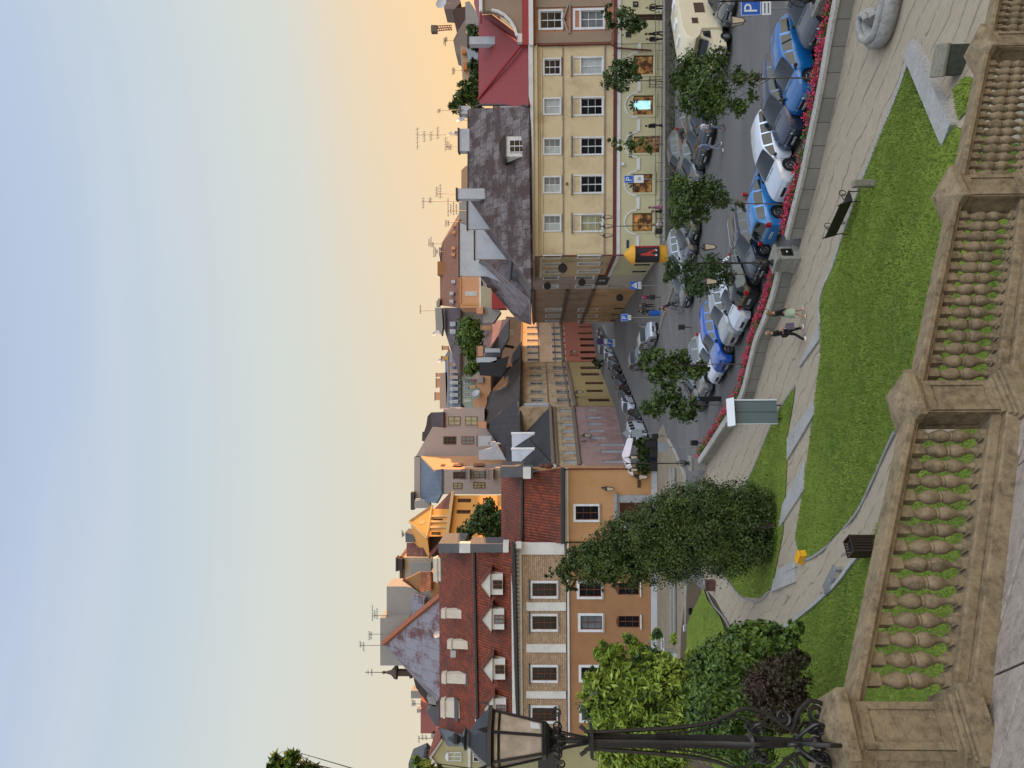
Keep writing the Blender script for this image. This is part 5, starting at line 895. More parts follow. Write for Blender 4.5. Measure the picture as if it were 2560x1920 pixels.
def aerial(label,f,xb,yb,xt,yt,Y,n=3,L=1.2,seed=0):
    rn=random.Random(seed); a,b=P(*f(xb,yb),Y),P(*f(xt,yt),Y); b.x=a.x+(b.x-a.x)*.6; t=thing('tv_aerial',label,'aerial',a); mb=MB(); r=.035*Y/85; mb.tube([(0,0,-.3),b-a],r,5); mkobj('mast',mb,LEADM,t)
    mb=MB(); 
    for i in range(n):
        z=(b.z-a.z)*(1-.16*i-.02); l=L*(1-.15*i); d=rn.choice([1,-1,.6,-.6]); x0=(b.x-a.x)*(z/(b.z-a.z)); mb.tube([(x0-l*.5*d,0,z),(x0+l*d,0,z)],r*.8,4)
        for k in range(5): q=x0-l*.4*d+k*l*.3*d; hh=.22+.06*rn.random(); mb.tube([(q,-hh*.6,z-hh*.9),(q,hh*.6,z+hh*.9)],r*.55,4)
    mkobj('aerial_rods',mb,LEADM,t)
aerial('tallest roof aerial with several cross arms on the chimney block',c4,545,1240,152,1240,79.8,4,1.6,1); aerial('lower branched aerial beside the tallest one',c4,545,1355,420,1340,79.9,3,1.0,2); aerial('thin lone pole aerial left of the palm-like tree top',c4,560,1015,355,1013,79.9,1,.3,3)
aerial('tall slim aerial above the middle chimney of the rusted roof',c5,620,378,205,378,78.5,2,.8,4); aerial('small aerial just above the rusted roof chimney',c5,535,315,335,300,77.4,2,1.2,5); aerial('cluster aerial over the rusty brown roof',c5,600,470,440,460,140,4,2.4,6); aerial('aerial at the crest of the rusty brown roof',c5,380,770,265,772,160,3,1.8,7); aerial('bent aerial left of the crest aerial',c5,400,850,310,820,160,3,1.6,8)
aerial('short aerial near the right end of the rusty roof',c5,560,572,420,575,145,2,1.5,9); aerial('faint aerial over the left end of the aubergine roof',c5,310,1388,185,1390,168,1,1.4,10); aerial('aerial on the far house right of the blue roofs',c4,480,370,405,370,140,3,1.4,11); aerial('thin aerial over the distant blue roofs',c4,560,650,485,640,140,2,1.6,12)
aerial('leftmost tall aerial above the pyramid roof block',c7b,125,900,0,900,93,2,.9,13); aerial('multi arm aerial above the grey lift block',c7b,165,715,75,715,95,3,1.4,14); aerial('short aerial on the stair block edge',c7b,130,830,55,832,94,2,.8,15); aerial('slim aerial above the distant red house',c7b,375,1262,322,1262,149,3,1.6,16); aerial('aerial left of the tile roof end, highest of that pair',c7b,500,1475,362,1475,120,3,1.3,17); aerial('aerial on the far left above the olive gable',c7b,440,1550,395,1550,95,2,.8,18); aerial('aerial on the beige parapet building',c7b,290,215,262,215,104,2,.7,19)
aerial('thin white aerial beside the white dish on the tile ridge',c7b,500,810,425,810,85,2,.5,20)
# little ogee spire
t=thing('roof_spire','small dark bell-shaped roof turret with cross, left of the pyramid roof','turret',P(*c7b(325,1068),97)); mb=MB(); mb.lathe([(.75,0),(.8,.3),(.5,.4),(.5,.75),(.5,1.9),(.95,2.0),(.9,2.3),(.35,2.8),(.2,3.3),(.12,3.6),(.25,3.8),(.05,4.1)],8); mkobj('turret_body',mb,M('copper_brown','#4a3a30',.7,.15),t,smooth=40); mb=MB(); mb.tube([(0,0,4),(0,0,6.3)],.05,4); mb.tube([(-.45,0,5.4),(.45,0,5.4)],.05,4); mb.tube([(-.3,0,5.9),(.3,0,5.9)],.04,4); mkobj('cross',mb,DARK,t)

bg('rear_roofs','jumble of low dark felt roofs filling the gap behind the sunlit chimneys',176,[('roof',SLATEB,[(1222,815),(1222,1010),(1235,1150),(1345,1150),(1345,815)],0,6)],f=lambda x,y:(x,y))
bg('rear_courtyard_wall','dark brown wall behind the black hip roof and grey cheek walls',140,[('wall',M('dark_brown_wall','#54443d'),[(1262,1000),(1262,1180),(1345,1180),(1345,1000)],0,4)],f=lambda x,y:(x,y),cat='wall')  # wall in one dark brown tone
# ======================= castle stair balustrade =======================
BP0=Vector((-3.43,7.0,12-3.864)); BV=Vector((3.078,2.044,-1.673)); BD=Vector((BV.x,BV.y,0)).normalized(); BN=Vector((BD.y,-BD.x,0)) # towards the stairs side
Lh=Vector((BV.x,BV.y,0)).length; SL=BV.z/Lh
def bpos(s,o,z): q=BP0+BD*s+BN*o; return Vector((q.x,q.y,BP0.z+z))   # s along, o outward to viewer, z above shaft-bottom of pedestal 0
W_=.42
bt=thing('stair_balustrade','weathered sandstone balustrade descending beside the castle stairs','balustrade',BP0)
def obox(mb,s0,s1,o0,o1,z0a,z1a,z0b=None,z1b=None):
    z0b=z0a if z0b is None else z0b; z1b=z1a if z1b is None else z1b
    mb.hexa([bpos(s0,o1,z0a),bpos(s1,o1,z0b),bpos(s1,o0,z0b),bpos(s0,o0,z0a)],[bpos(s0,o1,z1a),bpos(s1,o1,z1b),bpos(s1,o0,z1b),bpos(s0,o0,z1a)])
def bevel(o,w=.012,seg=2):
    m=o.modifiers.new('bevel','BEVEL'); m.width=w; m.segments=seg; m.limit_method='ANGLE'; m.angle_limit=R(40); return o
def ped(k):
    s=k*Lh; zb=k*BV.z; pd=mkobj('pedestal',(lambda m:(obox(m,s,s+W_,-W_,0,zb,zb+.83),m)[1])(MB()),SAND,bt,BP0); bevel(pd)
    # raised frame on the viewer face and on the uphill face
    mb=MB()
    for a,b,c,d in ((.0,W_,.0,.10),(.0,W_,.73,.83),(.0,.07,.10,.73),(W_-.07,W_,.10,.73)): obox(mb,s+a,s+b,.002,.022,zb+c,zb+d)
    for a,b,c,d in ((.0,W_,.0,.10),(.0,W_,.73,.83),(.0,.07,.10,.73),(W_-.07,W_,.10,.73)): obox(mb,s-.022,s-.002,-b,-a,zb+c,zb+d)
    bevel(mkobj('panel_frame',mb,SAND,pd,BP0),.006)
    mb=MB()
    for e,c,d in ((.03,-.05,0),(.07,-.10,-.05),(.10,-.13,-.10),(.15,-.33,-.13)): obox(mb,s-e,s+W_+e,-W_-e,e,zb+c,zb+d)
    bevel(mkobj('base_moulding',mb,SAND,pd,BP0),.01)
    mb=MB()
    for e,c,d in ((.02,.83,.86),(.05,.86,.90),(.08,.90,.92),(.11,.92,1.02)): obox(mb,s-e,s+W_+e,-W_-e,e,zb+c,zb+d)
    e=.11; z=zb+1.02; cx=s+W_/2; a=[bpos(s-e,e,z),bpos(s+W_+e,e,z),bpos(s+W_+e,-W_-e,z),bpos(s-e,-W_-e,z)]; i_=.13; z+=.10; b=[bpos(s+i_,-i_,z),bpos(s+W_-i_,-i_,z),bpos(s+W_-i_,-W_+i_,z),bpos(s+i_,-W_+i_,z)]; mb.hexa(a,b)
    bevel(mkobj('cap',mb,SAND,pd,BP0),.012)
prof=[(.040,0),(.040,.025),(.034,.035),(.030,.06),(.031,.09),(.042,.13),(.066,.18),(.079,.225),(.078,.265),(.064,.30),(.052,.318),(.056,.325),(.060,.335),(.056,.345),(.052,.352),(.064,.372),(.080,.41),(.082,.45),(.070,.50),(.050,.55),(.040,.585),(.042,.60),(.052,.615),(.052,.63)]
NB=15
def section(k):
    s0=k*Lh+W_+.12; s1=(k+1)*Lh-.12; z=lambda s:(s-k*Lh-W_*.5)*SL
    zk=k*BV.z; f=lambda s:zk+ (s-(k*Lh+W_/2))*SL
    mb=MB(); obox(mb,s0-.15,s1+.13,-.36,-.06,f(s0-.15)-.16,f(s0-.15)-.02,f(s1+.13)-.16,f(s1+.13)-.02); obox(mb,s0-.15,s1+.13,-.40,.03,f(s0-.15)-.60,f(s0-.15)-.155,f(s1+.13)-.60,f(s1+.13)-.155)
    pl=bevel(mkobj('plinth',mb,SAND,bt,BP0),.02)
    mb=MB(); t0,t1=f(s0-.15)+.80,f(s1+.13)+.80
    obox(mb,s0-.15,s1+.13,-.32,-.10,t0,t0+.035,t1,t1+.035); obox(mb,s0-.15,s1+.13,-.35,-.07,t0+.035,t0+.065,t1+.035,t1+.065); obox(mb,s0-.15,s1+.13,-.39,-.03,t0+.065,t0+.15,t1+.065,t1+.15)
    bevel(mkobj('handrail',mb,SAND,bt,BP0),.016)
    n=NB
    for i in range(n):
        s=s0+.02+(s1-s0-.04)*(i+.5)/n; c=bpos(s,-.21,0); z0=f(s)-.02; mb=MB(); hw=.064
        zz=lambda ds:f(s+ds)
        obox(mb,s-hw,s+hw,-.21-hw,-.21+hw,zz(-hw)-.03,z0+.06,zz(hw)-.03,z0+.06); obox(mb,s-hw,s+hw,-.21-hw,-.21+hw,z0+.69,zz(-hw)+.81,z0+.69,zz(hw)+.81)
        mb.lathe([(r*1.04,zv) for r,zv in prof],14,(c.x,c.y,BP0.z+z0+.06),cap=False)
        mkobj('baluster',mb,SAND,bt,BP0,smooth=38)
for k in (0,1,2,3): ped(k)
for k in (0,1,2,3): section(k)
# uphill face of the first pedestal: broad panelled pier carrying the lantern
q=[BP0,BP0+Vector((-.62,.05,0)),BP0+Vector((-.62,.75,0)),BP0+Vector((-.32,.62,0)),BP0+BD*-0+BN*-.42]
pr=mkobj('pier',(lambda m:(m.prism([p+Vector((-.004,0,0)) for p in q],(0,0,.829)),m)[1])(MB()),SAND,bt,BP0); bmclean(pr); bevel(pr)
mb=MB()
def around(e,z0,z1):
    c=(q[1]+q[3])/2; pts=[Vector((BP0.x+.02,BP0.y-e-.02,BP0.z)),Vector((BP0.x-.62-e,BP0.y+.05-e,BP0.z)),Vector((BP0.x-.62-e,BP0.y+.78+e,BP0.z)),Vector((BP0.x-.1,BP0.y+.62+e,BP0.z))]; mb.prism([p+Vector((0,0,z0)) for p in pts],(0,0,z1-z0))
for e,c,d in ((.03,-.05,0),(.07,-.10,-.05),(.10,-.13,-.10),(.15,-.33,-.13)): around(e-.003,c-.001,d-.001)
bmclean(mkobj('pier_base',mb,SAND,bt,BP0)); mb=MB()
for e,c,d in ((.02,.829,.859),(.05,.859,.899),(.08,.899,.919),(.11,.919,1.05)): around(e-.003,c,d)
bmclean(mkobj('pier_cap',mb,SAND,bt,BP0))
mb=MB(); yv=lambda x:BP0.y-.05*(-x)/.62*-1
def pf(x0,x1,z0,z1): 
    g=lambda x:Vector((BP0.x-x,BP0.y+.05*x/.62,BP0.z)); nn=Vector((-.08,-1,0)).normalized()
    a,b=g(x1),g(x0); mb.hexa([a+nn*.02+Vector((0,0,z0)),b+nn*.02+Vector((0,0,z0)),b+nn*.001+Vector((0,0,z0)),a+nn*.001+Vector((0,0,z0))],[a+nn*.02+Vector((0,0,z1)),b+nn*.02+Vector((0,0,z1)),b+nn*.001+Vector((0,0,z1)),a+nn*.001+Vector((0,0,z1))])
pf(.0,.62,0,.10); pf(0,.62,.73,.83); pf(0,.09,.1,.73); pf(.53,.62,.1,.73); mkobj('panel_frame',mb,SAND,pr,BP0)
# retaining wall below and the sloping stone slabs of the stair side
rw=thing('stair_retaining_wall','rough stone retaining wall carrying the balustrade above the grass','wall',BP0); mb=MB(); f=lambda s:(s-W_/2)*SL
mb.hexa([bpos(-.6,-.1,-7),bpos(4.3*Lh,-.1,-7),bpos(4.3*Lh,-.46,-7),bpos(-.6,-.46,-7)],[bpos(-.6,-.1,f(-.2)-.59),bpos(4.3*Lh,-.1,f(4.3*Lh)-.59),bpos(4.3*Lh,-.46,f(4.3*Lh)-.59),bpos(-.6,-.46,f(-.2)-.59)]); mkobj('wall',mb,SAND,rw,BP0)
st=thing('stair_slabs','sloping stone slabs with dark open joints beside the balustrade','paving',BP0)
rn=random.Random(3)
for k in range(-5,6):
    s=-1.7+rn.uniform(-1,0)
    while s<15.5:
        l=rn.uniform(1.3,2.3); e=min(s+l,15.6); q=[]
        for ss,ko in ((s+.009,k),(e-.009,k),(e-.009,k+1),(s+.009,k+1)):
            oo=.29+.81*ko+.43*(ss-1.73)+(.022 if ko==k else -.022); q.append([ss,min(max(oo,-.34),4.0)])
        s=e
        if max(p[1] for p in q)-min(p[1] for p in q)<.12 or q[2][1]-q[1][1]<.05 and q[3][1]-q[0][1]<.05: continue
        dz=-.34+rn.uniform(-.007,.007); mb=MB(); lo_=[bpos(ss,oo,f(ss)+dz-.2) for ss,oo in q]; hi_=[bpos(ss,oo,f(ss)+dz) for ss,oo in q]; mb.hexa(lo_,hi_); o=bmclean(mkobj('slab',mb,SAND2,st,BP0)); bevel(o,.016,2)
mb=MB(); obox(mb,-2.8,15.5,-.34,4.0,f(-2.8)-1.6,f(-2.8)-.42,f(15.5)-1.6,f(15.5)-.42); mkobj('bedding',mb,M('joint_dirt','#1d1a16',.95,.2),st,BP0)
# ======================= big wrought iron lantern =======================
IRON=M('wrought_iron','#1a191a',.42,.2,6,spec=.5,bmp=.15,dirt='#2e231c',dirtamt=.35); 
cp=P(2080,1857,7.32); lb=Vector((cp.x,cp.y,BP0.z+1.05)); lt=thing('iron_lantern','tall black wrought iron lantern with scrolled feet and milky glass standing on the stone pier','street lamp',lb)
K=7.32/1850; zz=lambda x:(P(x,1857,7.32).z-lb.z)   # pixel x -> height
mb=MB(); zt=zz(1372); mb.tube([(0,0,0),(0,0,zz(2010))],.022,8); 
mb.hexa([(-.03,-.03,zz(1990)),(.03,-.03,zz(1990)),(.03,.03,zz(1990)),(-.03,.03,zz(1990))],[(-.045,-.045,zz(1900)),(.045,-.045,zz(1900)),(.045,.045,zz(1900)),(-.045,.045,zz(1900))]); mb.hexa([(-.045,-.045,zz(1900)),(.045,-.045,zz(1900)),(.045,.045,zz(1900)),(-.045,.045,zz(1900))],[(-.05,-.05,zz(1470)),(.05,-.05,zz(1470)),(.05,.05,zz(1470)),(-.05,.05,zz(1470))])
mb.tube([(0,0,zz(1475)),(0,0,zz(1350))],.03,8); mb.box((0,0,zz(1478)),(.24,.24,.03)); mb.ball((0,0,zz(1880)),.085,10,6,(1,1,.6)); mb.box((0,0,zz(1996)),(.17,.17,.03)); mb.ball((0,0,zz(2040)),.06,8,6); mkobj('post',mb,IRON,lt,smooth=35)
def spiral(cx,cz,r0,r1,a0,turns,n=26): return [(cx+math.cos(a0+turns*6.283*i/n)*(r0+(r1-r0)*i/n),cz+math.sin(a0+turns*6.283*i/n)*(r0+(r1-r0)*i/n)) for i in range(n+1)]
for k in range(4):
    an=R(22+90*k); D_=lambda r,z:(r*math.cos(an),r*math.sin(an),z)
    mb=MB()
    # long flat strap up the post, bulging below
    pr_=[(.10,zz(1985)),(.15,zz(1962)),(.235,zz(1935)),(.285,zz(1900)),(.30,zz(1868)),(.24,zz(1830)),(.17,zz(1780)),(.125,zz(1700)),(.10,zz(1600)),(.075,zz(1480)),(.10,zz(1462)),(.13,zz(1450))]
    mb.tube([D_(r,z) for r,z in [(p.x,p.y) for p in smoothline([Vector((a,b,0)) for a,b in pr_],4)]],.019,6)
    pr2=[(.07,zz(1905)),(.12,zz(1890)),(.20,zz(1868)),(.22,zz(1840)),(.15,zz(1800)),(.085,zz(1720)),(.07,zz(1640))]
    mb.tube([D_(p.x,p.y) for p in smoothline([Vector((a,b,0)) for a,b in pr2],4)],.010,6)
    # foot: big scrolls down on to the cap
    c0=[(.09,zz(1980)),(.17,zz(1992)),(.29,zz(2010)),(.375,zz(2038))]; sp=spiral(.26,zz(2052),.115,.02,.2,-1.7)
    mb.tube([D_(p.x,p.y) for p in smoothline([Vector((a,b,0)) for a,b in c0+sp],2)],.021,6)
    c1=[(.07,zz(1998)),(.11,zz(2020)),(.13,zz(2050)),(.10,zz(2078)),(.05,zz(2070)),(.06,zz(2050))]; mb.tube([D_(p.x,p.y) for p in smoothline([Vector((a,b,0)) for a,b in c1],4)],.017,6)
    s2=spiral(.22,zz(1965),.085,.015,2.6,1.6); mb.tube([D_(a,b) for a,b in [(.09,zz(1998))]+s2],.017,6)
    an2=R(67+90*k); E_=lambda r,z:(r*math.cos(an2),r*math.sin(an2),z)
    s3=spiral(.17,zz(1895),.08,.012,-1,1.6); mb.tube([E_(a,b) for a,b in s3],.015,6)
    s4=spiral(.17,zz(2040),.08,.012,1,-1.6); mb.tube([E_(a,b) for a,b in [(.05,zz(1990)),(.12,zz(2002))]+s4],.018,6)
    mkobj('scroll_strap',mb,IRON,lt,smooth=50)
mb=MB()
for k in range(6):
    a=R(60*k+10); D_=lambda r,z:(r*math.cos(a),r*math.sin(a),z)
    s5=spiral(.13,zz(1392),.06,.015,2,1.4,20); mb.tube([D_(*p) for p in [(.03,zz(1470)),(.06,zz(1430))]+s5],.009,5); mb.tube([D_(*p) for p in [(.03,zz(1415)),(.10,zz(1380)),(.17,zz(1362))]],.009,5)
mkobj('bracket_scrolls',mb,IRON,lt,smooth=50)
# side arms carrying a tiny hook lamp
mb=MB(); z=zz(1398); mb.tube([(-.2,0,z),(.28,0,z)],.009,5); mb.tube([(a+.16,0,b) for a,b in spiral(.12,z+.02,.05,.012,0,1.6)],.009,5); mb.tube([(a-.24,0,b) for a,b in spiral(0,z-.02,.05,.012,3,-1.6)],.009,5); mkobj('cross_bar',mb,IRON,lt,smooth=50)
h6=lambda r,z,ph=10:[(r*math.cos(R(60*k+ph)),r*math.sin(R(60*k+ph)),z) for k in range(6)]
zb_,ztp=zz(1358),zz(1234); rb,rt_=.165,.275
def M_milk():
    m,t,b=newmat('milky_glass'); v=coords(t); n=noise(t,v,5,5,.6); cc=mix(t,ramp(t,n,[(.4,0.0),(.75,1.0)]),(.46,.38,.29),(.24,.19,.15)); t.links.new(cc,b.inputs['Base Color']); b.inputs['Roughness'].default_value=.25; b.inputs['Subsurface Weight'].default_value=.0; return m
MILK=M_milk(); g=mkobj('glass',(lambda m:(m.add(h6(rb-.01,zb_)+h6(rt_-.01,ztp),[(i,(i+1)%6,(i+1)%6+6,i+6) for i in range(6)]+[tuple(range(6))[::-1],tuple(range(6,12))]),m)[1])(MB()),MILK,lt)
mb=MB()
for k in range(6): mb.tube([h6(rb,zb_)[k],h6(rt_,ztp)[k]],.016,4); mb.tube([h6(rb,zb_)[k],h6(rb,zb_)[(k+1)%6]],.018,4); mb.tube([h6(rt_,ztp)[k],h6(rt_,ztp)[(k+1)%6]],.016,4); mb.tube([h6(rt_-.018,ztp-.06)[k],h6(rt_-.018,ztp-.06)[(k+1)%6]],.012,4)
mkobj('glass_frame',mb,IRON,lt)
mb=MB(); mb.lathe([(rb,0),(rb+.02,-.02),(rb-.02,-.06),(.06,-.10),(.03,-.14)],6,(0,0,zb_),ph=R(10)); mkobj('lantern_base',mb,IRON,lt)
mb=MB(); mb.lathe([(rt_,0),(rt_+.05,.01),(rt_+.05,.05),(rt_+.01,.06),(.22,.13),(.11,.22),(.085,.24),(.085,.26),(.10,.27),(.11,.285),(.05,.31),(.03,.33),(.055,.36),(.06,.39),(.03,.42),(.015,.46)],6,(0,0,ztp),ph=R(10)); mkobj('lantern_roof',mb,M('lantern_zinc','#23262a',.35,.15,4,spec=.6),lt)
mb=MB()
for k in range(6): p=Vector(h6(rt_+.05,ztp+.05)[k]); o_=Vector((p.x,p.y,0)).normalized(); sd2=Vector((-o_.y,o_.x,0))*.03; mb.prism([p-sd2,p+sd2,p+o_*.02+Vector((0,0,.09))],o_*.012)
mkobj('roof_leaves',mb,IRON,lt)
# sticker on one pane
k=[i for i in range(6) if Vector((h6(1,0)[i][0]+h6(1,0)[(i+1)%6][0],h6(1,0)[i][1]+h6(1,0)[(i+1)%6][1],0)).normalized().dot(Vector((.75,-.66,0)))>.8]
k=k[0] if k else 4; A_,B_,C_,D4=[Vector(v) for v in (h6(rb,zb_)[k],h6(rb,zb_)[(k+1)%6],h6(rt_,ztp)[(k+1)%6],h6(rt_,ztp)[k])]
pt=lambda u,v:(A_.lerp(B_,u)).lerp(D4.lerp(C_,u),v); nn=(B_-A_).cross(D4-A_).normalized(); nn=nn if nn.dot(A_)>0 else -nn
mb=MB(); mb.prism([pt(.45,.06)+nn*.002,pt(.85,.08)+nn*.002,pt(.83,.26)+nn*.002,pt(.43,.24)+nn*.002],nn*.003); s_=mkobj('sticker',mb,WHITE,lt); mb=MB(); mb.prism([pt(.49,.08)+nn*.006,pt(.80,.095)+nn*.006,pt(.79,.24)+nn*.006,pt(.47,.22)+nn*.006],nn*.002); mkobj('sticker_print',mb,M('blue_print','#3d7fae',.5,.4,25),s_)
# ======================= cars =======================
def paint(name,c,rough=.28): 
    if name in MATS: return MATS[name]
    m,t,b=newmat(name); c=col(c); v=coords(t); n=noise(t,v,2.5,4,.6); n2=noise(t,v,400,2,.5)
    cc=mix(t,ramp(t,n,[(.35,0.0),(.75,.25)]),c,sh(c,.75)); t.links.new(cc,b.inputs['Base Color']); b.inputs['Roughness'].default_value=rough; b.inputs['Metallic'].default_value=.25; b.inputs['Coat Weight'].default_value=.8; b.inputs['Coat Roughness'].default_value=.04
    sp=N(t,'ShaderNodeSeparateXYZ'); t.links.new(v,sp.inputs[0]); MATS[name]=m; return m
CGL=M_glass('car_glass','#1a2226',.04,.7); TYRE=M('tyre_rubber','#141414',.85,.15,8); RIM=M('alloy_rim','#9b9da1',.3,.06,5,metal=.7); BLK=M('black_trim','#101113',.5,.1,5); HEAD=M_glass('headlight_glass','#b9c2c8',.1,.8); TAIL=M('tail_lamp_red','#a0121a',.25,.15,8); PLATE=M('number_plate_white','#c9ccd2',.5,.05,5); CHR=M('chrome','#b5b8bc',.15,.05,5,metal=.9)
KINDS={ # key profile: (x fraction from tail, z fraction of height); windows: windscreen x range, rear window x range, side window x range, pillars
'hatch':dict(L=4.25,W=1.80,H=1.48,top=[(0,.36),(.005,.50),(.02,.62),(.075,.90),(.13,.965),(.3,1.0),(.46,.985),(.53,.95),(.735,.665),(.86,.61),(.95,.535),(.985,.45),(1,.34)],ws=(.53,.735),rw=(.02,.10),side=(.10,.66),pil=[(.27,.295),(.49,.51)]),
'sedan':dict(L=4.7,W=1.83,H=1.44,top=[(0,.38),(.004,.52),(.015,.64),(.13,.675),(.17,.69),(.29,.93),(.36,.985),(.46,1.0),(.53,.985),(.58,.95),(.75,.665),(.88,.60),(.955,.53),(.988,.44),(1,.34)],ws=(.58,.75),rw=(.17,.30),side=(.235,.70),pil=[(.36,.38),(.53,.55)]),
'wagon':dict(L=4.6,W=1.83,H=1.50,top=[(0,.36),(.004,.50),(.018,.63),(.07,.90),(.12,.965),(.25,.995),(.45,1.0),(.53,.975),(.565,.95),(.745,.665),(.87,.60),(.955,.53),(.988,.44),(1,.34)],ws=(.565,.745),rw=(.018,.085),side=(.09,.68),pil=[(.24,.26),(.375,.39),(.53,.55)]),
'suv':dict(L=4.5,W=1.86,H=1.68,top=[(0,.38),(.004,.52),(.015,.66),(.06,.90),(.11,.965),(.25,1.0),(.45,.995),(.53,.965),(.56,.945),(.715,.69),(.87,.645),(.955,.58),(.988,.48),(1,.36)],ws=(.56,.715),rw=(.015,.08),side=(.09,.66),pil=[(.23,.25),(.37,.385),(.53,.55)]),
'van':dict(L=5.0,W=1.9,H=1.95,top=[(0,.34),(.003,.50),(.01,.64),(.03,.93),(.07,.98),(.3,1.0),(.6,.99),(.66,.96),(.70,.93),(.83,.64),(.93,.56),(.98,.47),(.993,.38),(1,.3)],ws=(.70,.83),rw=(.01,.045),side=(.07,.78),pil=[(.26,.29),(.46,.49),(.64,.67)]),
}
def build_car(kind,rails=False):
    k=KINDS[kind]; L,W,Hh=k['L'],k['W'],k['H']; wr=.33 if kind not in('suv','van') else .37; xw=[L*.175,L*.81]
    topf=lambda f:float(np.interp(f,[p[0] for p in k['top']],[p[1] for p in k['top']]))*Hh
    beltf=lambda f:float(np.interp(f,[0,.1,.5,.75,.9,1],[.63,.645,.615,.60,.55,.45]))*Hh*(1.03 if kind in('suv',) else .98)
    fr=set([0,1]+[p[0] for p in k['top']]+list(k['ws'])+list(k['rw'])+list(k['side'])+[q for p in k['pil'] for q in p])
    fr|=set(np.linspace(0,1,23))
    for x in xw: fr|=set(((x+(wr+.07)*math.cos(a))/L) for a in np.linspace(0,math.pi,11))
    fr=sorted(f for f in fr if 0<=f<=1); F=[fr[0]]
    for f in fr[1:]:
        if f-F[-1]>.0035: F.append(f)
    F[-1]=1.0; rows=[]
    for f in F:
        x=f*L; zt=topf(f); zb=min(beltf(f),zt-.035); pl=1-.20*max(0,abs(f-.5)*2-.62)**1.6/(.38**1.6)*.75; w=W/2*pl; g=max(0,zt-zb)
        arch=0
        for c in xw:
            d=abs(x-c); R_=wr+.07
            if d<R_: arch=max(arch,math.sqrt(R_*R_-d*d)+wr-.02)
        zl=max(.20+.10*max(0,(abs(f-.5)*2-.9)*10)*.5,arch); zl=min(zl,zb-.08); hh=zb-zl; tumble=.46*max(0,g-.03)*(.9 if kind!='van' else .45)
        wr_=w*.955-tumble
        z3=zl+.62*hh; zmid=max(zl+.1*hh,min(.52*Hh*.8,z3-.02))
        rows.append([(0,.24),(w-.24,.24),(w-.24,zl),(w*.985,zl),(w*1.0,zmid),(w*.995,z3),(w*.955,zb),(w*.955-tumble*.12,zb+(zt-zb)*.10),(w*.955-tumble*.80,zb+(zt-zb)*.78),(wr_-.03,zt-(.06*min(1,g*3))),(wr_*.62,zt-.012),(0,zt)])
    body=MB(); glass={'windscreen':MB(),'rear_window':MB(),'side_window':MB()}; sw2=MB(); under=MB(); nr=12
    n=len(F)
    def P3(i,j,s): y,z=rows[i][j]; return (F[i]*L-L/2,y*s,z)
    for s in (1,-1):
        for i in range(n-1):
            fm=(F[i]+F[i+1])/2
            for j in range(nr-1):
                q=[P3(i,j,s),P3(i+1,j,s),P3(i+1,j+1,s),P3(i,j+1,s)]
                if s==1: q=q[::-1]
                tgt=body
                if j<2: tgt=under
                elif j==7 and k['side'][0]<fm<k['side'][1] and rows[i][11][1]-rows[i][6][1]>.10 and rows[i+1][11][1]-rows[i+1][6][1]>.05 and not any(a<fm<b for a,b in k['pil']): tgt=glass['side_window'] if s==1 else sw2
                elif j>=9 and k['ws'][0]<fm<k['ws'][1]: tgt=glass['windscreen']
                elif j>=9 and k['rw'][0]<fm<k['rw'][1]: tgt=glass['rear_window']
                tgt.add(q,[(0,1,2,3)])
    for i in (0,n-1):
        for s in (1,-1):
            pts=[P3(i,j,s) for j in (0,3,4,5,6,9,10,11)]; body.add(pts if (i==0)==(s==1) else pts[::-1],[tuple(range(8))])
    root=bpy.data.objects.new('parked_car',None); COL.objects.link(root)
    def weld(o,d=.0015):
        bm=bmesh.new(); bm.from_mesh(o.data); bmesh.ops.remove_doubles(bm,verts=bm.verts,dist=d); bmesh.ops.recalc_face_normals(bm,faces=bm.faces) if o.name.startswith('body') else None; bm.to_mesh(o.data); bm.free(); o.data.polygons.foreach_set('use_smooth',[True]*len(o.data.polygons)); o.data.set_sharp_from_angle(angle=R(38)); return o
    weld(mkobj('body',body,None,root))
    weld(mkobj('chassis',under,BLK,root))
    for kx,m in glass.items(): 
        if m.v: weld(mkobj(kx,m,CGL,root))
    weld(mkobj('side_window',sw2,CGL,root))
    # shut lines, sills, bumper trims
    mb=MB()
    for s in (1,-1):
        for f in ([.30,.50,.735] if kind!='van' else [.28,.66,.80]):
            i=min(range(n),key=lambda i:abs(F[i]-f)); pts=[(F[i]*L-L/2,rows[i][j][0]*s*1.002+s*.001,rows[i][j][1]) for j in (3,4,5,6)]; mb.tube(pts,.006,3)
    mb.box((0,0,.25),(L*.5,W*.97,.10)); mkobj('door_gaps',mb,BLK,root)
    zf=lambda f:topf(f); fx=L/2
    mb=MB(); mb.box((fx-.03,0,.25),(.16,W*.66,.14)); mb.box((fx-.005,0,.50*Hh/1.48),(.05,W*.34,.13)); mkobj('grille',mb,BLK,root)
    mb=MB(); mb.box((fx+.012,0,.50*Hh/1.48+.075),(.03,W*.36,.02)); mb.box((fx+.012,0,.50*Hh/1.48-.075),(.03,W*.30,.015)); mkobj('grille_trim',mb,CHR,root)
    for s in (1,-1):
        mb=MB(); zz_=.60*Hh/1.48*.9+.06; mb.hexa([(fx-.34,s*W*.455,zz_-.02),(fx-.06,s*W*.33,zz_-.05),(fx+.0,s*W*.22,zz_-.04),(fx-.2,s*W*.3,zz_-.02)],[(fx-.42,s*W*.448,zz_+.09),(fx-.14,s*W*.335,zz_+.055),(fx-.05,s*W*.22,zz_+.045),(fx-.3,s*W*.3,zz_+.06)]); bmclean(mkobj('headlight',mb,HEAD,root))
        mb=MB(); zz_=.62*Hh*.98; mb.box((-fx+.07,s*W*.40,zz_-.04),(.16,.20,.20)); mkobj('tail_light',mb,TAIL,root)
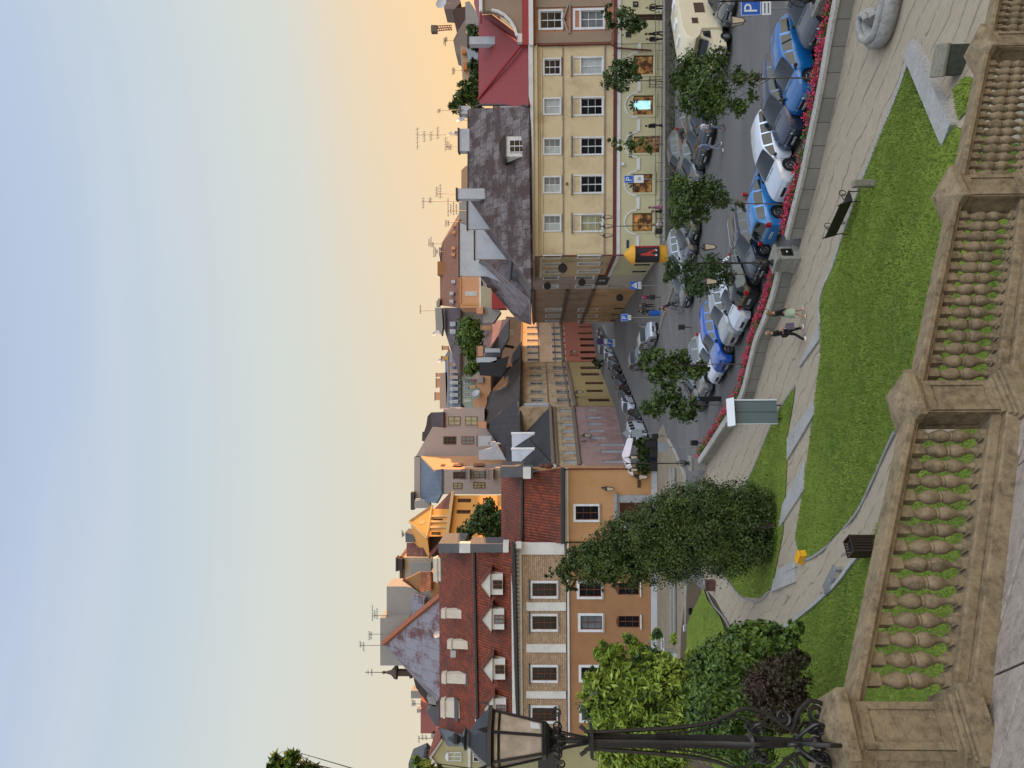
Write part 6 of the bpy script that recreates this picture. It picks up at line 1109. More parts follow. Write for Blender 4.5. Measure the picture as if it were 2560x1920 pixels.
        mb=MB(); mb.ball((L*.20 if kind!='van' else L*.27,s*(W/2+.07),.66*Hh*(1 if kind!='van' else .92)),.11,8,5,(.7,1,.8)); mb.tube([(L*.20 if kind!='van' else L*.27,s*(W/2-.08),.64*Hh*(1 if kind!='van' else .92)),(L*.20 if kind!='van' else L*.27,s*(W/2+.04),.65*Hh*(1 if kind!='van' else .92))],.02,5); mkobj('mirror',mb,BLK,root,smooth=60)
        for xf in xw:
            wx=xf-L/2; wy=s*(W/2-.125); mb=MB(); pr=[(wr*.60,-.09),(wr*.93,-.105),(wr,-.08),(wr,.08),(wr*.93,.105),(wr*.62,.09)]; mb.lathe(pr,22,cap=False); ty=mkobj('wheel',mb,TYRE,root,smooth=50); ty.location=(wx,wy,wr); ty.rotation_euler=(R(90)*-s,0,0)
            mb=MB(); mb.lathe([(wr*.64,.085),(wr*.60,.095),(wr*.56,.06)],22,cap=False); mb.lathe([(.0,.06),(.055,.075),(.06,.05)],10,cap=False)
            for a in range(7): t_=a*6.283/7; mb.hexa([(math.cos(t_-.16)*.05,math.sin(t_-.16)*.05,.045),(math.cos(t_+.16)*.05,math.sin(t_+.16)*.05,.045),(math.cos(t_+.10)*wr*.6,math.sin(t_+.10)*wr*.6,.05),(math.cos(t_-.10)*wr*.6,math.sin(t_-.10)*wr*.6,.05)],[(math.cos(t_-.2)*.05,math.sin(t_-.2)*.05,.07),(math.cos(t_+.2)*.05,math.sin(t_+.2)*.05,.07),(math.cos(t_+.12)*wr*.6,math.sin(t_+.12)*wr*.6,.085),(math.cos(t_-.12)*wr*.6,math.sin(t_-.12)*wr*.6,.085)])
            rm=mkobj('rim',mb,RIM,ty); mb=MB(); mb.lathe([(0,-.02),(wr*.62,-.02),(wr*.62,.0),(0,.0)],16); mkobj('brake_disc',mb,BLK,ty)
    for sx,z in ((fx+.03,.36),(-fx-.015,.55 if kind!='sedan' else .60)):
        mb=MB(); mb.box((sx,0,z),(.02,.52,.11)); np_=mkobj('number_plate',mb,PLATE,root); mb=MB()
        for q in range(7):
            if q==2: continue
            mb.box((sx+(.012 if sx>0 else -.012),-.2+q*.066,z),(.004,.035,.06))
        mkobj('plate_characters',mb,BLK,np_)
    if rails:
        mb=MB(); 
        for s in (1,-1): mb.tube([(-L*.38,s*W*.36,Hh*.965),(-L*.30,s*W*.365,Hh+.035),(0,s*W*.37,Hh+.045),(L*.04,s*W*.37,Hh*.985)],.018,6)
        mkobj('roof_rails',mb,CHR,root)
    mb=MB(); mb.box((L*.27,.2,.665*Hh),(.02,.5,.012)); mb.box((L*.27,-.35,.665*Hh),(.02,.45,.012)); mkobj('wipers',mb,BLK,root)
    return root
PROT={}
def car(kind,color,label,nose,heading,rails=False,flip=False,group='cars parked around the square',cat='car',name='parked_car',scale=1.0,g=None):
    key=(kind,rails)
    if key not in PROT: PROT[key]=build_car(kind,rails); o=PROT[key]
    else: o=copy_tree(PROT[key])
    # fresh paint on its own body mesh
    for ch in o.children:
        if ch.name.startswith('body'):
            if not ch.data.materials: ch.data.materials.append(color)
            ch.material_slots[0].link='OBJECT'; ch.material_slots[0].material=color
    L=KINDS[kind]['L']*scale; h=Vector((heading[0],heading[1],0)).normalized(); p=G(*nose) if not isinstance(nose,Vector) else nose
    c=p-h*(L/2); hd=-h if flip else h; o.location=(c.x,c.y,0); o.rotation_euler=(0,0,math.atan2(hd.y,hd.x)); o.scale=(scale,)*3
    o.name=name; tag(o,label,cat,group); return o
PA={n:paint(n,c) for n,c in dict(paint_charcoal='#3b3e45',paint_blue='#0d5f9e',paint_navy='#27304a',paint_white='#c3cbd8',paint_skyblue='#2b77b8',paint_deepnavy='#1b1f33',paint_black='#17191d',paint_silver='#8b9099',paint_brightblue='#1450a8',paint_grey='#5a5f66',paint_darkgreen='#2a322f',paint_cream='#b5a98f',paint_red='#7c2a2a').items()}
def wh(y): # heading towards the planter wall near native pixel row y
    i=min(range(len(WALLS)-1),key=lambda i:abs((960-1850*WALLS[i].x/WALLS[i].y)-y)); i=max(2,min(i,len(WALLS)-3)); t=(WALLS[i+2]-WALLS[i-2]).normalized(); return Vector((-t.y,t.x,0))*1
def towards(y): th=R(float(np.interp(y,[90,260,350,480,600,950],[16,15,19,23,26,24]))); return Vector((-math.cos(th),-math.sin(th),0))
row=[('sedan','paint_charcoal','charcoal sedan with big chrome-edged grille, first in the front row beside the planter lamp',(2072,92),0,0),
 ('hatch','paint_blue','metallic blue hatchback with paper sunshade in its rear side window, nose to the flowers',(2034,262),0,0),
 ('wagon','paint_navy','slate navy estate car with squared grille between the blue hatchback and the white estate',(2005,350),0,0),
 ('wagon','paint_white','large white estate car with dark side glass and five-spoke wheels beside a young tree',(1986,480),0,0),
 ('hatch','paint_skyblue','sky blue hatchback parked tail towards the flower wall with red rear lamp',(1956,588),1,0),
 ('wagon','paint_deepnavy','dark navy estate car with bright roof rails right of the lamp pedestal',(1922,684),0,1),
 ('wagon','paint_black','black estate car backed up to the flowers with one large red tail lamp',(1898,754),1,0),
 ('hatch','paint_white','small white hatchback with round headlights left of the black estate car',(1878,812),0,0),
 ('suv','paint_silver','silver grey crossover with dark sloping nose behind the small white hatchback',(1856,850),0,0),
 ('suv','paint_brightblue','bright blue crossover with pale roof and large black wheel near the flowers',(1832,918),0,0),
 ('sedan','paint_white','white sedan with dark grille opening beside the bright blue crossover',(1812,948),0,0),
 ('hatch','paint_grey','mid grey hatchback half hidden behind the white sedan',(1784,985),0,0),
 ('hatch','paint_charcoal','dark grey hatchback at the far end of the front row beside the parking ticket machine',(1768,1020),0,0)]
for kd,pc,lb_,ns,fl_,rl in row: car(kd,PA[pc],lb_,ns,towards(ns[1]),bool(rl),bool(fl_),group='cars parked nose-in along the flower wall')
mh=Vector((-.91,-.41,0))
mid=[('sedan','paint_grey','grey sedan with bright headlights directly in front of the cream motorhome',(1840,40),0),
 ('hatch','paint_deepnavy','navy car with pale reflecting roof behind the man in the white shirt',(1789,350),0),
 ('hatch','paint_black','black hatchback with glossy pale roof behind the man in the grey blue shirt',(1776,398),0),
 ('sedan','paint_grey','dark grey sedan beside the second young tree in the middle row',(1760,462),0),
 ('suv','paint_charcoal','tall charcoal estate with pale roof edge at the back of the middle row',(1733,452),0),
 ('wagon','paint_darkgreen','dark green estate car with light side glass partly behind the young tree crown',(1752,592),1),
 ('hatch','paint_charcoal','charcoal hatchback beyond the hanging lantern in the middle row',(1745,640),0),
 ('suv','paint_silver','pale silver car half covered by the third young tree crown',(1732,700),0),
 ('sedan','paint_deepnavy','deep navy sedan at the left end of the middle row beside the cyclist',(1733,758),0)]
for kd,pc,lb_,ns,rl in mid: car(kd,PA[pc],lb_,ns,mh,bool(rl),group='cars parked in the middle row')
car('suv',PA['paint_silver'],'silver off-road vehicle with dark windows parked first at the right kerb of the street',(1647,822),(.30,-.95),group='cars parked along the street kerbs')
car('suv',PA['paint_grey'],'grey car parked behind the silver off-road vehicle at the right kerb',(1617,882),(.26,-.96),group='cars parked along the street kerbs')
ka,kb=G(1620,1074),G(1509,812); kdv=(kb-ka); kl=kdv.length; kdv.normalize(); sdv=Vector((-kdv.y,kdv.x,0))*1.15
kk=[('suv','paint_black','black off-road vehicle with chrome grille nearest on the left street kerb'),('van','paint_white','white van with red rear lamps tucked behind the black off-road vehicle'),('hatch','paint_charcoal','charcoal hatchback third along the left street kerb'),('wagon','paint_white','white estate car in front of the pink house, left street kerb'),('hatch','paint_black','black hatchback next beyond the white estate on the left kerb'),('hatch','paint_navy','navy hatchback standing before the ochre ground floor'),('sedan','paint_black','black sedan next to the ochre ground floor doorway'),('hatch','paint_silver','silver hatchback beside the dark bush on the left kerb'),('hatch','paint_white','small white hatchback before the coral ground floor'),('van','paint_silver','silver van before the coral house'),('hatch','paint_charcoal','charcoal hatchback beyond the silver van'),('sedan','paint_grey','grey sedan farthest along the left street kerb')]
for i,(kd,pc,lb_) in enumerate(kk):
    p=ka+kdv*(-6+i*(kl+6)/12)+sdv; car(kd,PA[pc],lb_,Vector((p.x,p.y,0)),(-kdv.x,-kdv.y),group='cars parked along the street kerbs')
# paper sunshade of the blue hatchback is part of that car
# ---- motorhome ----
CREAM=M('motorhome_cream','#c9bfa4',.5,.05,1.5,coat=.3); mhp=G(1826,150); hd=Vector((-.86,-.50,0)).normalized(); mc=mhp-hd*3.1
mo=thing('motorhome','cream motorhome with rounded overcab and brown tinted side windows in the middle row','motorhome',(mc.x,mc.y,0),math.atan2(hd.y,hd.x),group=None)
def sidehull(mb,prof,w0,w1,bev=.12):
    """prof: list (x,z) side outline; w0 half width low"""
    n=len(prof); vs=[]; cx=sum(p[0] for p in prof)/n; cz=sum(p[1] for p in prof)/n
    for y,k in ((-w0,1-bev/1.5),(-w0+bev,1),(w0-bev,1),(w0,1-bev/1.5)):
        for x,z in prof: vs.append((cx+(x-cx)*(1 if k==1 else .965),y,cz+(z-cz)*(1 if k==1 else .95)))
    fs=[tuple(range(n)),tuple(range(3*n,4*n))[::-1]]
    for r in range(3):
        for i in range(n): fs.append((r*n+i,r*n+(i+1)%n,(r+1)*n+(i+1)%n,(r+1)*n+i))
    mb.add(vs,fs)
mb=MB(); sidehull(mb,[(-3.1,.45),(-3.12,1.0),(-3.1,2.5),(-3.0,2.85),(-2.7,2.95),(1.2,2.95),(2.1,2.80),(2.55,2.5),(2.6,2.25),(2.2,1.95),(1.55,1.75),(1.5,.45)],1.1,1.1,.14); bd=bmclean(mkobj('body',mb,CREAM,mo,smooth=40))
mb=MB(); sidehull(mb,[(1.45,.35),(1.45,1.9),(2.05,1.95),(2.35,1.45),(2.6,1.25),(3.0,1.02),(3.1,.75),(3.12,.40)],.98,.98,.12); cb=bmclean(mkobj('cab',mb,CREAM,mo,smooth=40))
mb=MB(); mb.prism([(2.12,-.82,1.86),(2.12,.82,1.86),(2.44,.88,1.40),(2.44,-.88,1.40)],(.05,0,.04)); mkobj('windscreen',mb,CGL,cb)
for s in (1,-1):
    mb=MB(); mb.prism([(1.6,s*.985,1.25),(2.35,s*.985,1.27),(2.05,s*.955,1.82),(1.6,s*.955,1.82)],(0,s*.02,0)); mkobj('cab_window',mb,CGL,cb)
    for x,z,w_,h_ in ((-1.9,1.75,.55,.42),(-.55,1.7,.95,.6),(.75,2.1,.5,.35)): mb=MB(); mb.box((x,s*1.105,z),(w_,.03,h_)); o=mkobj('side_window',mb,M_glass('brown_tint','#4b3a34',.15),bd); mb=MB(); [mb.box((x,s*1.11,z+dz),(w_+.06,.03,.03)) for dz in (h_/2,-h_/2)]; [mb.box((x+dx,s*1.11,z),(.03,.03,h_)) for dx in (w_/2,-w_/2)]; mkobj('window_frame',mb,BROWNF,o)
    for x in (-1.7,2.2):
        mb=MB(); mb.lathe([(.2,-.1),(.32,-.11),(.35,-.08),(.35,.08),(.32,.11),(.2,.1)],20,cap=False); wq=mkobj('wheel',mb,TYRE,mo,smooth=50); wq.location=(x,s*.95,.35); wq.rotation_euler=(R(-90)*s,0,0); mb=MB(); mb.lathe([(0,.07),(.1,.1),(.2,.08),(.21,.0)],14); mkobj('rim',mb,RIM,wq)
    mb=MB(); mb.box((3.0,s*.72,.85),(.14,.3,.18)); mkobj('headlight',mb,HEAD,mo); mb=MB(); mb.tube([(2.15,s*.95,1.5),(2.25,s*1.2,1.6)],.025,5); mb.box((2.25,s*1.22,1.55),(.10,.2,.34)); mkobj('mirror',mb,BLK,mo)
mb=MB(); mb.box((3.06,0,.5),(.14,1.75,.24)); mb.box((3.1,0,.80),(.05,.8,.14)); mkobj('bumper',mb,M('bumper_grey','#7f8083',.6,.08,3),mo)
mb=MB(); mb.box((3.14,0,.5),(.02,.52,.11)); mkobj('number_plate',mb,PLATE,mo); mb=MB(); mb.box((-.5,0,2.99),(.6,.6,.12)); mb.box((-2.2,.2,2.99),(.5,.5,.1)); mb.box((1.1,0,2.98),(.4,.7,.1)); mkobj('roof_vents',mb,WHITE,bd)
mb=MB(); mb.box((0,0,.42),(5.4,2.0,.2)); mkobj('underframe',mb,BLK,mo)
# ======================= trees and plants =======================
def M_leaf(name,c1,c2,c3):
    m,t,b=newmat(name); v=coords(t); g=N(t,'ShaderNodeNewGeometry'); n=noise(t,v,1.1,3,.6); r=g.outputs['Random Per Island']
    cc=mix(t,r,col(c1),col(c2)); cc=mix(t,ramp(t,n,[(.42,0.0),(.65,.7)]),cc,col(c3)); t.links.new(cc,b.inputs['Base Color']); b.inputs['Roughness'].default_value=.55; b.inputs['Specular IOR Level'].default_value=.3
    b.inputs['Transmission Weight'].default_value=0; MATS[name]=m; return m
LF_Y=M_leaf('leaf_young','#293b17','#3f5422','#52672b'); LF_D=M_leaf('leaf_dark','#26381a','#354922','#465a2b'); LF_C=M_leaf('leaf_yew','#26361a','#3c4e22','#56652b'); LF_G=M_leaf('leaf_golden','#526a22','#788f34','#97a544'); LF_M=M_leaf('leaf_mid','#334a1c','#4a6226','#62782f'); LF_P=M_leaf('leaf_russet_shade','#33241f','#3f2e24','#2f3520')
BARK=M('bark','#4b4036',.9,.25,6,bmp=.6,stretch=(1,1,.2))
def leaves(balls,n,size,asp=1.9,clump=.22,shell=.55,per=22,up=.0,long=False):
    """balls: (center Vector, (rx,ry,rz)); returns V,F"""
    w=np.array([b[1][0]*b[1][2] for b in balls])**1.0; w/=w.sum(); V=[];nc=max(4,n//per); bi=rng.choice(len(balls),nc,p=w)
    C=np.array([list(b[0]) for b in balls])[bi]; Rr=np.array([list(b[1]) for b in balls])[bi]
    d=rng.normal(size=(nc,3)); d/=np.linalg.norm(d,axis=1)[:,None]; r=(shell+(1-shell)*rng.random(nc)**.7)[:,None]; cc=C+d*Rr*r
    sz=Rr.mean(1,keepdims=True)*clump*rng.uniform(.5,1.3,(nc,1))
    P_=np.repeat(cc,per,0)+rng.normal(size=(nc*per,3))*np.repeat(np.minimum(sz,.55),per,0); N_=len(P_)
    od=np.repeat(d,per,0)+rng.normal(size=(N_,3))*.55; od[:,2]+=up; od/=np.linalg.norm(od,axis=1)[:,None]
    a=np.cross(od,rng.normal(size=(N_,3))); a/=np.linalg.norm(a,axis=1)[:,None]; b=np.cross(od,a)
    s=size*rng.uniform(.6,1.3,(N_,1)); L_=a*s*asp/2; Wd=b*s/2
    if long: L_=(od*.6+a*.5); L_[:,2]-=.15; L_=L_/np.linalg.norm(L_,axis=1)[:,None]*s*asp/2; Wd=np.cross(L_,od+.3*b); Wd=Wd/np.linalg.norm(Wd,axis=1)[:,None]*s/2
    V=np.stack([P_-L_,P_-L_*.1+Wd,P_+L_,P_-L_*.1-Wd],1).reshape(-1,3); return V
def leafobj(name,V,mat,parent=None,off=(0,0,0)):
    n=len(V)//4; me=bpy.data.meshes.new(name); V=V-np.array(off); me.vertices.add(4*n); me.vertices.foreach_set('co',V.ravel()); me.loops.add(4*n); me.loops.foreach_set('vertex_index',np.arange(4*n)); me.polygons.add(n); me.polygons.foreach_set('loop_start',np.arange(n)*4); me.polygons.foreach_set('loop_total',np.full(n,4)); me.update(); me.validate(); me.materials.append(mat)
    o=bpy.data.objects.new(name,me); COL.objects.link(o); o.parent=parent; return o
def ball_px(x,y,r,Y,dz=1.0,asp=1.0):
    c=P(x,y,Y); k=Y/1850; return (c,(r*k*asp,r*k*dz,r*k))
def tree(name,label,cat,basep,Y,balls,n,size,mat,trunk_r=.05,trunk_to=None,group=None,asp=1.9,clump=.22,shell=.5,branches=6,rods=False,long=False,gb=None,per=22,inner=None):
    b=[ball_px(x,y,r,Y) for x,y,r in balls]; g=basep if isinstance(basep,Vector) else G(*basep); t=thing(name,label,cat,g,group=group)
    leafobj('crown',leaves(b,n,size,asp,clump,shell,per=per,long=long),mat,t,g)
    if inner: leafobj('inner_shade_foliage',leaves([(c,tuple(q*.78 for q in rr)) for c,rr in b],int(n*.35),size*1.5,1.6,.3,.2,per=20),inner,t,g)  # darker inner leaves put the crown's inner shade into colour
    mb=MB(); top=Vector(b[0][0]) if trunk_to is None else P(*trunk_to,Y); top=Vector((top.x,g.y if trunk_to is None else Y,top.z)); mb.tube([g-Vector((0,0,.1)),g.lerp(top,.35)+Vector((.03,0,0)),g.lerp(top,.7)-Vector((.03,0,0)),top],[trunk_r,trunk_r*.85,trunk_r*.65,trunk_r*.25],7)
    rn=random.Random(len(label))
    for i in range(branches):
        c=Vector(rn.choice(b)[0]); s=g.lerp(top,rn.uniform(.45,.9)); e=c+Vector((rn.uniform(-.5,.5),rn.uniform(-.5,.5),rn.uniform(-.2,.6)))*b[0][1][0]; mb.tube([s,s.lerp(e,.5)+Vector((0,0,.1)),e],[trunk_r*.5,trunk_r*.3,trunk_r*.1],5)
    mkobj('trunk',mb,BARK,t,g,smooth=60)
    return t
yg='young street trees on thin stems'
tree('young_tree','young maple with broad crown over the motorhome, rooted at the flower wall','tree',G(2052,196,.4),30.9,[(1765,200,52),(1720,165,34),(1735,245,38),(1790,150,28),(1800,250,38),(1845,270,22),(1850,190,20),(1885,200,16),(1880,240,12),(1765,280,20),(1700,200,26)],7000,.085,LF_Y,.035,(1800,197),group=yg,branches=10)
tree('young_tree','young maple with spreading crown behind the sky blue hatchback','tree',G(1985,514,.4),34.4,[(1720,500,42),(1695,460,26),(1700,545,26),(1765,480,34),(1750,540,24),(1800,500,24),(1845,515,16),(1870,520,10),(1790,465,16),(1685,510,20)],5200,.085,LF_Y,.03,(1760,505),group=yg,branches=9)
tree('young_tree','narrow young maple between the double lantern post and the black estate car','tree',G(1921,686,.4),38.3,[(1760,690,44),(1720,680,28),(1680,670,20),(1800,680,30),(1740,720,26),(1780,660,24),(1820,700,18),(1670,695,15)],5000,.085,LF_D,.03,(1770,688),group=yg,branches=7)
tree('young_tree','young maple with lopsided crown above the white sedan','tree',G(1872,912,.4),42.2,[(1650,905,34),(1620,895,22),(1690,920,34),(1730,925,24),(1755,915,16),(1640,940,18),(1700,890,18),(1610,915,16)],2800,.14,LF_Y,.03,(1680,910),group=yg,branches=7)
tree('young_tree','young maple at the far left end of the flower wall beside the ticket machine','tree',G(1806,1014,.4),47.7,[(1640,1005,30),(1615,1020,18),(1675,985,24),(1700,1020,26),(1720,1040,18),(1735,1010,16),(1660,955,14),(1690,965,14),(1645,1035,16)],2400,.15,LF_Y,.03,(1680,1010),group=yg,branches=7)
tree('young_tree','dark slim tree in front of the peach building window','tree',G(1662,50,.0),67,[(1560,45,26),(1525,30,16),(1585,60,20),(1530,62,12),(1605,65,12),(1510,25,8)],1500,.18,LF_D,.05,(1560,50),group=yg,branches=5,asp=1.6)
tree('young_tree','dark round-crowned tree inside a wooden guard before the first shop arch','tree',G(1662,204,.0),66,[(1540,190,30),(1515,200,18),(1570,175,24),(1560,215,16),(1595,195,14),(1545,160,14)],1800,.18,LF_D,.05,(1560,200),group=yg,branches=5,asp=1.6)
tree('young_tree','sparse thin tree before the shop lettering arch','tree',G(1662,352,.0),65,[(1545,365,14),(1530,350,10),(1575,360,14),(1605,350,16),(1625,375,12),(1560,340,9),(1595,330,8)],620,.17,LF_Y,.03,(1560,355),group=yg,branches=9,asp=1.6)
for (y,lb_) in ((204,'light wooden guard frame around the round-crowned tree'),(352,'light wooden guard frame around the sparse tree')):
    p=G(1664,y); t=thing('tree_guard',lb_,'tree guard',p); mb=MB()
    for dx,dy in ((-.35,-.3),(.35,-.3),(.35,.3),(-.35,.3)): mb.tube([(dx,dy,0),(dx,dy,1.5)],.04,5)
    for z in (1.45,.9): mb.box((0,-.3,z),(.8,.04,.08)); mb.box((0,.3,z),(.8,.04,.08)); mb.box((.35,0,z),(.04,.6,.08)); mb.box((-.35,0,z),(.04,.6,.08))
    mkobj('frame',mb,M('guard_wood','#77685a',.85,.15,4),t)
# big conical yew
yb_=[]
for x,y,r in [(1372,1436,9),(1385,1430,14),(1400,1420,18),(1420,1440,22),(1440,1400,30),(1475,1420,40),(1480,1380,34),(1520,1400,48),(1530,1345,40),(1570,1410,52),(1590,1340,60),(1640,1400,62),(1650,1310,66),(1700,1270,56),(1700,1370,76),(1755,1260,60),(1760,1350,84),(1800,1290,70),(1820,1380,62),(1850,1260,56),(1870,1330,78),(1900,1270,46),(1905,1350,46),(1925,1300,38),(1430,1470,14),(1520,1462,20),(1620,1330,40)]:
    yb_.append((x,y,r))
YW=tree('conical_yew','large dark conical yew bush on the small lawn strip before the orange house','shrub',G(1945,1310,.4),37.0,yb_,80000,.062,LF_C,.16,(1450,1400),branches=3,clump=.14,shell=.88,asp=2.2,per=34,inner=LF_D)
# shrubs left
tree('golden_shrub','tall feathery golden green willow-leaved shrub behind the lantern post','shrub',GT(1880,1800),22,[(1560,1700,46),(1525,1650,30),(1500,1720,34),(1600,1640,26),(1575,1600,14),(1640,1585,12),(1545,1625,12),(1510,1610,9),(1470,1690,12),(1455,1740,9),(1680,1600,14),(1610,1730,60),(1540,1790,50),(1560,1860,70),(1640,1800,70),(1660,1690,50),(1700,1740,60),(1620,1890,80),(1700,1830,70),(1740,1660,30),(1500,1640,16),(1520,1840,50),(1480,1770,20)],30000,.075,LF_G,.06,(1600,1760),clump=.15,shell=.72,asp=3.4,long=True,per=34,branches=14,inner=LF_D)
tree('broad_green_shrub','broad mid green shrub with pale shoots in front of the lower path bend','shrub',GT(1960,1700),20.5,[(1850,1620,52),(1800,1660,56),(1830,1730,66),(1900,1600,42),(1770,1730,56),(1900,1670,44),(1930,1570,16),(1870,1560,12),(1985,1600,16),(1760,1650,20),(2010,1640,10),(1950,1600,34),(1800,1810,70),(1880,1790,50),(1990,1570,18),(1970,1630,24),(1880,1860,60)],26000,.07,LF_M,.05,(1850,1690),clump=.15,shell=.74,asp=2.0,per=30,inner=LF_D)
tree('russet_shrub','low dark reddish brown bush at the foot of the green shrub','shrub',GT(2030,1710),18.5,[(1950,1690,46),(1975,1740,40),(1930,1760,46),(1995,1690,26),(2000,1650,22),(1965,1800,34),(1900,1720,40)],11000,.055,LF_P,.04,(1950,1710),clump=.2,shell=.6,asp=1.6)  # reddish brown leaves, with shade inside the bush in their dark tone
tree('dark_conifer','dark arching conifer between the golden shrub and the townhouse wall','tree',G(1750,1680,.3),30,[(1560,1660,30),(1530,1680,22),(1500,1690,14),(1480,1672,8),(1470,1712,12),(1590,1700,34),(1620,1650,30),(1650,1700,40),(1540,1620,12),(1470,1770,20),(1500,1800,30)],7000,.085,LF_D,.08,(1540,1670),shell=.5)
tree('tall_tree','leafy top of a tree whose crown just reaches the left edge of the view','tree',Vector((-9.6,15,5.0)),14.2,[(700,1925,26),(735,1900,22),(755,1935,30),(690,1890,10),(745,1870,10),(720,1950,30)],900,.11,LF_M,.05,(720,1960),shell=.2,asp=3,long=True,branches=12)
tree('roof_edge_tree','small tree top beside the olive gable at the left edge','tree',G(1640,1945),70,[(1045,1905,14),(1060,1925,22),(1035,1895,7),(1085,1940,24)],700,.35,LF_M,.2,(1100,1930))
tree('courtyard_tree','dark green tree crown below the bright ochre house, behind the low tiled roof','tree',Vector((-16.5,92,2)),92,[(1215,1290,30),(1190,1315,26),(1235,1330,26),(1165,1330,18),(1225,1265,16),(1150,1342,10),(1250,1300,26),(1250,1345,18)],7000,.28,LF_D,.2,(1230,1310),shell=.4)
tree('rooftop_tree','leaning palm-like tree top between the red roof and the satellite dish','tree',Vector((38,96,8)),96,[(1170,232,22),(1150,262,18),(1135,268,12),(1190,262,16),(1160,215,12),(1180,205,12)],2600,.28,LF_Y,.15,(1175,240),shell=.3,asp=2.6,long=True)
tree('rooftop_tree','low bushy green trees behind the white chimney on the red roof','tree',Vector((50,100,8)),100,[(1185,165,12),(1190,185,12),(1185,90,14),(1180,75,12),(1190,120,10),(1188,205,14)],3200,.28,LF_D,.15,(1190,150),shell=.3)
tree('courtyard_tree','green trees in the courtyard between the aubergine roof and the pink ribbed roof','tree',Vector((7,142,16.5)),142,[(1175,815,22),(1170,845,26),(1180,875,22),(1190,905,18),(1175,925,14),(1185,838,24)],7000,.36,LF_M,.3,(1180,850),shell=.4)
tree('street_bush','small dark bush standing between parked cars on the left street kerb','shrub',G(1515,908),134,[(1487,908,8),(1495,912,8),(1500,905,7)],400,.35,LF_D,.1,(1490,908))
# flower bed: geraniums
def bedpts(n,zlo,zhi):
    out=[]
    for sgm in segs:
        pts=run(sgm,.72); ln=len(pts)
        m=int(n*ln/ (len(segs[0])+len(segs[1])))
        for _ in range(m):
            u=rng.random()*(ln-1); i=min(int(u),ln-2); p=pts[i].lerp(pts[i+1],u-i); out.append((p.x+rng.normal()*.15,p.y+rng.normal()*.15,rng.uniform(zlo,zhi)))
    return np.array(out)
def quadcloud(Pn,size,jit,k,flat=0):
    P_=np.repeat(Pn,k,0)+rng.normal(size=(len(Pn)*k,3))*jit; n=len(P_); a=rng.normal(size=(n,3)); a/=np.linalg.norm(a,axis=1)[:,None]; b=np.cross(a,rng.normal(size=(n,3))); b/=np.linalg.norm(b,axis=1)[:,None]; s=size*rng.uniform(.6,1.2,(n,1))
    return np.stack([P_-a*s,P_-b*s,P_+a*s,P_+b*s],1).reshape(-1,3)
o=leafobj('geranium_leaves',quadcloud(bedpts(1900,.38,.66),.05,.09,9),LF_M); tag(o,'green geranium foliage filling the planter wall bed','leaves',kind='stuff')
fpts=bedpts(1400,.56,.84); dens_=np.array([math.sin(p[0]*1.7)+math.sin(p[1]*1.3+1)+rng.normal()*.6 for p in fpts]); fpts=fpts[dens_>-.9]
o=leafobj('geranium_flowers',quadcloud(fpts,.032,.05,10),M_leaf('petal_red','#b81a3a','#d8507c','#c02a50')); tag(o,'red and pink geranium flowers along the planter wall','flowers',kind='stuff')
rb_=[]
# small bed before the shops
o=leafobj('shop_bed_plants',quadcloud(np.array([list(G(1686+rng.uniform(-3,1),y))[:2]+[rng.uniform(.05,.4)] for y in rng.uniform(10,600,700)]),.09,.12,8),LF_D); tag(o,'low dark planting along the granite wall before the shops','plants',kind='stuff')
# ======================= street furniture =======================
def lantern_geo(mb_iron,mb_glass,c,s=1.0,hang=True):
    """tapered four-sided lantern hanging below c (narrow end down)"""
    c=Vector(c); z0=-.15*s; z1=-.72*s; a,b=.17*s,.09*s
    q=lambda r,z:[c+Vector((dx*r,dy*r,z)) for dx,dy in ((-1,-1),(1,-1),(1,1),(-1,1))]
    mb_glass.hexa(q(b,z1),q(a,z0)); t,u=q(a,z0),q(b,z1)
    for i in range(4): mb_iron.tube([t[i],u[i]],.018*s,4); mb_iron.tube([t[i],t[(i+1)%4]],.02*s,4); mb_iron.tube([u[i],u[(i+1)%4]],.02*s,4)
    mb_iron.lathe([(.19*s,-.15*s),(.20*s,-.12*s),(.10*s,.0*s),(.05*s,.07*s),(.02*s,.14*s)],8,c); mb_iron.lathe([(.01*s,-.86*s),(.03*s,-.82*s),(.02*s,-.78*s),(.10*s,-.72*s)],6,c)
def hookarm(mb,base,tip,drop=.25,r=.02):
    b,t=Vector(base),Vector(tip); mb.tube([b,b.lerp(t,.35)+Vector((0,0,.28)),b.lerp(t,.75)+Vector((0,0,.38)),t+Vector((0,0,.2)),t],r,5); m_=b.lerp(t,.4); mb.tube([b-Vector((0,0,.3)),m_+Vector((0,0,-.1)),t+Vector((0,0,.25))],r*.8,5)
LG=M('lantern_glass','#b5a791',.2,.1,4)
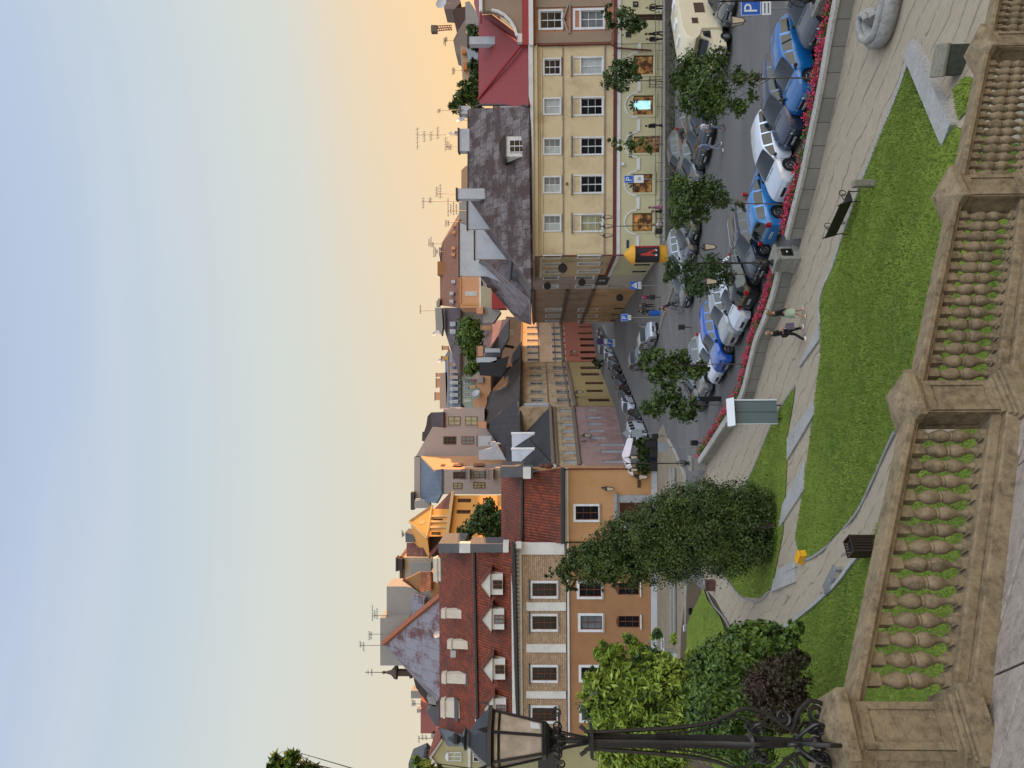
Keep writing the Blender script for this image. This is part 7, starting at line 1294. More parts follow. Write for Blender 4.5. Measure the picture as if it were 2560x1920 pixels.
def lamp_post(name,label,base,Ht,heads,pedestal=None,s=1.0,group=None,arm=.55):
    """heads: list of (dx,dy,dz) lantern hang points relative to the top"""
    t=thing(name,label,'street lamp',base,group=group); mb=MB(); z0=0
    mb.lathe([(.16,0),(.17,.06),(.10,.12),(.13,.2),(.17,.32),(.10,.45),(.06,.55),(.09,.62),(.045,.7),(.04,Ht*.6),(.06,Ht*.61),(.035,Ht*.63),(.03,Ht-.3),(.05,Ht-.25),(.02,Ht)],10); mkobj('post',mb,IRON,t,smooth=50)
    mb=MB()
    for k in range(4):
        a=R(45+90*k); mb.tube([(math.cos(a)*(.05+x)*1.0,math.sin(a)*(.05+x),z) for x,z in [(0,.95),(.08,.85),(.20,.62),(.24,.42),(.17,.3),(.10,.36)]],.018,5)
    mkobj('foot_scrolls',mb,IRON,t,smooth=50)
    for dx,dy,dz in heads:
        mi,mg=MB(),MB(); tip=Vector((dx,dy,Ht+dz)); 
        if abs(dx)+abs(dy)>.05: hookarm(mi,(0,0,Ht-.25),tip)
        lantern_geo(mi,mg,tip,s); la=mkobj('lantern',mi,IRON,t,smooth=50); mkobj('glass',mg,LG,la)
    return t
def granite_ped(name,label,p,w_=.95,h=1.0,plaque=True,rz=0):
    t=thing(name,label,'pedestal',p,rz); mb=MB(); mb.box((0,0,h*.45),(w_,w_,h*.9)); mb.box((0,0,h*.95),(w_+.14,w_+.14,h*.12)); mb.box((0,0,.12),(w_+.1,w_+.1,.24)); bevel(mkobj('block',mb,GRAN,t),.015)
    if plaque: 
        mb=MB(); mb.box((0,-w_/2-.02,h*.52),(w_*.52,.05,h*.45)); o=mkobj('plaque',mb,BLK,t); mb=MB(); mb.box((0,-w_/2-.05,h*.52),(.10,.02,.06)); mkobj('plaque_mark',mb,PLATE,o)
    return t
# lamps on the planter wall
p1=G(2120,18); p1=Vector((p1.x+.62,p1.y+.55,0)); granite_ped('lamp_pedestal','granite pedestal with dark plaque between the walkway and the charcoal sedan',p1,.82,1.05,rz=R(20))
lamp_post('iron_street_lamp','black iron lamp with hooked arms rising from the pedestal beside the blue parking sign',p1+Vector((-.0,.0,1.05)),3.75,[(-.85,-.1,-.35),(.85,.1,-.35)],s=.85)
p2=G(2003,648); p2=Vector((p2.x+.1,p2.y+.55,0)); granite_ped('lamp_pedestal','granite pedestal with dark plaque in the middle of the flower wall',p2,.82,1.1,rz=R(38))
lamp_post('iron_street_lamp','black iron double lantern lamp on the middle pedestal of the flower wall',p2+Vector((-.15,.0,1.1)),3.65,[(.75,.0,-.4),(-.85,.0,-.45)],s=.85)
p3=G(1768,1160); granite_ped('lamp_pedestal','granite pedestal at the far left end of the flower wall',p3+Vector((0,.5,0)),.9,1.15,plaque=False)
lamp_post('iron_street_lamp','slim black lamp standing at the left end of the flower wall before the orange house',p3+Vector((0,.5,1.15)),4.6,[(-.45,0,-.3),(.45,0,-.3)],s=.8)
b3=G(1668,558); b3=Vector((b3.x,b3.y+1,0)); lamp_post('iron_street_lamp','black three lantern lamp post in front of the last shop arch',b3,6.2,[(-.85,0,-.45),(.0,-.05,-.45),(.85,0,-.45)],s=1.1)
def wall_lamp(label,F,x,y,s=1.0,out=.7):
    u,z=F.uv(x,y); p=F.p(u,z,.1); t=thing('wall_lantern',label,'lantern',p); mi,mg=MB(),MB(); tip=F.n*out; mi.tube([(0,0,0),tip*.5+Vector((0,0,.35)),tip+Vector((0,0,.25)),tip],.025,5); mi.tube([(0,0,-.4),tip*.5+Vector((0,0,.05)),tip+Vector((0,0,.2))],.02,5); mi.box((0,0,-.1),(.1,.1,.7)); lantern_geo(mi,mg,tip,s); mkobj('bracket',mi,IRON,t,smooth=50); mkobj('glass',mg,LG,t)
wall_lamp('ornate wall lantern at the right corner of the orange house above the cafe plate',F1,*c8b(512,82),1.5,.9); wall_lamp('small wall lantern right of the orange house window',F1,*c8b(345,147),1.2); wall_lamp('small wall lantern beside the seam of the two orange facades',F1,*c8b(345,405),1.2); wall_lamp('wall lantern between the third and fourth lower townhouse windows',F2,*c8b(352,1045),1.3)
wall_lamp('hooked lantern on the coral house beside the downpipe',fc,*c3b(575,615),1.6,.9); wall_lamp('hooked lantern on the brown house above the white estate',fb_,*c3b(615,955),1.6,.9); wall_lamp('curling iron lantern on the pink house front',fp,*c3b(670,1310),1.6,.9)
r=F1.rc(c8b,530,542,108,148); t=thing('cafe_plate','small brown metal plate below the wall lanterns of the orange house','sign',F1.p(r[0],r[2],.1)); mb=MB(); fbox(mb,F1,(r[0],r[1],r[2],r[3]+.1),.02,.08); mkobj('plate',mb,M('bronze_plate','#4b2e1c',.4,.2,4),t,t.location)
def blade_sign(label,F,x,y,rr):
    u,z=F.uv(x,y); p=F.p(u,z,.6); t=thing('round_sign',label,'sign',p); mb=MB(); mb.tube([-F.n*.6,(0,0,0)],.03,5); mb.lathe([(rr*.97,-.06),(rr,-.05),(rr,.05),(rr*.97,.06)],20); o=mkobj('disc',mb,DARK,t); mb=MB()
    # disc faces along the street
    o.rotation_euler=(R(90),0,0)
blade_sign('black round disc sign projecting from the yellow side wing, uppermost',FS,*c2b(650,1270),.48); blade_sign('dark oval disc sign projecting lower on the yellow side wing',FS,*c2b(850,1420),.42); blade_sign('small grey dish-like disc high on the grey brown house',FS2,*c2b(490,1460),.42); blade_sign('black round disc on the tan ground floor',FS3,*c3b(970,105),.45)
# ---- signs ----
SBLUE=M('sign_blue','#1450a5',.45,.06,3); SWH=M('sign_white','#c3c8cc',.5,.05,3); SGREY=M('sign_back_grey','#7b8288',.5,.06,2); GALV=M('galvanised_pole','#8a8f94',.45,.1,3,metal=.4)
def sign_post(label,base,zc,w_,h,kind='P',below=None,rz=0,pole_top=None,col_=GALV,dxp=0,s=1.0):
    b=Vector(base); t=thing('traffic_sign',label,'sign',b,rz); mb=MB(); mb.tube([(dxp,0.06,0),(dxp,.06,pole_top or zc+h/2)],.035*s,6); mkobj('pole',mb,col_,t)
    mb=MB(); mb.box((0,0,zc),(w_,.03,h)); pl=mkobj('panel',mb,SBLUE if kind in('P','X') else SGREY,t)
    if kind=='P': text('letter','P',h*.92,SWH,pl,(0,-.022,zc-h*.02),(R(90),0,0)); mb=MB(); [mb.box((dx,-.018,zc+dz),(a,.006,c)) for dx,dz,a,c in ((0,h*.47,w_*.96,.02),(0,-h*.47,w_*.96,.02),(w_*.47,0,.02,h*.94),(-w_*.47,0,.02,h*.94))]; mkobj('border',mb,SWH,pl)
    if kind=='X':
        mb=MB(); mb.prism([(-w_*.4,-.018,zc-h*.36),(w_*.4,-.018,zc-h*.36),(0,-.018,zc+h*.38)],(0,-.006,0)); mkobj('triangle',mb,SWH,pl); mb=MB(); mb.tube([(0,-.03,zc-.02),(.0,-.03,zc+.08)],.03,5); mb.ball((.0,-.03,zc+.13),.03,6,4); mb.tube([(0,-.03,zc-.02),(-.09,-.03,zc-.17)],.018,4); mb.tube([(0,-.03,zc-.02),(.07,-.03,zc-.17)],.018,4); mb.tube([(0,-.03,zc+.06),(-.09,-.03,zc)],.014,4); mkobj('walker',mb,BLK,pl)
    if below:
        wb,hb=below[:2]; zb__=zc-h/2-.04-hb/2; mb=MB(); mb.box((0,0,zb__),(wb,.03,hb)); q=mkobj('lower_panel',mb,SWH,t); mb=MB()
        if len(below)>2 and below[2]=='wheel': mb.lathe([(.09,-.01),(.11,-.01),(.11,.01),(.09,.01)],14,cap=False); o=mkobj('wheelchair_mark',mb,BLK,q); o.location=(0,-.03,zb__-.05); o.rotation_euler=(R(90),0,0); mb=MB(); mb.tube([(-.03,-.03,zb__+.12),(-.02,-.03,zb__-.02),(.12,-.03,zb__-.03),(.15,-.03,zb__-.14)],.016,4); mkobj('seat_mark',mb,BLK,q)
        else:
            for i in range(2): mb.box((0,-.018,zb__+hb*(.2-.4*i)),(wb*.75,.004,hb*.16))
            mkobj('text_lines',mb,M('print_grey','#5a5f66',.6,.05),q)
    return t
def signpx(label,xb,xpan,y,px_w,px_h,kind,below=None,**k): # xb: ground pixel, xpan: panel centre pixel
    g=G(xb,y); z=P(xpan,y,g.y).z; sc__=g.y/1850; b=(below[0]*sc__,below[1]*sc__,*below[2:]) if below else None; return sign_post(label,g,z,px_w*sc__,px_h*sc__,kind,b,**k)
signpx('large blue parking sign with white plate beneath, nearest the right edge',2052,1877,17,36,50,'P',(34,22))
signpx('blue parking sign with wheelchair plate before a shop window',1689,1572,446,19,23,'P',(19,24,'wheel'))
signpx('blue and white pedestrian crossing sign before the ivory wall',1645,1585,713,19,18,'X',(17,8))
signpx('blue parking sign above the silver off-road vehicle',1652,1561,793,18,17,'P',(12,7))
signpx('blue parking sign at the far left kerb with small white plate',1560,1525,857,18,13,'P',(17,5))
g=G(1556,853); t=thing('no_stopping_sign','round purple blue no stopping sign above the kerbside cars','sign',g); z=P(1500,857,g.y).z; mb=MB(); mb.tube([(0,.05,0),(0,.05,z+.3)],.04,6); mkobj('pole',mb,GALV,t); mb=MB(); mb.lathe([(.5,-.02),(.5,.02)],18); o=mkobj('disc',mb,M('sign_violet','#3a2560',.45,.1,3),t); o.location=(0,0,z); o.rotation_euler=(R(90),0,0); mb=MB(); mb.box((0,0,z-.8),(.7,.03,.42)); mkobj('lower_panel',mb,SWH,t)
signpx('back of a grey square sign at the left end of the flower wall',1750,1656,1118,22,22,'B',pole_top=None)
g=G(1742,1118)
gg=G(1660,1083); t=sign_post('grey diamond sign back beside the black off-road vehicle',gg,P(1576,1083,gg.y).z,.02,.02,'B',pole_top=P(1552,1083,gg.y).z); mb=MB(); z=P(1567,1083,gg.y).z; mb.prism([(-.4,0,z),(0,0,z-.4),(.4,0,z),(0,0,z+.4)],(0,-.03,0)); mb2=mkobj('diamond_panel',bmclean and mb,SGREY,t); mb=MB(); mb.box((0,-.02,P(1592,1083,gg.y).z),(.7,.03,1.0)); mkobj('lower_panel',mb,SGREY,t)
g=G(1692,1607); t=thing('direction_sign','white arrow-shaped direction board with blue symbol before the townhouse','sign',g); z=P(1656,1607,g.y).z; mb=MB(); mb.tube([(0,.05,0),(0,.05,P(1615,1607,g.y).z)],.035,6); mkobj('pole',mb,GALV,t); mb=MB(); mb.prism([(-.85,0,z),(-.68,0,z-.14),(.75,0,z-.14),(.75,0,z+.14),(-.68,0,z+.14)],(0,-.03,0)); q=bmclean(mkobj('board',mb,SWH,t)); mb=MB(); mb.box((.6,-.04,z),(.2,.01,.2)); mkobj('blue_symbol',mb,SBLUE,q); mb=MB(); mb.box((-.05,-.04,z+.03),(.85,.01,.05)); mb.box((-.1,-.04,z-.06),(.7,.01,.04)); mkobj('lettering_lines',mb,BLK,q)
# ---- advertising column ----
g=G(1678,631); t=thing('advertising_column','yellow capped advertising column with dark posters showing a red shoe, at the building corner','advertising column',(g.x,g.y+.8,0)); k_=g.y/1850
hx=lambda x:P(x,631,g.y).z
ADY=M('column_yellow','#c08a1c',.6,.06,1.5); mb=MB(); mb.lathe([(.80,0),(.82,.1),(.78,.25),(.78,hx(1651)-.05),(.83,hx(1651)),(.70,hx(1651)+.03)],24); mkobj('base',mb,ADY,t,smooth=40)
mb=MB(); mb.lathe([(.74,hx(1651)),(.74,hx(1590))],24); bd=mkobj('poster_drum',mb,M('poster_dark','#231c24',.5,.3,2),t,smooth=40); mb=MB(); mb.lathe([(.74,hx(1590)),(.95,hx(1588)),(.93,hx(1585)),(.6,hx(1575)),(.25,hx(1566)),(.05,hx(1562))],24); mkobj('cap',mb,ADY,t,smooth=40)
def curved(a0,a1,z0,z1,r=.755,n=5):
    mb=MB(); 
    for i in range(n): b0,b1=a0+(a1-a0)*i/n,a0+(a1-a0)*(i+1)/n; mb.face([(r*math.sin(b0),-r*math.cos(b0),z0),(r*math.sin(b1),-r*math.cos(b1),z0),(r*math.sin(b1),-r*math.cos(b1),z1),(r*math.sin(b0),-r*math.cos(b0),z1)])
    return mb
zl,zh=hx(1648),hx(1593); H_=zh-zl
mkobj('poster',curved(.75,1.3,zl,zh),M('poster_red','#8c1c2e',.5,.2,4),bd); mkobj('poster',curved(-.7,.7,zl+.05,zh-.05),M('poster_night','#1c1825',.5,.3,3),bd)
mb=MB(); shoe_=[(-.45,.15),(.45,.15),(.5,.24),(.30,.34),(.12,.52),(-.05,.62),(-.10,.80),(-.34,.86),(-.42,.6),(-.44,.35)]; mb.prism([(.775*math.sin(a*.8),-.775*math.cos(a*.8),zl+H_*b) for a,b in shoe_],(0,-.008,0)); bmclean(mkobj('shoe_picture',mb,M('poster_shoe','#b0362c',.5,.35,9),bd)); mb=MB(); mb.prism([(.79*math.sin(a*.8),-.79*math.cos(a*.8),zl+H_*b) for a,b in [(-.47,.09),(.5,.09),(.54,.19),(-.45,.17)]],(0,-.006,0)); bmclean(mkobj('shoe_sole',mb,SWH,bd))
# ---- notice board ----
g=GT(1957,1030); t=thing('notice_board','grey backed notice board with white pitched roof standing on the small lawn strip','notice board',g,R(12)); zt=P(1830,1030,g.y).z-g.z; zb2=P(1942,1030,g.y).z-g.z
mb=MB(); 
for x in (-.33,.33): mb.box((x,0,.25),(.06,.06,.9))
mkobj('legs',mb,BLK,t); mb=MB(); mb.box((0,0,(zt+zb2)/2),(1.12,.10,zt-zb2)); pn=mkobj('panel',mb,M('board_back','#566266',.5,.06,1.5,dirt='#55625f'),t); mb=MB(); mb.box((0,-.056,(zt+zb2)/2),(.02,.01,zt-zb2)); mkobj('seam',mb,BLK,pn)
mb=MB(); mb.box((.59,0,(zt+zb2)/2),(.07,.2,zt-zb2+.05)); mb.box((-.58,0,(zt+zb2)/2),(.03,.12,zt-zb2)); mkobj('side_frame',mb,SWH,t); mb=MB(); mb.hexa([(-.70,-.42,zt-.02),(.66,-.42,zt-.02),(.66,.42,zt-.02),(-.70,.42,zt-.02)],[(-.70,-.06,zt+.24),(.66,-.06,zt+.24),(.66,.06,zt+.24),(-.70,.06,zt+.24)]); mkobj('roof',mb,SWH,t)
# ---- bench ----
def bench(name,label,p,rz):
    t=thing(name,label,'bench',p,rz); mb=MB()
    for i in range(6): mb.box((0,-.26+i*.09,.45),(1.75,.065,.035))
    mkobj('seat',mb,M('bench_slats','#1f1b18',.5,.2,5),t); mb=MB()
    for i in range(5): mb.box((0,.27+i*.03,.54+i*.085),(1.75,.03,.07))
    mkobj('backrest',mb,MATS['bench_slats'],t)
    for s in (-.82,.82):
        mb=MB(); mb.tube([(s,-.36,0),(s,-.30,.06),(s,-.27,.25),(s,-.30,.43)],.022,6); mb.tube([(s,.34,0),(s,.28,.08),(s,.22,.3),(s,.27,.48),(s,.42,.98),(s,.47,1.0)],.022,6); mb.tube([(s,a*.16-.22,.66+b*.16) for a,b in [(math.cos(q)*(1-q/14),math.sin(q)*(1-q/14)) for q in np.linspace(-1,7,18)]],.017,5); mb.tube([(s,.33,.68),(s,0,.74),(s,-.2,.82)],.02,5); mb.tube([(s,-.36,0),(s,-.42,.05),(s,-.38,.1)],.018,5)
        mkobj('side_frame',mb,IRON,t,smooth=50)
    return t
bp_=GT(2140,522); bench('park_bench','black slatted iron bench with curled arms on the walkway beside the lawn kerb',bp_+Vector((-.15,.1,0)),math.atan2(*( (G(2100,575)-G(2145,480)).yx)))
g=GT(2192,459); t=thing('stone_post','square mossy stone post at the lawn edge beside the bench','post',g); mb=MB(); hh=P(2132,459,g.y).z-g.z; mb.box((0,0,hh/2-.1),(.22,.30,hh+.2)); bevel(mkobj('post',mb,M_stone('mossy_stone',(.16,.15,.11),(.22,.21,.16)),t),.015)
# ---- bins, boxes ----
def litter(label,px_,z=1.0,Yadd=0,s=1.0):
    g=G(*px_); t=thing('litter_bin',label,'bin',g); mb=MB(); mb.tube([(0,0,0),(0,0,1.15*s)],.035,6); mkobj('post',mb,BLK,t); mb=MB(); mb.box((.0,-.06,.85*s),(.42*s,.36*s,.55*s)); bevel(mkobj('bin',mb,BLK,t),.03)
litter('black litter bin on a post beyond the cyclist',(1652,743)); litter('black litter bin on a thin post alone on the asphalt',(1728,818),s=.9); litter('black litter bin on a post on the pavement before the parasol',(1662,1090),s=1.1); litter('black litter bin beside the shop before the three lantern lamp',(1672,578),s=1.1); litter('black litter bin at the far left end of the flower bed',(1762,1107),s=.9)
g=G(1802,997); t=thing('ticket_machine','dark parking ticket machine with small blue P label at the end of the front row','ticket machine',g); mb=MB(); mb.box((0,0,.85),(.32,.3,1.7)); bevel(mkobj('cabinet',mb,BLK,t),.02); mb=MB(); mb.box((0,-.16,1.5),(.22,.02,.2)); q=mkobj('label_plate',mb,SBLUE,t); text('letter','P',.18,SWH,q,(0,-.175,1.5),(R(90),0,0),.003); mb=MB(); mb.box((0,-.03,1.74),(.4,.42,.06)); mkobj('top_hood',mb,DARK,t)
g=GT(2186,1366); t=thing('slatted_bin','dark brown slatted litter bin beside the upper path just behind the handrail','bin',g+Vector((-.0,.0,0)),R(35)); mb=MB()
for s_ in range(4):
    for i in range(6): 
        a=-.30+i*.12; x,y=((a,-.34),(.34,a),(a,.34),(-.34,a))[s_]; mb.box((x,y,.42),(.09 if s_%2==0 else .03,.03 if s_%2==0 else .09,.84))
mkobj('slats',mb,M('dark_mahogany','#2b1a17',.5,.2,5),t); mb=MB(); mb.box((0,0,.05),(.66,.66,.06)); mkobj('floor_plate',mb,MATS['dark_mahogany'],t); mb=MB(); [mb.box((x,y,.84),(w1_,w2_,.03)) for x,y,w1_,w2_ in ((0,-.34,.72,.05),(0,.34,.72,.05),(.34,0,.05,.62),(-.34,0,.05,.62))]; mkobj('rim',mb,MATS['dark_mahogany'],t); mb=MB(); mb.lathe([(.24,.10),(.26,.78),(.23,.78),(.21,.12)],14,cap=False); mkobj('liner',mb,DARK,t); t.scale=(.7,.7,.85)
g=GT(2014,1393); t=thing('grit_box','small yellow plastic box lying at the lower tip of the big lawn','box',g,R(50)); mb=MB(); mb.hexa([(-.17,-.3,0),(.17,-.3,0),(.17,.3,0),(-.17,.3,0)],[(-.14,-.27,.30),(.14,-.27,.30),(.14,.27,.30),(-.14,.27,.30)]); bevel(mkobj('box',mb,M('yellow_plastic','#d29a12',.45,.06,4),t),.03); mb=MB(); mb.box((0,0,.33),(.34,.62,.05)); bevel(mkobj('lid',mb,MATS['yellow_plastic'],t),.02)
g=GT(1788,1463); t=thing('brick_bin','small box of reddish brown slats at the bend of the lower path','bin',g); mb=MB()
for i in range(5): mb.box((-.28+i*.14,0,.3),(.11,.5,.6))
mkobj('slats',mb,M('red_brown_slats','#5a3a30',.7,.25,5),t); mb=MB(); mb.box((0,0,.62),(.74,.56,.05)); mkobj('rim',mb,DARK,t)
for lb_,q in (('dark leaning floodlight box at the street kerb below the townhouse',(1735,1528)),('pale leaning floodlight plate beside the grass verge',(1722,1570))):
    g=G(*q); t=thing('floodlight',lb_,'floodlight',g); mb=MB(); mb.box((0,0,.3),(.5,.08,.32),M3=Matrix.Rotation(R(35),3,'X')); mkobj('lamp_box',mb,BLK if 'dark' in lb_ else SWH,t); mb=MB(); mb.tube([(0,0,0),(0,0,.3)],.03,5); mkobj('stand',mb,DARK,t)
# stone basin remnants
t=None
GR3=M_stone('stone_grey_rough',(.22,.215,.20),(.30,.295,.28)); g=G(1690,1612); t=thing('stone_stair_wall','light stone stair cheek with stepped top at the street left of the direction sign','wall',g); mb=MB()
for i in range(3): mb.box((-.9-i*.9,.2,.5+.12*i),(.85,.5,1.0+.24*i))
mkobj('steps',mb,GR3,t); mb=MB(); mb.box((-2.2,-.3,.3),(3,.4,.6)); mkobj('base',mb,GPL,t)
# volute shaped stone
g=G(2262,60); t=thing('stone_volute','large curled grey stone volute lying on the walkway at the right edge','sculpture',G(2245,35)); pts=[G(*a1(x,y)) for x,y in [(915,-60),(895,60),(872,150),(845,225),(800,262),(760,235),(745,170),(750,110),(778,95),(795,130)]]; pts=[p for p in smoothline(pts,5)]; n_=len(pts)
mb=MB(); rad_=[.34-.10*i/n_ for i in range(n_)]; mb.tube([p+Vector((0,0,.27))-t.location for p in pts],rad_,10); o=mkobj('scroll',mb,GR3,t,smooth=60); mb=MB(); mb.tube([p+Vector((0,0,.56))-t.location for p in pts],[r_*.45 for r_ in rad_],8); mkobj('rim',mb,GR3,o,smooth=60)
g=GT(2408,150); t=thing('stone_chest','dark green stained stone chest with pale lid standing beyond the stair balustrade','box',g,R(-20)); hh=.55; mb=MB(); mb.box((0,0,hh/2),(.75,.6,hh)); bevel(mkobj('chest',mb,M_stone('dark_green_stone',(.035,.04,.032),(.06,.065,.05)),t),.03); mb=MB(); mb.box((0,0,hh+.05),(.82,.67,.10)); bevel(mkobj('lid',mb,MATS['mossy_stone'],t),.03)
# metal grate on the kerb by the upper path
a_,b_=GT(2078,1480),GT(2106,1424); t=thing('path_grate','steel rack of parallel bars set into the kerb of the upper path','grate',a_); d_=(b_-a_); nrm=Vector((-d_.y,d_.x,0)).normalized(); mb=MB()
for i in range(6): o_=nrm*(-.12+i*.07); mb.tube([o_+Vector((0,0,.22)),d_+o_+Vector((0,0,.22))],.018,5)
for q in (0,.5,1): mb.box(d_*q+Vector((0,0,.12)),(.12,.12,.26),math.atan2(nrm.y,nrm.x))
mkobj('bars',mb,GALV,t)
# ---- parasol, cafe terrace ----
g=G(1640,1138); g=Vector((g.x,g.y,0)); t=thing('cafe_parasol','large white square parasol over the cafe terrace before the cream house','parasol',g); zt=P(1554,1138,g.y).z; ze_=P(1577,1138,g.y).z; mb=MB(); mb.tube([(0,0,0),(0,0,zt)],.05,6); mkobj('pole',mb,DARK,t); mb=MB(); hw=1.9
c=[(-hw,-hw,ze_),(hw,-hw,ze_),(hw,hw,ze_),(-hw,hw,ze_)]; mb.add(c+[(0,0,zt)]+[(0,-hw*.9,ze_+.35),(hw*.9,0,ze_+.35),(0,hw*.9,ze_+.35),(-hw*.9,0,ze_+.35)],[(0,5,4),(5,1,4),(1,6,4),(6,2,4),(2,7,4),(7,3,4),(3,8,4),(8,0,4)]); o=mkobj('canopy',mb,M('parasol_cloth','#c5bcc0',.8,.05,1),t); m_=o.modifiers.new('s','SOLIDIFY'); m_.thickness=.03
mb=MB(); 
for q in c: mb.tube([(0,0,zt-.1),q],.025,4)
mkobj('ribs',mb,DARK,t)
for i,(y,x,lb_) in enumerate(((1108,1612,'leafy planter under the right edge of the parasol'),(1130,1618,'tall leafy planter below the middle of the parasol'),(1165,1625,'leafy planter next to the orange house corner'))):
    gg=G(1643,y); t=thing('cafe_planter',lb_,'planter',gg); mb=MB(); mb.box((0,0,.4),(1.0,.5,.8)); mkobj('trough',mb,BLK,t); leafobj('foliage',leaves([(Vector((gg.x,gg.y,1.35)),(.7,.4,.7))],420,.2),LF_D,t,gg) if 'leaves' in globals() else None
g=G(1641,1144); t=thing('blue_stall','dark blue covered counter in front of the parasol','counter',g); mb=MB(); mb.box((0,0,.5),(2.3,.7,1.0)); mkobj('counter',mb,M('navy_cloth','#141d42',.8,.1,2),t); mb=MB(); mb.box((0,0,1.03),(2.4,.8,.06)); mkobj('top',mb,DARK,t)
g=G(1645,1110); t=thing('menu_stand','dark menu board stand beside the parasol','sign',g); mb=MB(); mb.box((0,0,.75),(.7,.06,1.1)); mkobj('board',mb,BLK,t); mb=MB(); mb.tube([(-.3,0,0),(-.3,0,.6)],.03,4); mb.tube([(.3,0,0),(.3,0,.6)],.03,4); mkobj('legs',mb,DARK,t)
g=G(1650,783); t=thing('blue_bin','small blue bin beside the parking sign on the right pavement','bin',g); mb=MB(); mb.lathe([(.25,0),(.28,1.0),(.24,1.05)],12); mkobj('drum',mb,SBLUE,t); mb=MB(); mb.lathe([(.29,1.04),(.2,1.14),(.0,1.18)],12); mkobj('lid',mb,DARK,t)
# ---- kerbs, pavements, paint in the square ----
PAV2=M_brick('grey_paving','#77726b','#6b665f','#4c4944',.5,.35,.012,rough=.85); PAV3=M_brick('beige_paving','#8c7f6c','#7d725f','#5c5345',.4,.3,.012,rough=.85)
def flat(name,poly,z,mat): mb=MB(); mb.face([G(x,y)+Vector((0,0,z)) for x,y in poly]); o=struct(name,mb,mat); bm=bmesh.new(); bm.from_mesh(o.data); [f.normal_flip() for f in bm.faces if f.normal.z<0]; bm.to_mesh(o.data); bm.free(); return o
flat('pavement',[(1654,60),(1655,600),(1648,650),(1612,715),(1602,760),(1585,806),(1600,812),(1648,830),(1690,700),(1688,640),(1687,570),(1668,540),(1666,10)],.008,PAV2)
flat('pavement',[(1641,1130),(1642,1400),(1643,1660),(1716,1660),(1716,1400),(1716,1180),(1670,1100),(1658,1060),(1640,1092)],.008,PAV3)
for k,(x0,x1) in enumerate(((1677,1681),(1685,1689))):
    mb=MB(); p=[G(x0,1170),G(x0+1,1600),G(x1+1,1600),G(x1,1170)]; mb.hexa([q+Vector((0,0,-.05)) for q in p],[q+Vector((0,0,.14)) for q in p]); struct('step',bmclean and mb,GRAN)
    mb=MB(); p=[G(x1+.2,1170),G(x1+1,1600),G(x1+3,1600),G(x1+2.2,1170)]; mb.face([q+Vector((0,0,.013)) for q in p]); struct('step_dark_strip',mb,BLK)  # flat black strip along each step, drawn as a dark gap
kk_=G(1716,1170); mb=wallalong([G(1716,1560),G(1716,1300),G(1714,1190),G(1690,1130),G(1672,1098)],.18,.14); struct('street_kerb',mb,GRANL)
struct('street_kerb',wallalong([G(1690,700),G(1648,832),G(1600,813)],.2,.14),GRAN)
struct('street_kerb',wallalong([G(1600,1092),G(1589,1052),G(1550,930),G(1509,814)],.3,.16),GRAN)
mb=MB()
def stripe(a,b,w_=.12): a,b=G(*a),G(*b); d=(b-a).normalized(); s=Vector((-d.y,d.x,0))*w_/2; mb.face([p+Vector((0,0,.005)) for p in (a-s,b-s,b+s,a+s)])
for s_ in (((1698,240),(1717,252)),((1717,252),(1703,300)),((1703,300),(1717,345)),((1717,345),(1700,400)),((1717,345),(1698,350)),((1717,290),(1700,296)),((1698,240),(1717,245)),((1650,800),(1652,832)),((1673,783),(1676,830)),((1582,897),(1622,855)),((1640,825),(1600,872))): stripe(*s_)
struct('road_marking',mb,M('road_paint','#8f9092',.7,.25,3,fine=8))
# low granite wall with rail before the shops
A_,B_=G(1687,600),G(1687,-80); t=thing('low_granite_wall','low rough granite retaining wall with thin rail before the shop fronts','wall',A_); Fw=Fac(A_,B_)
mb=MB(); fbox(mb,Fw,(0,Fw.w,0,.82),-.4,0); mkobj('wall',mb,M_brick('granite_small','#55534d','#45433e','#2b2a27',.6,.42,.02,src='Object',rot=(R(90),0,0)),t,A_); mb=MB(); fbox(mb,Fw,(-.05,Fw.w,.82,.94),-.45,.05); mkobj('coping',mb,GRAN,t,A_)
mb=MB()
for i in range(0,int(Fw.w/1.6)): mb.tube([Fw.p(.3+i*1.6,.9,-.25),Fw.p(.3+i*1.6,1.6,-.25)],.02,4)
mb.tube([Fw.p(.3,1.6,-.25),Fw.p(Fw.w,1.6,-.25)],.025,4); mb.tube([Fw.p(.3,1.3,-.25),Fw.p(Fw.w,1.3,-.25)],.015,4); mkobj('railing',mb,DARK,t,A_)
# iron bits on facades
for lb_,F,x,y in (('small brown vent on the yellow wall between window rows',FY,1417,459.6),('small dark lamp box on the peach wall beneath the upper window',FP,1413,50)):
    u,z=F.uv(x,y); p=F.p(u,z,.06); t=thing('wall_vent',lb_,'vent',p); mb=MB(); mb.box((0,0,0),(.22,.12,.22)); mkobj('casing',mb,BROWNF,t)
for lb_,q in (('dark framed notice box on the cream wall left of the peach building door',(1328,362)),('small dark shop board with a white digit high on the cream wall by the peach building door',(1402,50))):
    u,z=FP.uv(*c1b(q[0] if q[0]<1400 else 1402,q[1])); p=FP.p(u,z,.14); t=thing('wall_board',lb_,'sign',p); mb=MB(); mb.box((0,0,0),(.5,.06,.5)); o=mkobj('board',mb,BLK,t)
    if q[0]>1400: text('digit','3',.36,SWH,o,(0,-.05,0),(R(90),0,0))
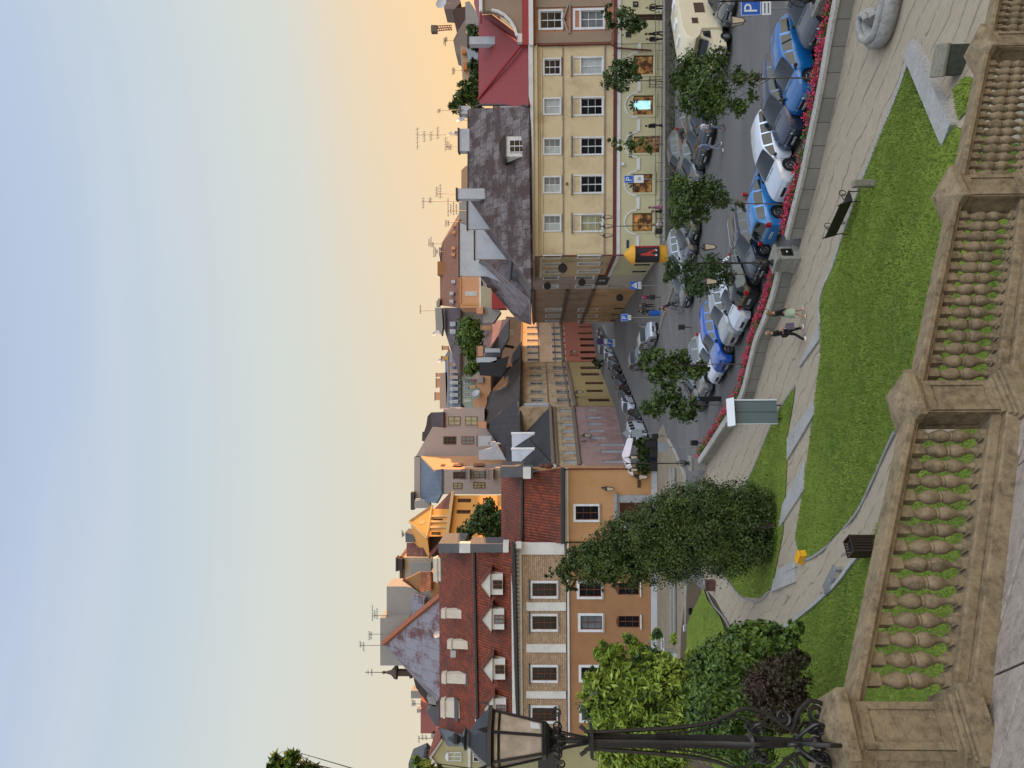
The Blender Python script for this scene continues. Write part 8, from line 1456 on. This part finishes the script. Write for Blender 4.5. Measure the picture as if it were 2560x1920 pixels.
# ======================= people =======================
SKIN=M('skin','#a3755c',.6,.08,8); SKIN2=M('skin_tan','#8f6048',.6,.08,8)
def cloth(n,c): return M('cloth_'+n,c,.85,.15,9,bmp=.2)
def skinmesh(name,verts,edges,radii,mat,parent,sub=1,root=0):
    me=bpy.data.meshes.new(name); me.from_pydata(verts,edges,[]); me.update(); o=bpy.data.objects.new(name,me); COL.objects.link(o); o.parent=parent
    sk=o.modifiers.new('skin','SKIN'); lay=me.skin_vertices[0] if me.skin_vertices else None
    if lay is None:
        bm=bmesh.new(); bm.from_mesh(me); bm.verts.layers.skin.verify(); bm.to_mesh(me); bm.free(); lay=me.skin_vertices[0]
    for i,r_ in enumerate(radii): 
        r_=r_ if isinstance(r_,tuple) else (r_,r_); lay.data[i].radius=r_; lay.data[i].use_root=(i==root)
    sk.use_smooth_shade=True; ss=o.modifiers.new('sub','SUBSURF'); ss.levels=sub; ss.render_levels=sub; me.materials.append(mat); return o
def person(label,loc,face,h=1.72,top='#1d1f24',legs='#15161a',hair='#3b281c',shoes='#d0d0d0',pose='stand',skirt=None,bare_legs=False,female=False,arms=None,step=.18,bag=None,skin=SKIN,short=False,group=None,hands=True,lean=0):
    """face: heading angle in radians (direction the person looks, world XY)"""
    t=thing('person',label,'person',loc,face-math.pi/2,group=group); s=h/1.72; V=lambda x,y,z:(x*s,(y+lean*max(0,z-.9))*s,z*s)
    sh=.185 if not female else .165; hp=.095; st=step
    arms=arms or [((-.27,.02,1.12),(-.25,.12,.88)),((.27,-.02,1.12),(.26,.04,.86))]
    bw=.9 if female else 1.0
    # body: pelvis root
    v=[V(0,0,.93),V(0,.0,1.10),V(0,.01,1.28),V(0,0,1.42),V(0,.01,1.50),V(0,.015,1.56),
       V(-hp,0,.90),V(-hp,st*.5+.03,.50),V(-hp,st*.9-.02,.09),V(-hp,st*.9+.12,.04),
       V(hp,0,.90),V(hp,-st*.3+.03,.50),V(hp,-st*1.0,.11),V(hp,-st*1.0+.12,.05),
       V(-sh,0,1.40),V(*arms[0][0]),V(*arms[0][1]),V(sh,0,1.40),V(*arms[1][0]),V(*arms[1][1])]
    e=[(0,1),(1,2),(2,3),(3,4),(4,5),(0,6),(6,7),(7,8),(8,9),(0,10),(10,11),(11,12),(12,13),(3,14),(14,15),(15,16),(3,17),(17,18),(18,19)]
    r_=[(.13*bw,.10),(.115*bw,.09),(.135*bw,.10),(.10,.075),.052,.05,.085,.055,.04,.032,.085,.055,.04,.032,.05,.038,.03,.05,.038,.03]; r_=[tuple(q*s for q in a) if isinstance(a,tuple) else a*s for a in r_]
    body=skinmesh('body',v,e,r_,skin,t,1)
    # head with face
    mb=MB(); hz=1.635; mb.ball(V(0,.02,hz),.105*s,12,10,(.80,.95,1.15)); mb.ball(V(0,.045,hz-.07),.06*s,8,6,(.85,.9,.8)); mb.prism([V(-.014,.112,hz-.02),V(.014,.112,hz-.02),V(0,.105,hz+.03)],Vector(V(0,.026,-.01))-Vector((0,0,0)))
    for sx in (-1,1): mb.ball(V(sx*.085,.01,hz-.01),.025*s,6,4,(.4,.7,1.1))
    hd=mkobj('head',mb,skin,t,smooth=70); hd.data.name='head'
    mb=MB()
    for sx in (-1,1): mb.ball(V(sx*.033,.110,hz+.005),.011*s,6,4)
    mb.box(V(0,.112,hz-.062),(.04*s,.012*s,.008*s)); mkobj('eyes_and_mouth',mb,BLK,hd)
    mb=MB(); mb.ball(V(0,.0,hz+.03),.112*s,12,8,(.86,.98,1.02)); 
    if female: mb.ball(V(0,-.05,hz-.06),.10*s,8,6,(.85,.6,1.35))
    mkobj('hair',mb,M('hair_'+hair,hair,.7,.2,10),hd,smooth=70); hd.location.z=0
    # hands with five fingers
    for (el,wr_),sx in zip(arms,(-1,1)):
        w_=Vector(V(*wr_)); d=(w_-Vector(V(*el))).normalized(); sd=d.cross(Vector((0,1,0))); sd=sd.normalized() if sd.length>.1 else Vector((1,0,0)); up=sd.cross(d).normalized(); vv=[w_,w_+d*.05*s]; ee=[(0,1)]; rr=[.026*s,.030*s]
        for k in range(4): b=len(vv); o_=up*(-.027+.018*k)*s; L_=(.055,.065,.06,.048)[k]*s; vv+=[w_+d*.085*s+o_,w_+d*(.085*s+L_*.6)+o_+sd*.008*sx,w_+d*(.085*s+L_)+o_+sd*.02*sx]; ee+=[(1,b),(b,b+1),(b+1,b+2)]; rr+=[.0095*s,.009*s,.008*s]
        b=len(vv); vv+=[w_+d*.04*s+up*.035*s,w_+d*.075*s+up*.055*s]; ee+=[(1,b),(b,b+1)]; rr+=[.011*s,.009*s]; skinmesh('hand',vv,ee,rr,skin,t,1)
    tc=cloth(top,top); lc=cloth(legs,legs)
    # upper garment
    k=1.13; el0,el1=Vector(v[15]),Vector(v[18]); w0,w1=Vector(v[16]),Vector(v[19]); f=.35 if short else .98
    if short: a0,a1=Vector(v[14]).lerp(el0,.75),Vector(v[17]).lerp(el1,.75); vt=[v[0],v[1],v[2],v[3],v[14],tuple(a0),v[17],tuple(a1),V(0,0,.86)]; et=[(0,1),(1,2),(2,3),(3,4),(4,5),(3,6),(6,7),(0,8)]; rt=[(.15*bw,.115),(.135*bw,.11),(.155*bw,.12),(.115,.09),.068,.062,.068,.062,(.155,.118)]
    else: vt=[v[0],v[1],v[2],v[3],v[14],v[15],tuple(el0.lerp(w0,.9)),v[17],v[18],tuple(el1.lerp(w1,.9)),V(0,0,.84)]; et=[(0,1),(1,2),(2,3),(3,4),(4,5),(5,6),(3,7),(7,8),(8,9),(0,10)]; rt=[(.15*bw,.115),(.135*bw,.11),(.158*bw,.122),(.118,.09),.068,.054,.044,.068,.054,.044,(.158,.12)]
    rt=[tuple(q*s for q in a) if isinstance(a,tuple) else a*s for a in rt]; skinmesh('top',vt,et,rt,tc,t,1)
    if skirt:
        mb=MB(); sk=cloth(skirt,skirt); mb.lathe([(.15*s,0),(.18*s,-.12*s),(.215*s,-.3*s),(.235*s,-.46*s)],14,V(0,0,1.0),cap=False); mkobj('skirt',mb,sk,t,smooth=70)
    if not bare_legs:
        vl=[v[0],v[6],v[7],tuple(Vector(v[8])+Vector((0,0,.02))),v[10],v[11],tuple(Vector(v[12])+Vector((0,0,.02)))]; el_=[(0,1),(1,2),(2,3),(0,4),(4,5),(5,6)]; rl=[(.15*bw,.12),.10,.075,.06,.10,.075,.06]; rl=[tuple(q*s for q in a) if isinstance(a,tuple) else a*s for a in rl]; skinmesh('trousers',vl,el_,rl,lc,t,1)
    for i in (8,12):
        a=Vector(v[i]); mb=MB(); mb.ball((a.x,a.y+.05*s,max(.045,a.z-.045)*1.0),.05*s,8,5,(.95,2.5,.85)); mkobj('shoe',mb,cloth('shoe'+shoes,shoes),t,smooth=70)
    if bag:
        mb=MB(); w_=Vector(v[19]); mb.hexa([w_+Vector((-.05,-.16,-.42)),w_+Vector((.06,-.16,-.42)),w_+Vector((.06,.16,-.42)),w_+Vector((-.05,.16,-.42))],[w_+Vector((-.03,-.13,-.06)),w_+Vector((.03,-.13,-.06)),w_+Vector((.03,.13,-.06)),w_+Vector((-.03,.13,-.06))]); mb.tube([w_+Vector((0,-.1,-.08)),w_+Vector((0,0,.02)),w_+Vector((0,.1,-.08))],.012,5); b_=mkobj('carried_item',mb,cloth(bag,bag),None); wm=t.matrix_basis; b_.matrix_basis=wm; b_.name='bag'; tag(b_,'bag or jacket carried by the '+' '.join(label.split(' with ')[0].split()[:8]),'bag')
    return t
# the two walkers on the walkway; they walk away from the lawn, to the right of view
person('woman in pale green skirt and black cardigan raising one hand, on the walkway',GT(2014,783),R(20),1.68,top='#16171a',skirt='#97a58f',bare_legs=True,female=True,hair='#6b4a2c',shoes='#b8a890',arms=[((-.30,.14,1.40),(-.16,.26,1.66)),((.25,.04,1.12),(.20,.16,.92))],step=.26)
person('man in black clothes and pale trainers with a purple jacket, on the walkway',GT(2014,833),R(15),1.74,top='#17181b',legs='#121316',hair='#7d6a58',shoes='#d8dadc',short=True,step=.34,bag='#544a5c',arms=[((-.28,-.02,1.12),(-.26,.10,.88)),((.27,.06,1.14),(.25,.24,.98))])
person('man in white shirt and grey jeans walking past the navy car',G(1812,316),R(195),1.8,top='#b9c2d2',legs='#5d6570',hair='#2a1d16',shoes='#3a2c24',short=True,step=.2,arms=[((-.29,.08,1.12),(-.16,.22,1.08)),((.29,.06,1.12),(.16,.24,1.05))])
person('man in grey blue shirt and jeans in profile between the cars and the open asphalt',G(1808,366),R(190),1.78,top='#66718a',legs='#6b7486',hair='#3a2a20',shoes='#c9ccd0',step=.3)
person('man in dark coat standing at the doorway with white papers in hand',G(1664,18),R(250),1.75,top='#14151a',legs='#121214',hair='#241b16',shoes='#222222',bag='#c9cbd0')
person('shorter dark-clothed person closest to the grey stain beside the red downpipe',G(1662,97),R(200),1.68,top='#1b1f2a',legs='#17181c',hair='#3a2a22',shoes='#202020')
person('taller dark-clothed person left of the door beside the shorter companion',G(1662,84),R(330),1.78,top='#17191f',legs='#141417',hair='#2a221d',shoes='#202020')
person('person in black jacket walking between the second and third shop windows',G(1660,314),R(20),1.72,top='#15171b',legs='#191b20',hair='#2d211a',shoes='#333333',step=.25)
person('woman in pink flowered dress before the yellow building',G(1668,518),R(185),1.68,top='#93647f',skirt='#8f5c78',bare_legs=True,female=True,hair='#6a4f3a',shoes='#5a4a40',skin=SKIN2)
person('person in black carrying a bag just behind the woman in pink',G(1676,528),R(185),1.66,top='#131317',legs='#131317',female=True,hair='#19130f',shoes='#202020')
person('man in white shirt and dark trousers beside the three lantern lamp',G(1684,561),R(180),1.78,top='#b5bcc8',legs='#20242c',hair='#5a4636',shoes='#202020',short=True)
person('child in bright pink top on the right pavement',G(1636,743),R(250),1.4,top='#a82470',legs='#1a1a20',female=True,hair='#3a281c',shoes='#b0b0b0',step=.2)
person('woman in dark olive jacket and shorts walking near the child in pink',G(1637,764),R(270),1.66,top='#2b302b',legs='#15151a',female=True,hair='#3b2b22',shoes='#8a7a6a',step=.25)
person('man in dark clothes beside the blue bin on the right pavement',G(1640,778),R(90),1.75,top='#1a1c22',legs='#16171b',hair='#201814',shoes='#202020')
# cyclist
g=G(1708,760); cy=person('cyclist in dark red shirt leaning over a bicycle behind the navy sedan',g+Vector((0,0,.28)),R(200),1.7,top='#3a2a3a',legs='#2a2a32',hair='#20202a',shoes='#202020',short=True,lean=.55,arms=[((-.22,.45,1.15),(-.2,.62,.98)),((.22,.45,1.15),(.2,.62,.98))],step=.3)
t=thing('bicycle','black bicycle ridden by the cyclist behind the navy sedan','bicycle',g,R(200)-math.pi/2); 
for y in (-.52,.55):
    mb=MB(); pr=[(.33,-.02),(.35,0),(.33,.02),(.31,0),(.33,-.02)]; mb.lathe(pr,20,cap=False); 
    for k in range(8): a=k*.785; mb.tube([(0,0,0),(math.cos(a)*.32,math.sin(a)*.32,0)],.005,3)
    o=mkobj('wheel',mb,BLK,t); o.location=(0,y,.35); o.rotation_euler=(0,R(90),0)
mb=MB(); 
for a,b in (((0,-.52,.35),(0,-.15,.82)),((0,-.52,.35),(0,.0,.33)),((0,.0,.33),(0,-.15,.85)),((0,0,.33),(0,.42,.80)),((0,-.15,.82),(0,.42,.85)),((0,.42,.98),(0,.55,.35))): mb.tube([a,b],.018,5)
mkobj('frame',mb,BLK,t); mb=MB(); mb.tube([(-.28,.40,1.0),(0,.45,1.0),(.28,.40,1.0)],.015,5); mkobj('handlebar',mb,BLK,t); mb=MB(); mb.box((0,-.17,.9),(.12,.24,.05)); mkobj('saddle',mb,BLK,t)
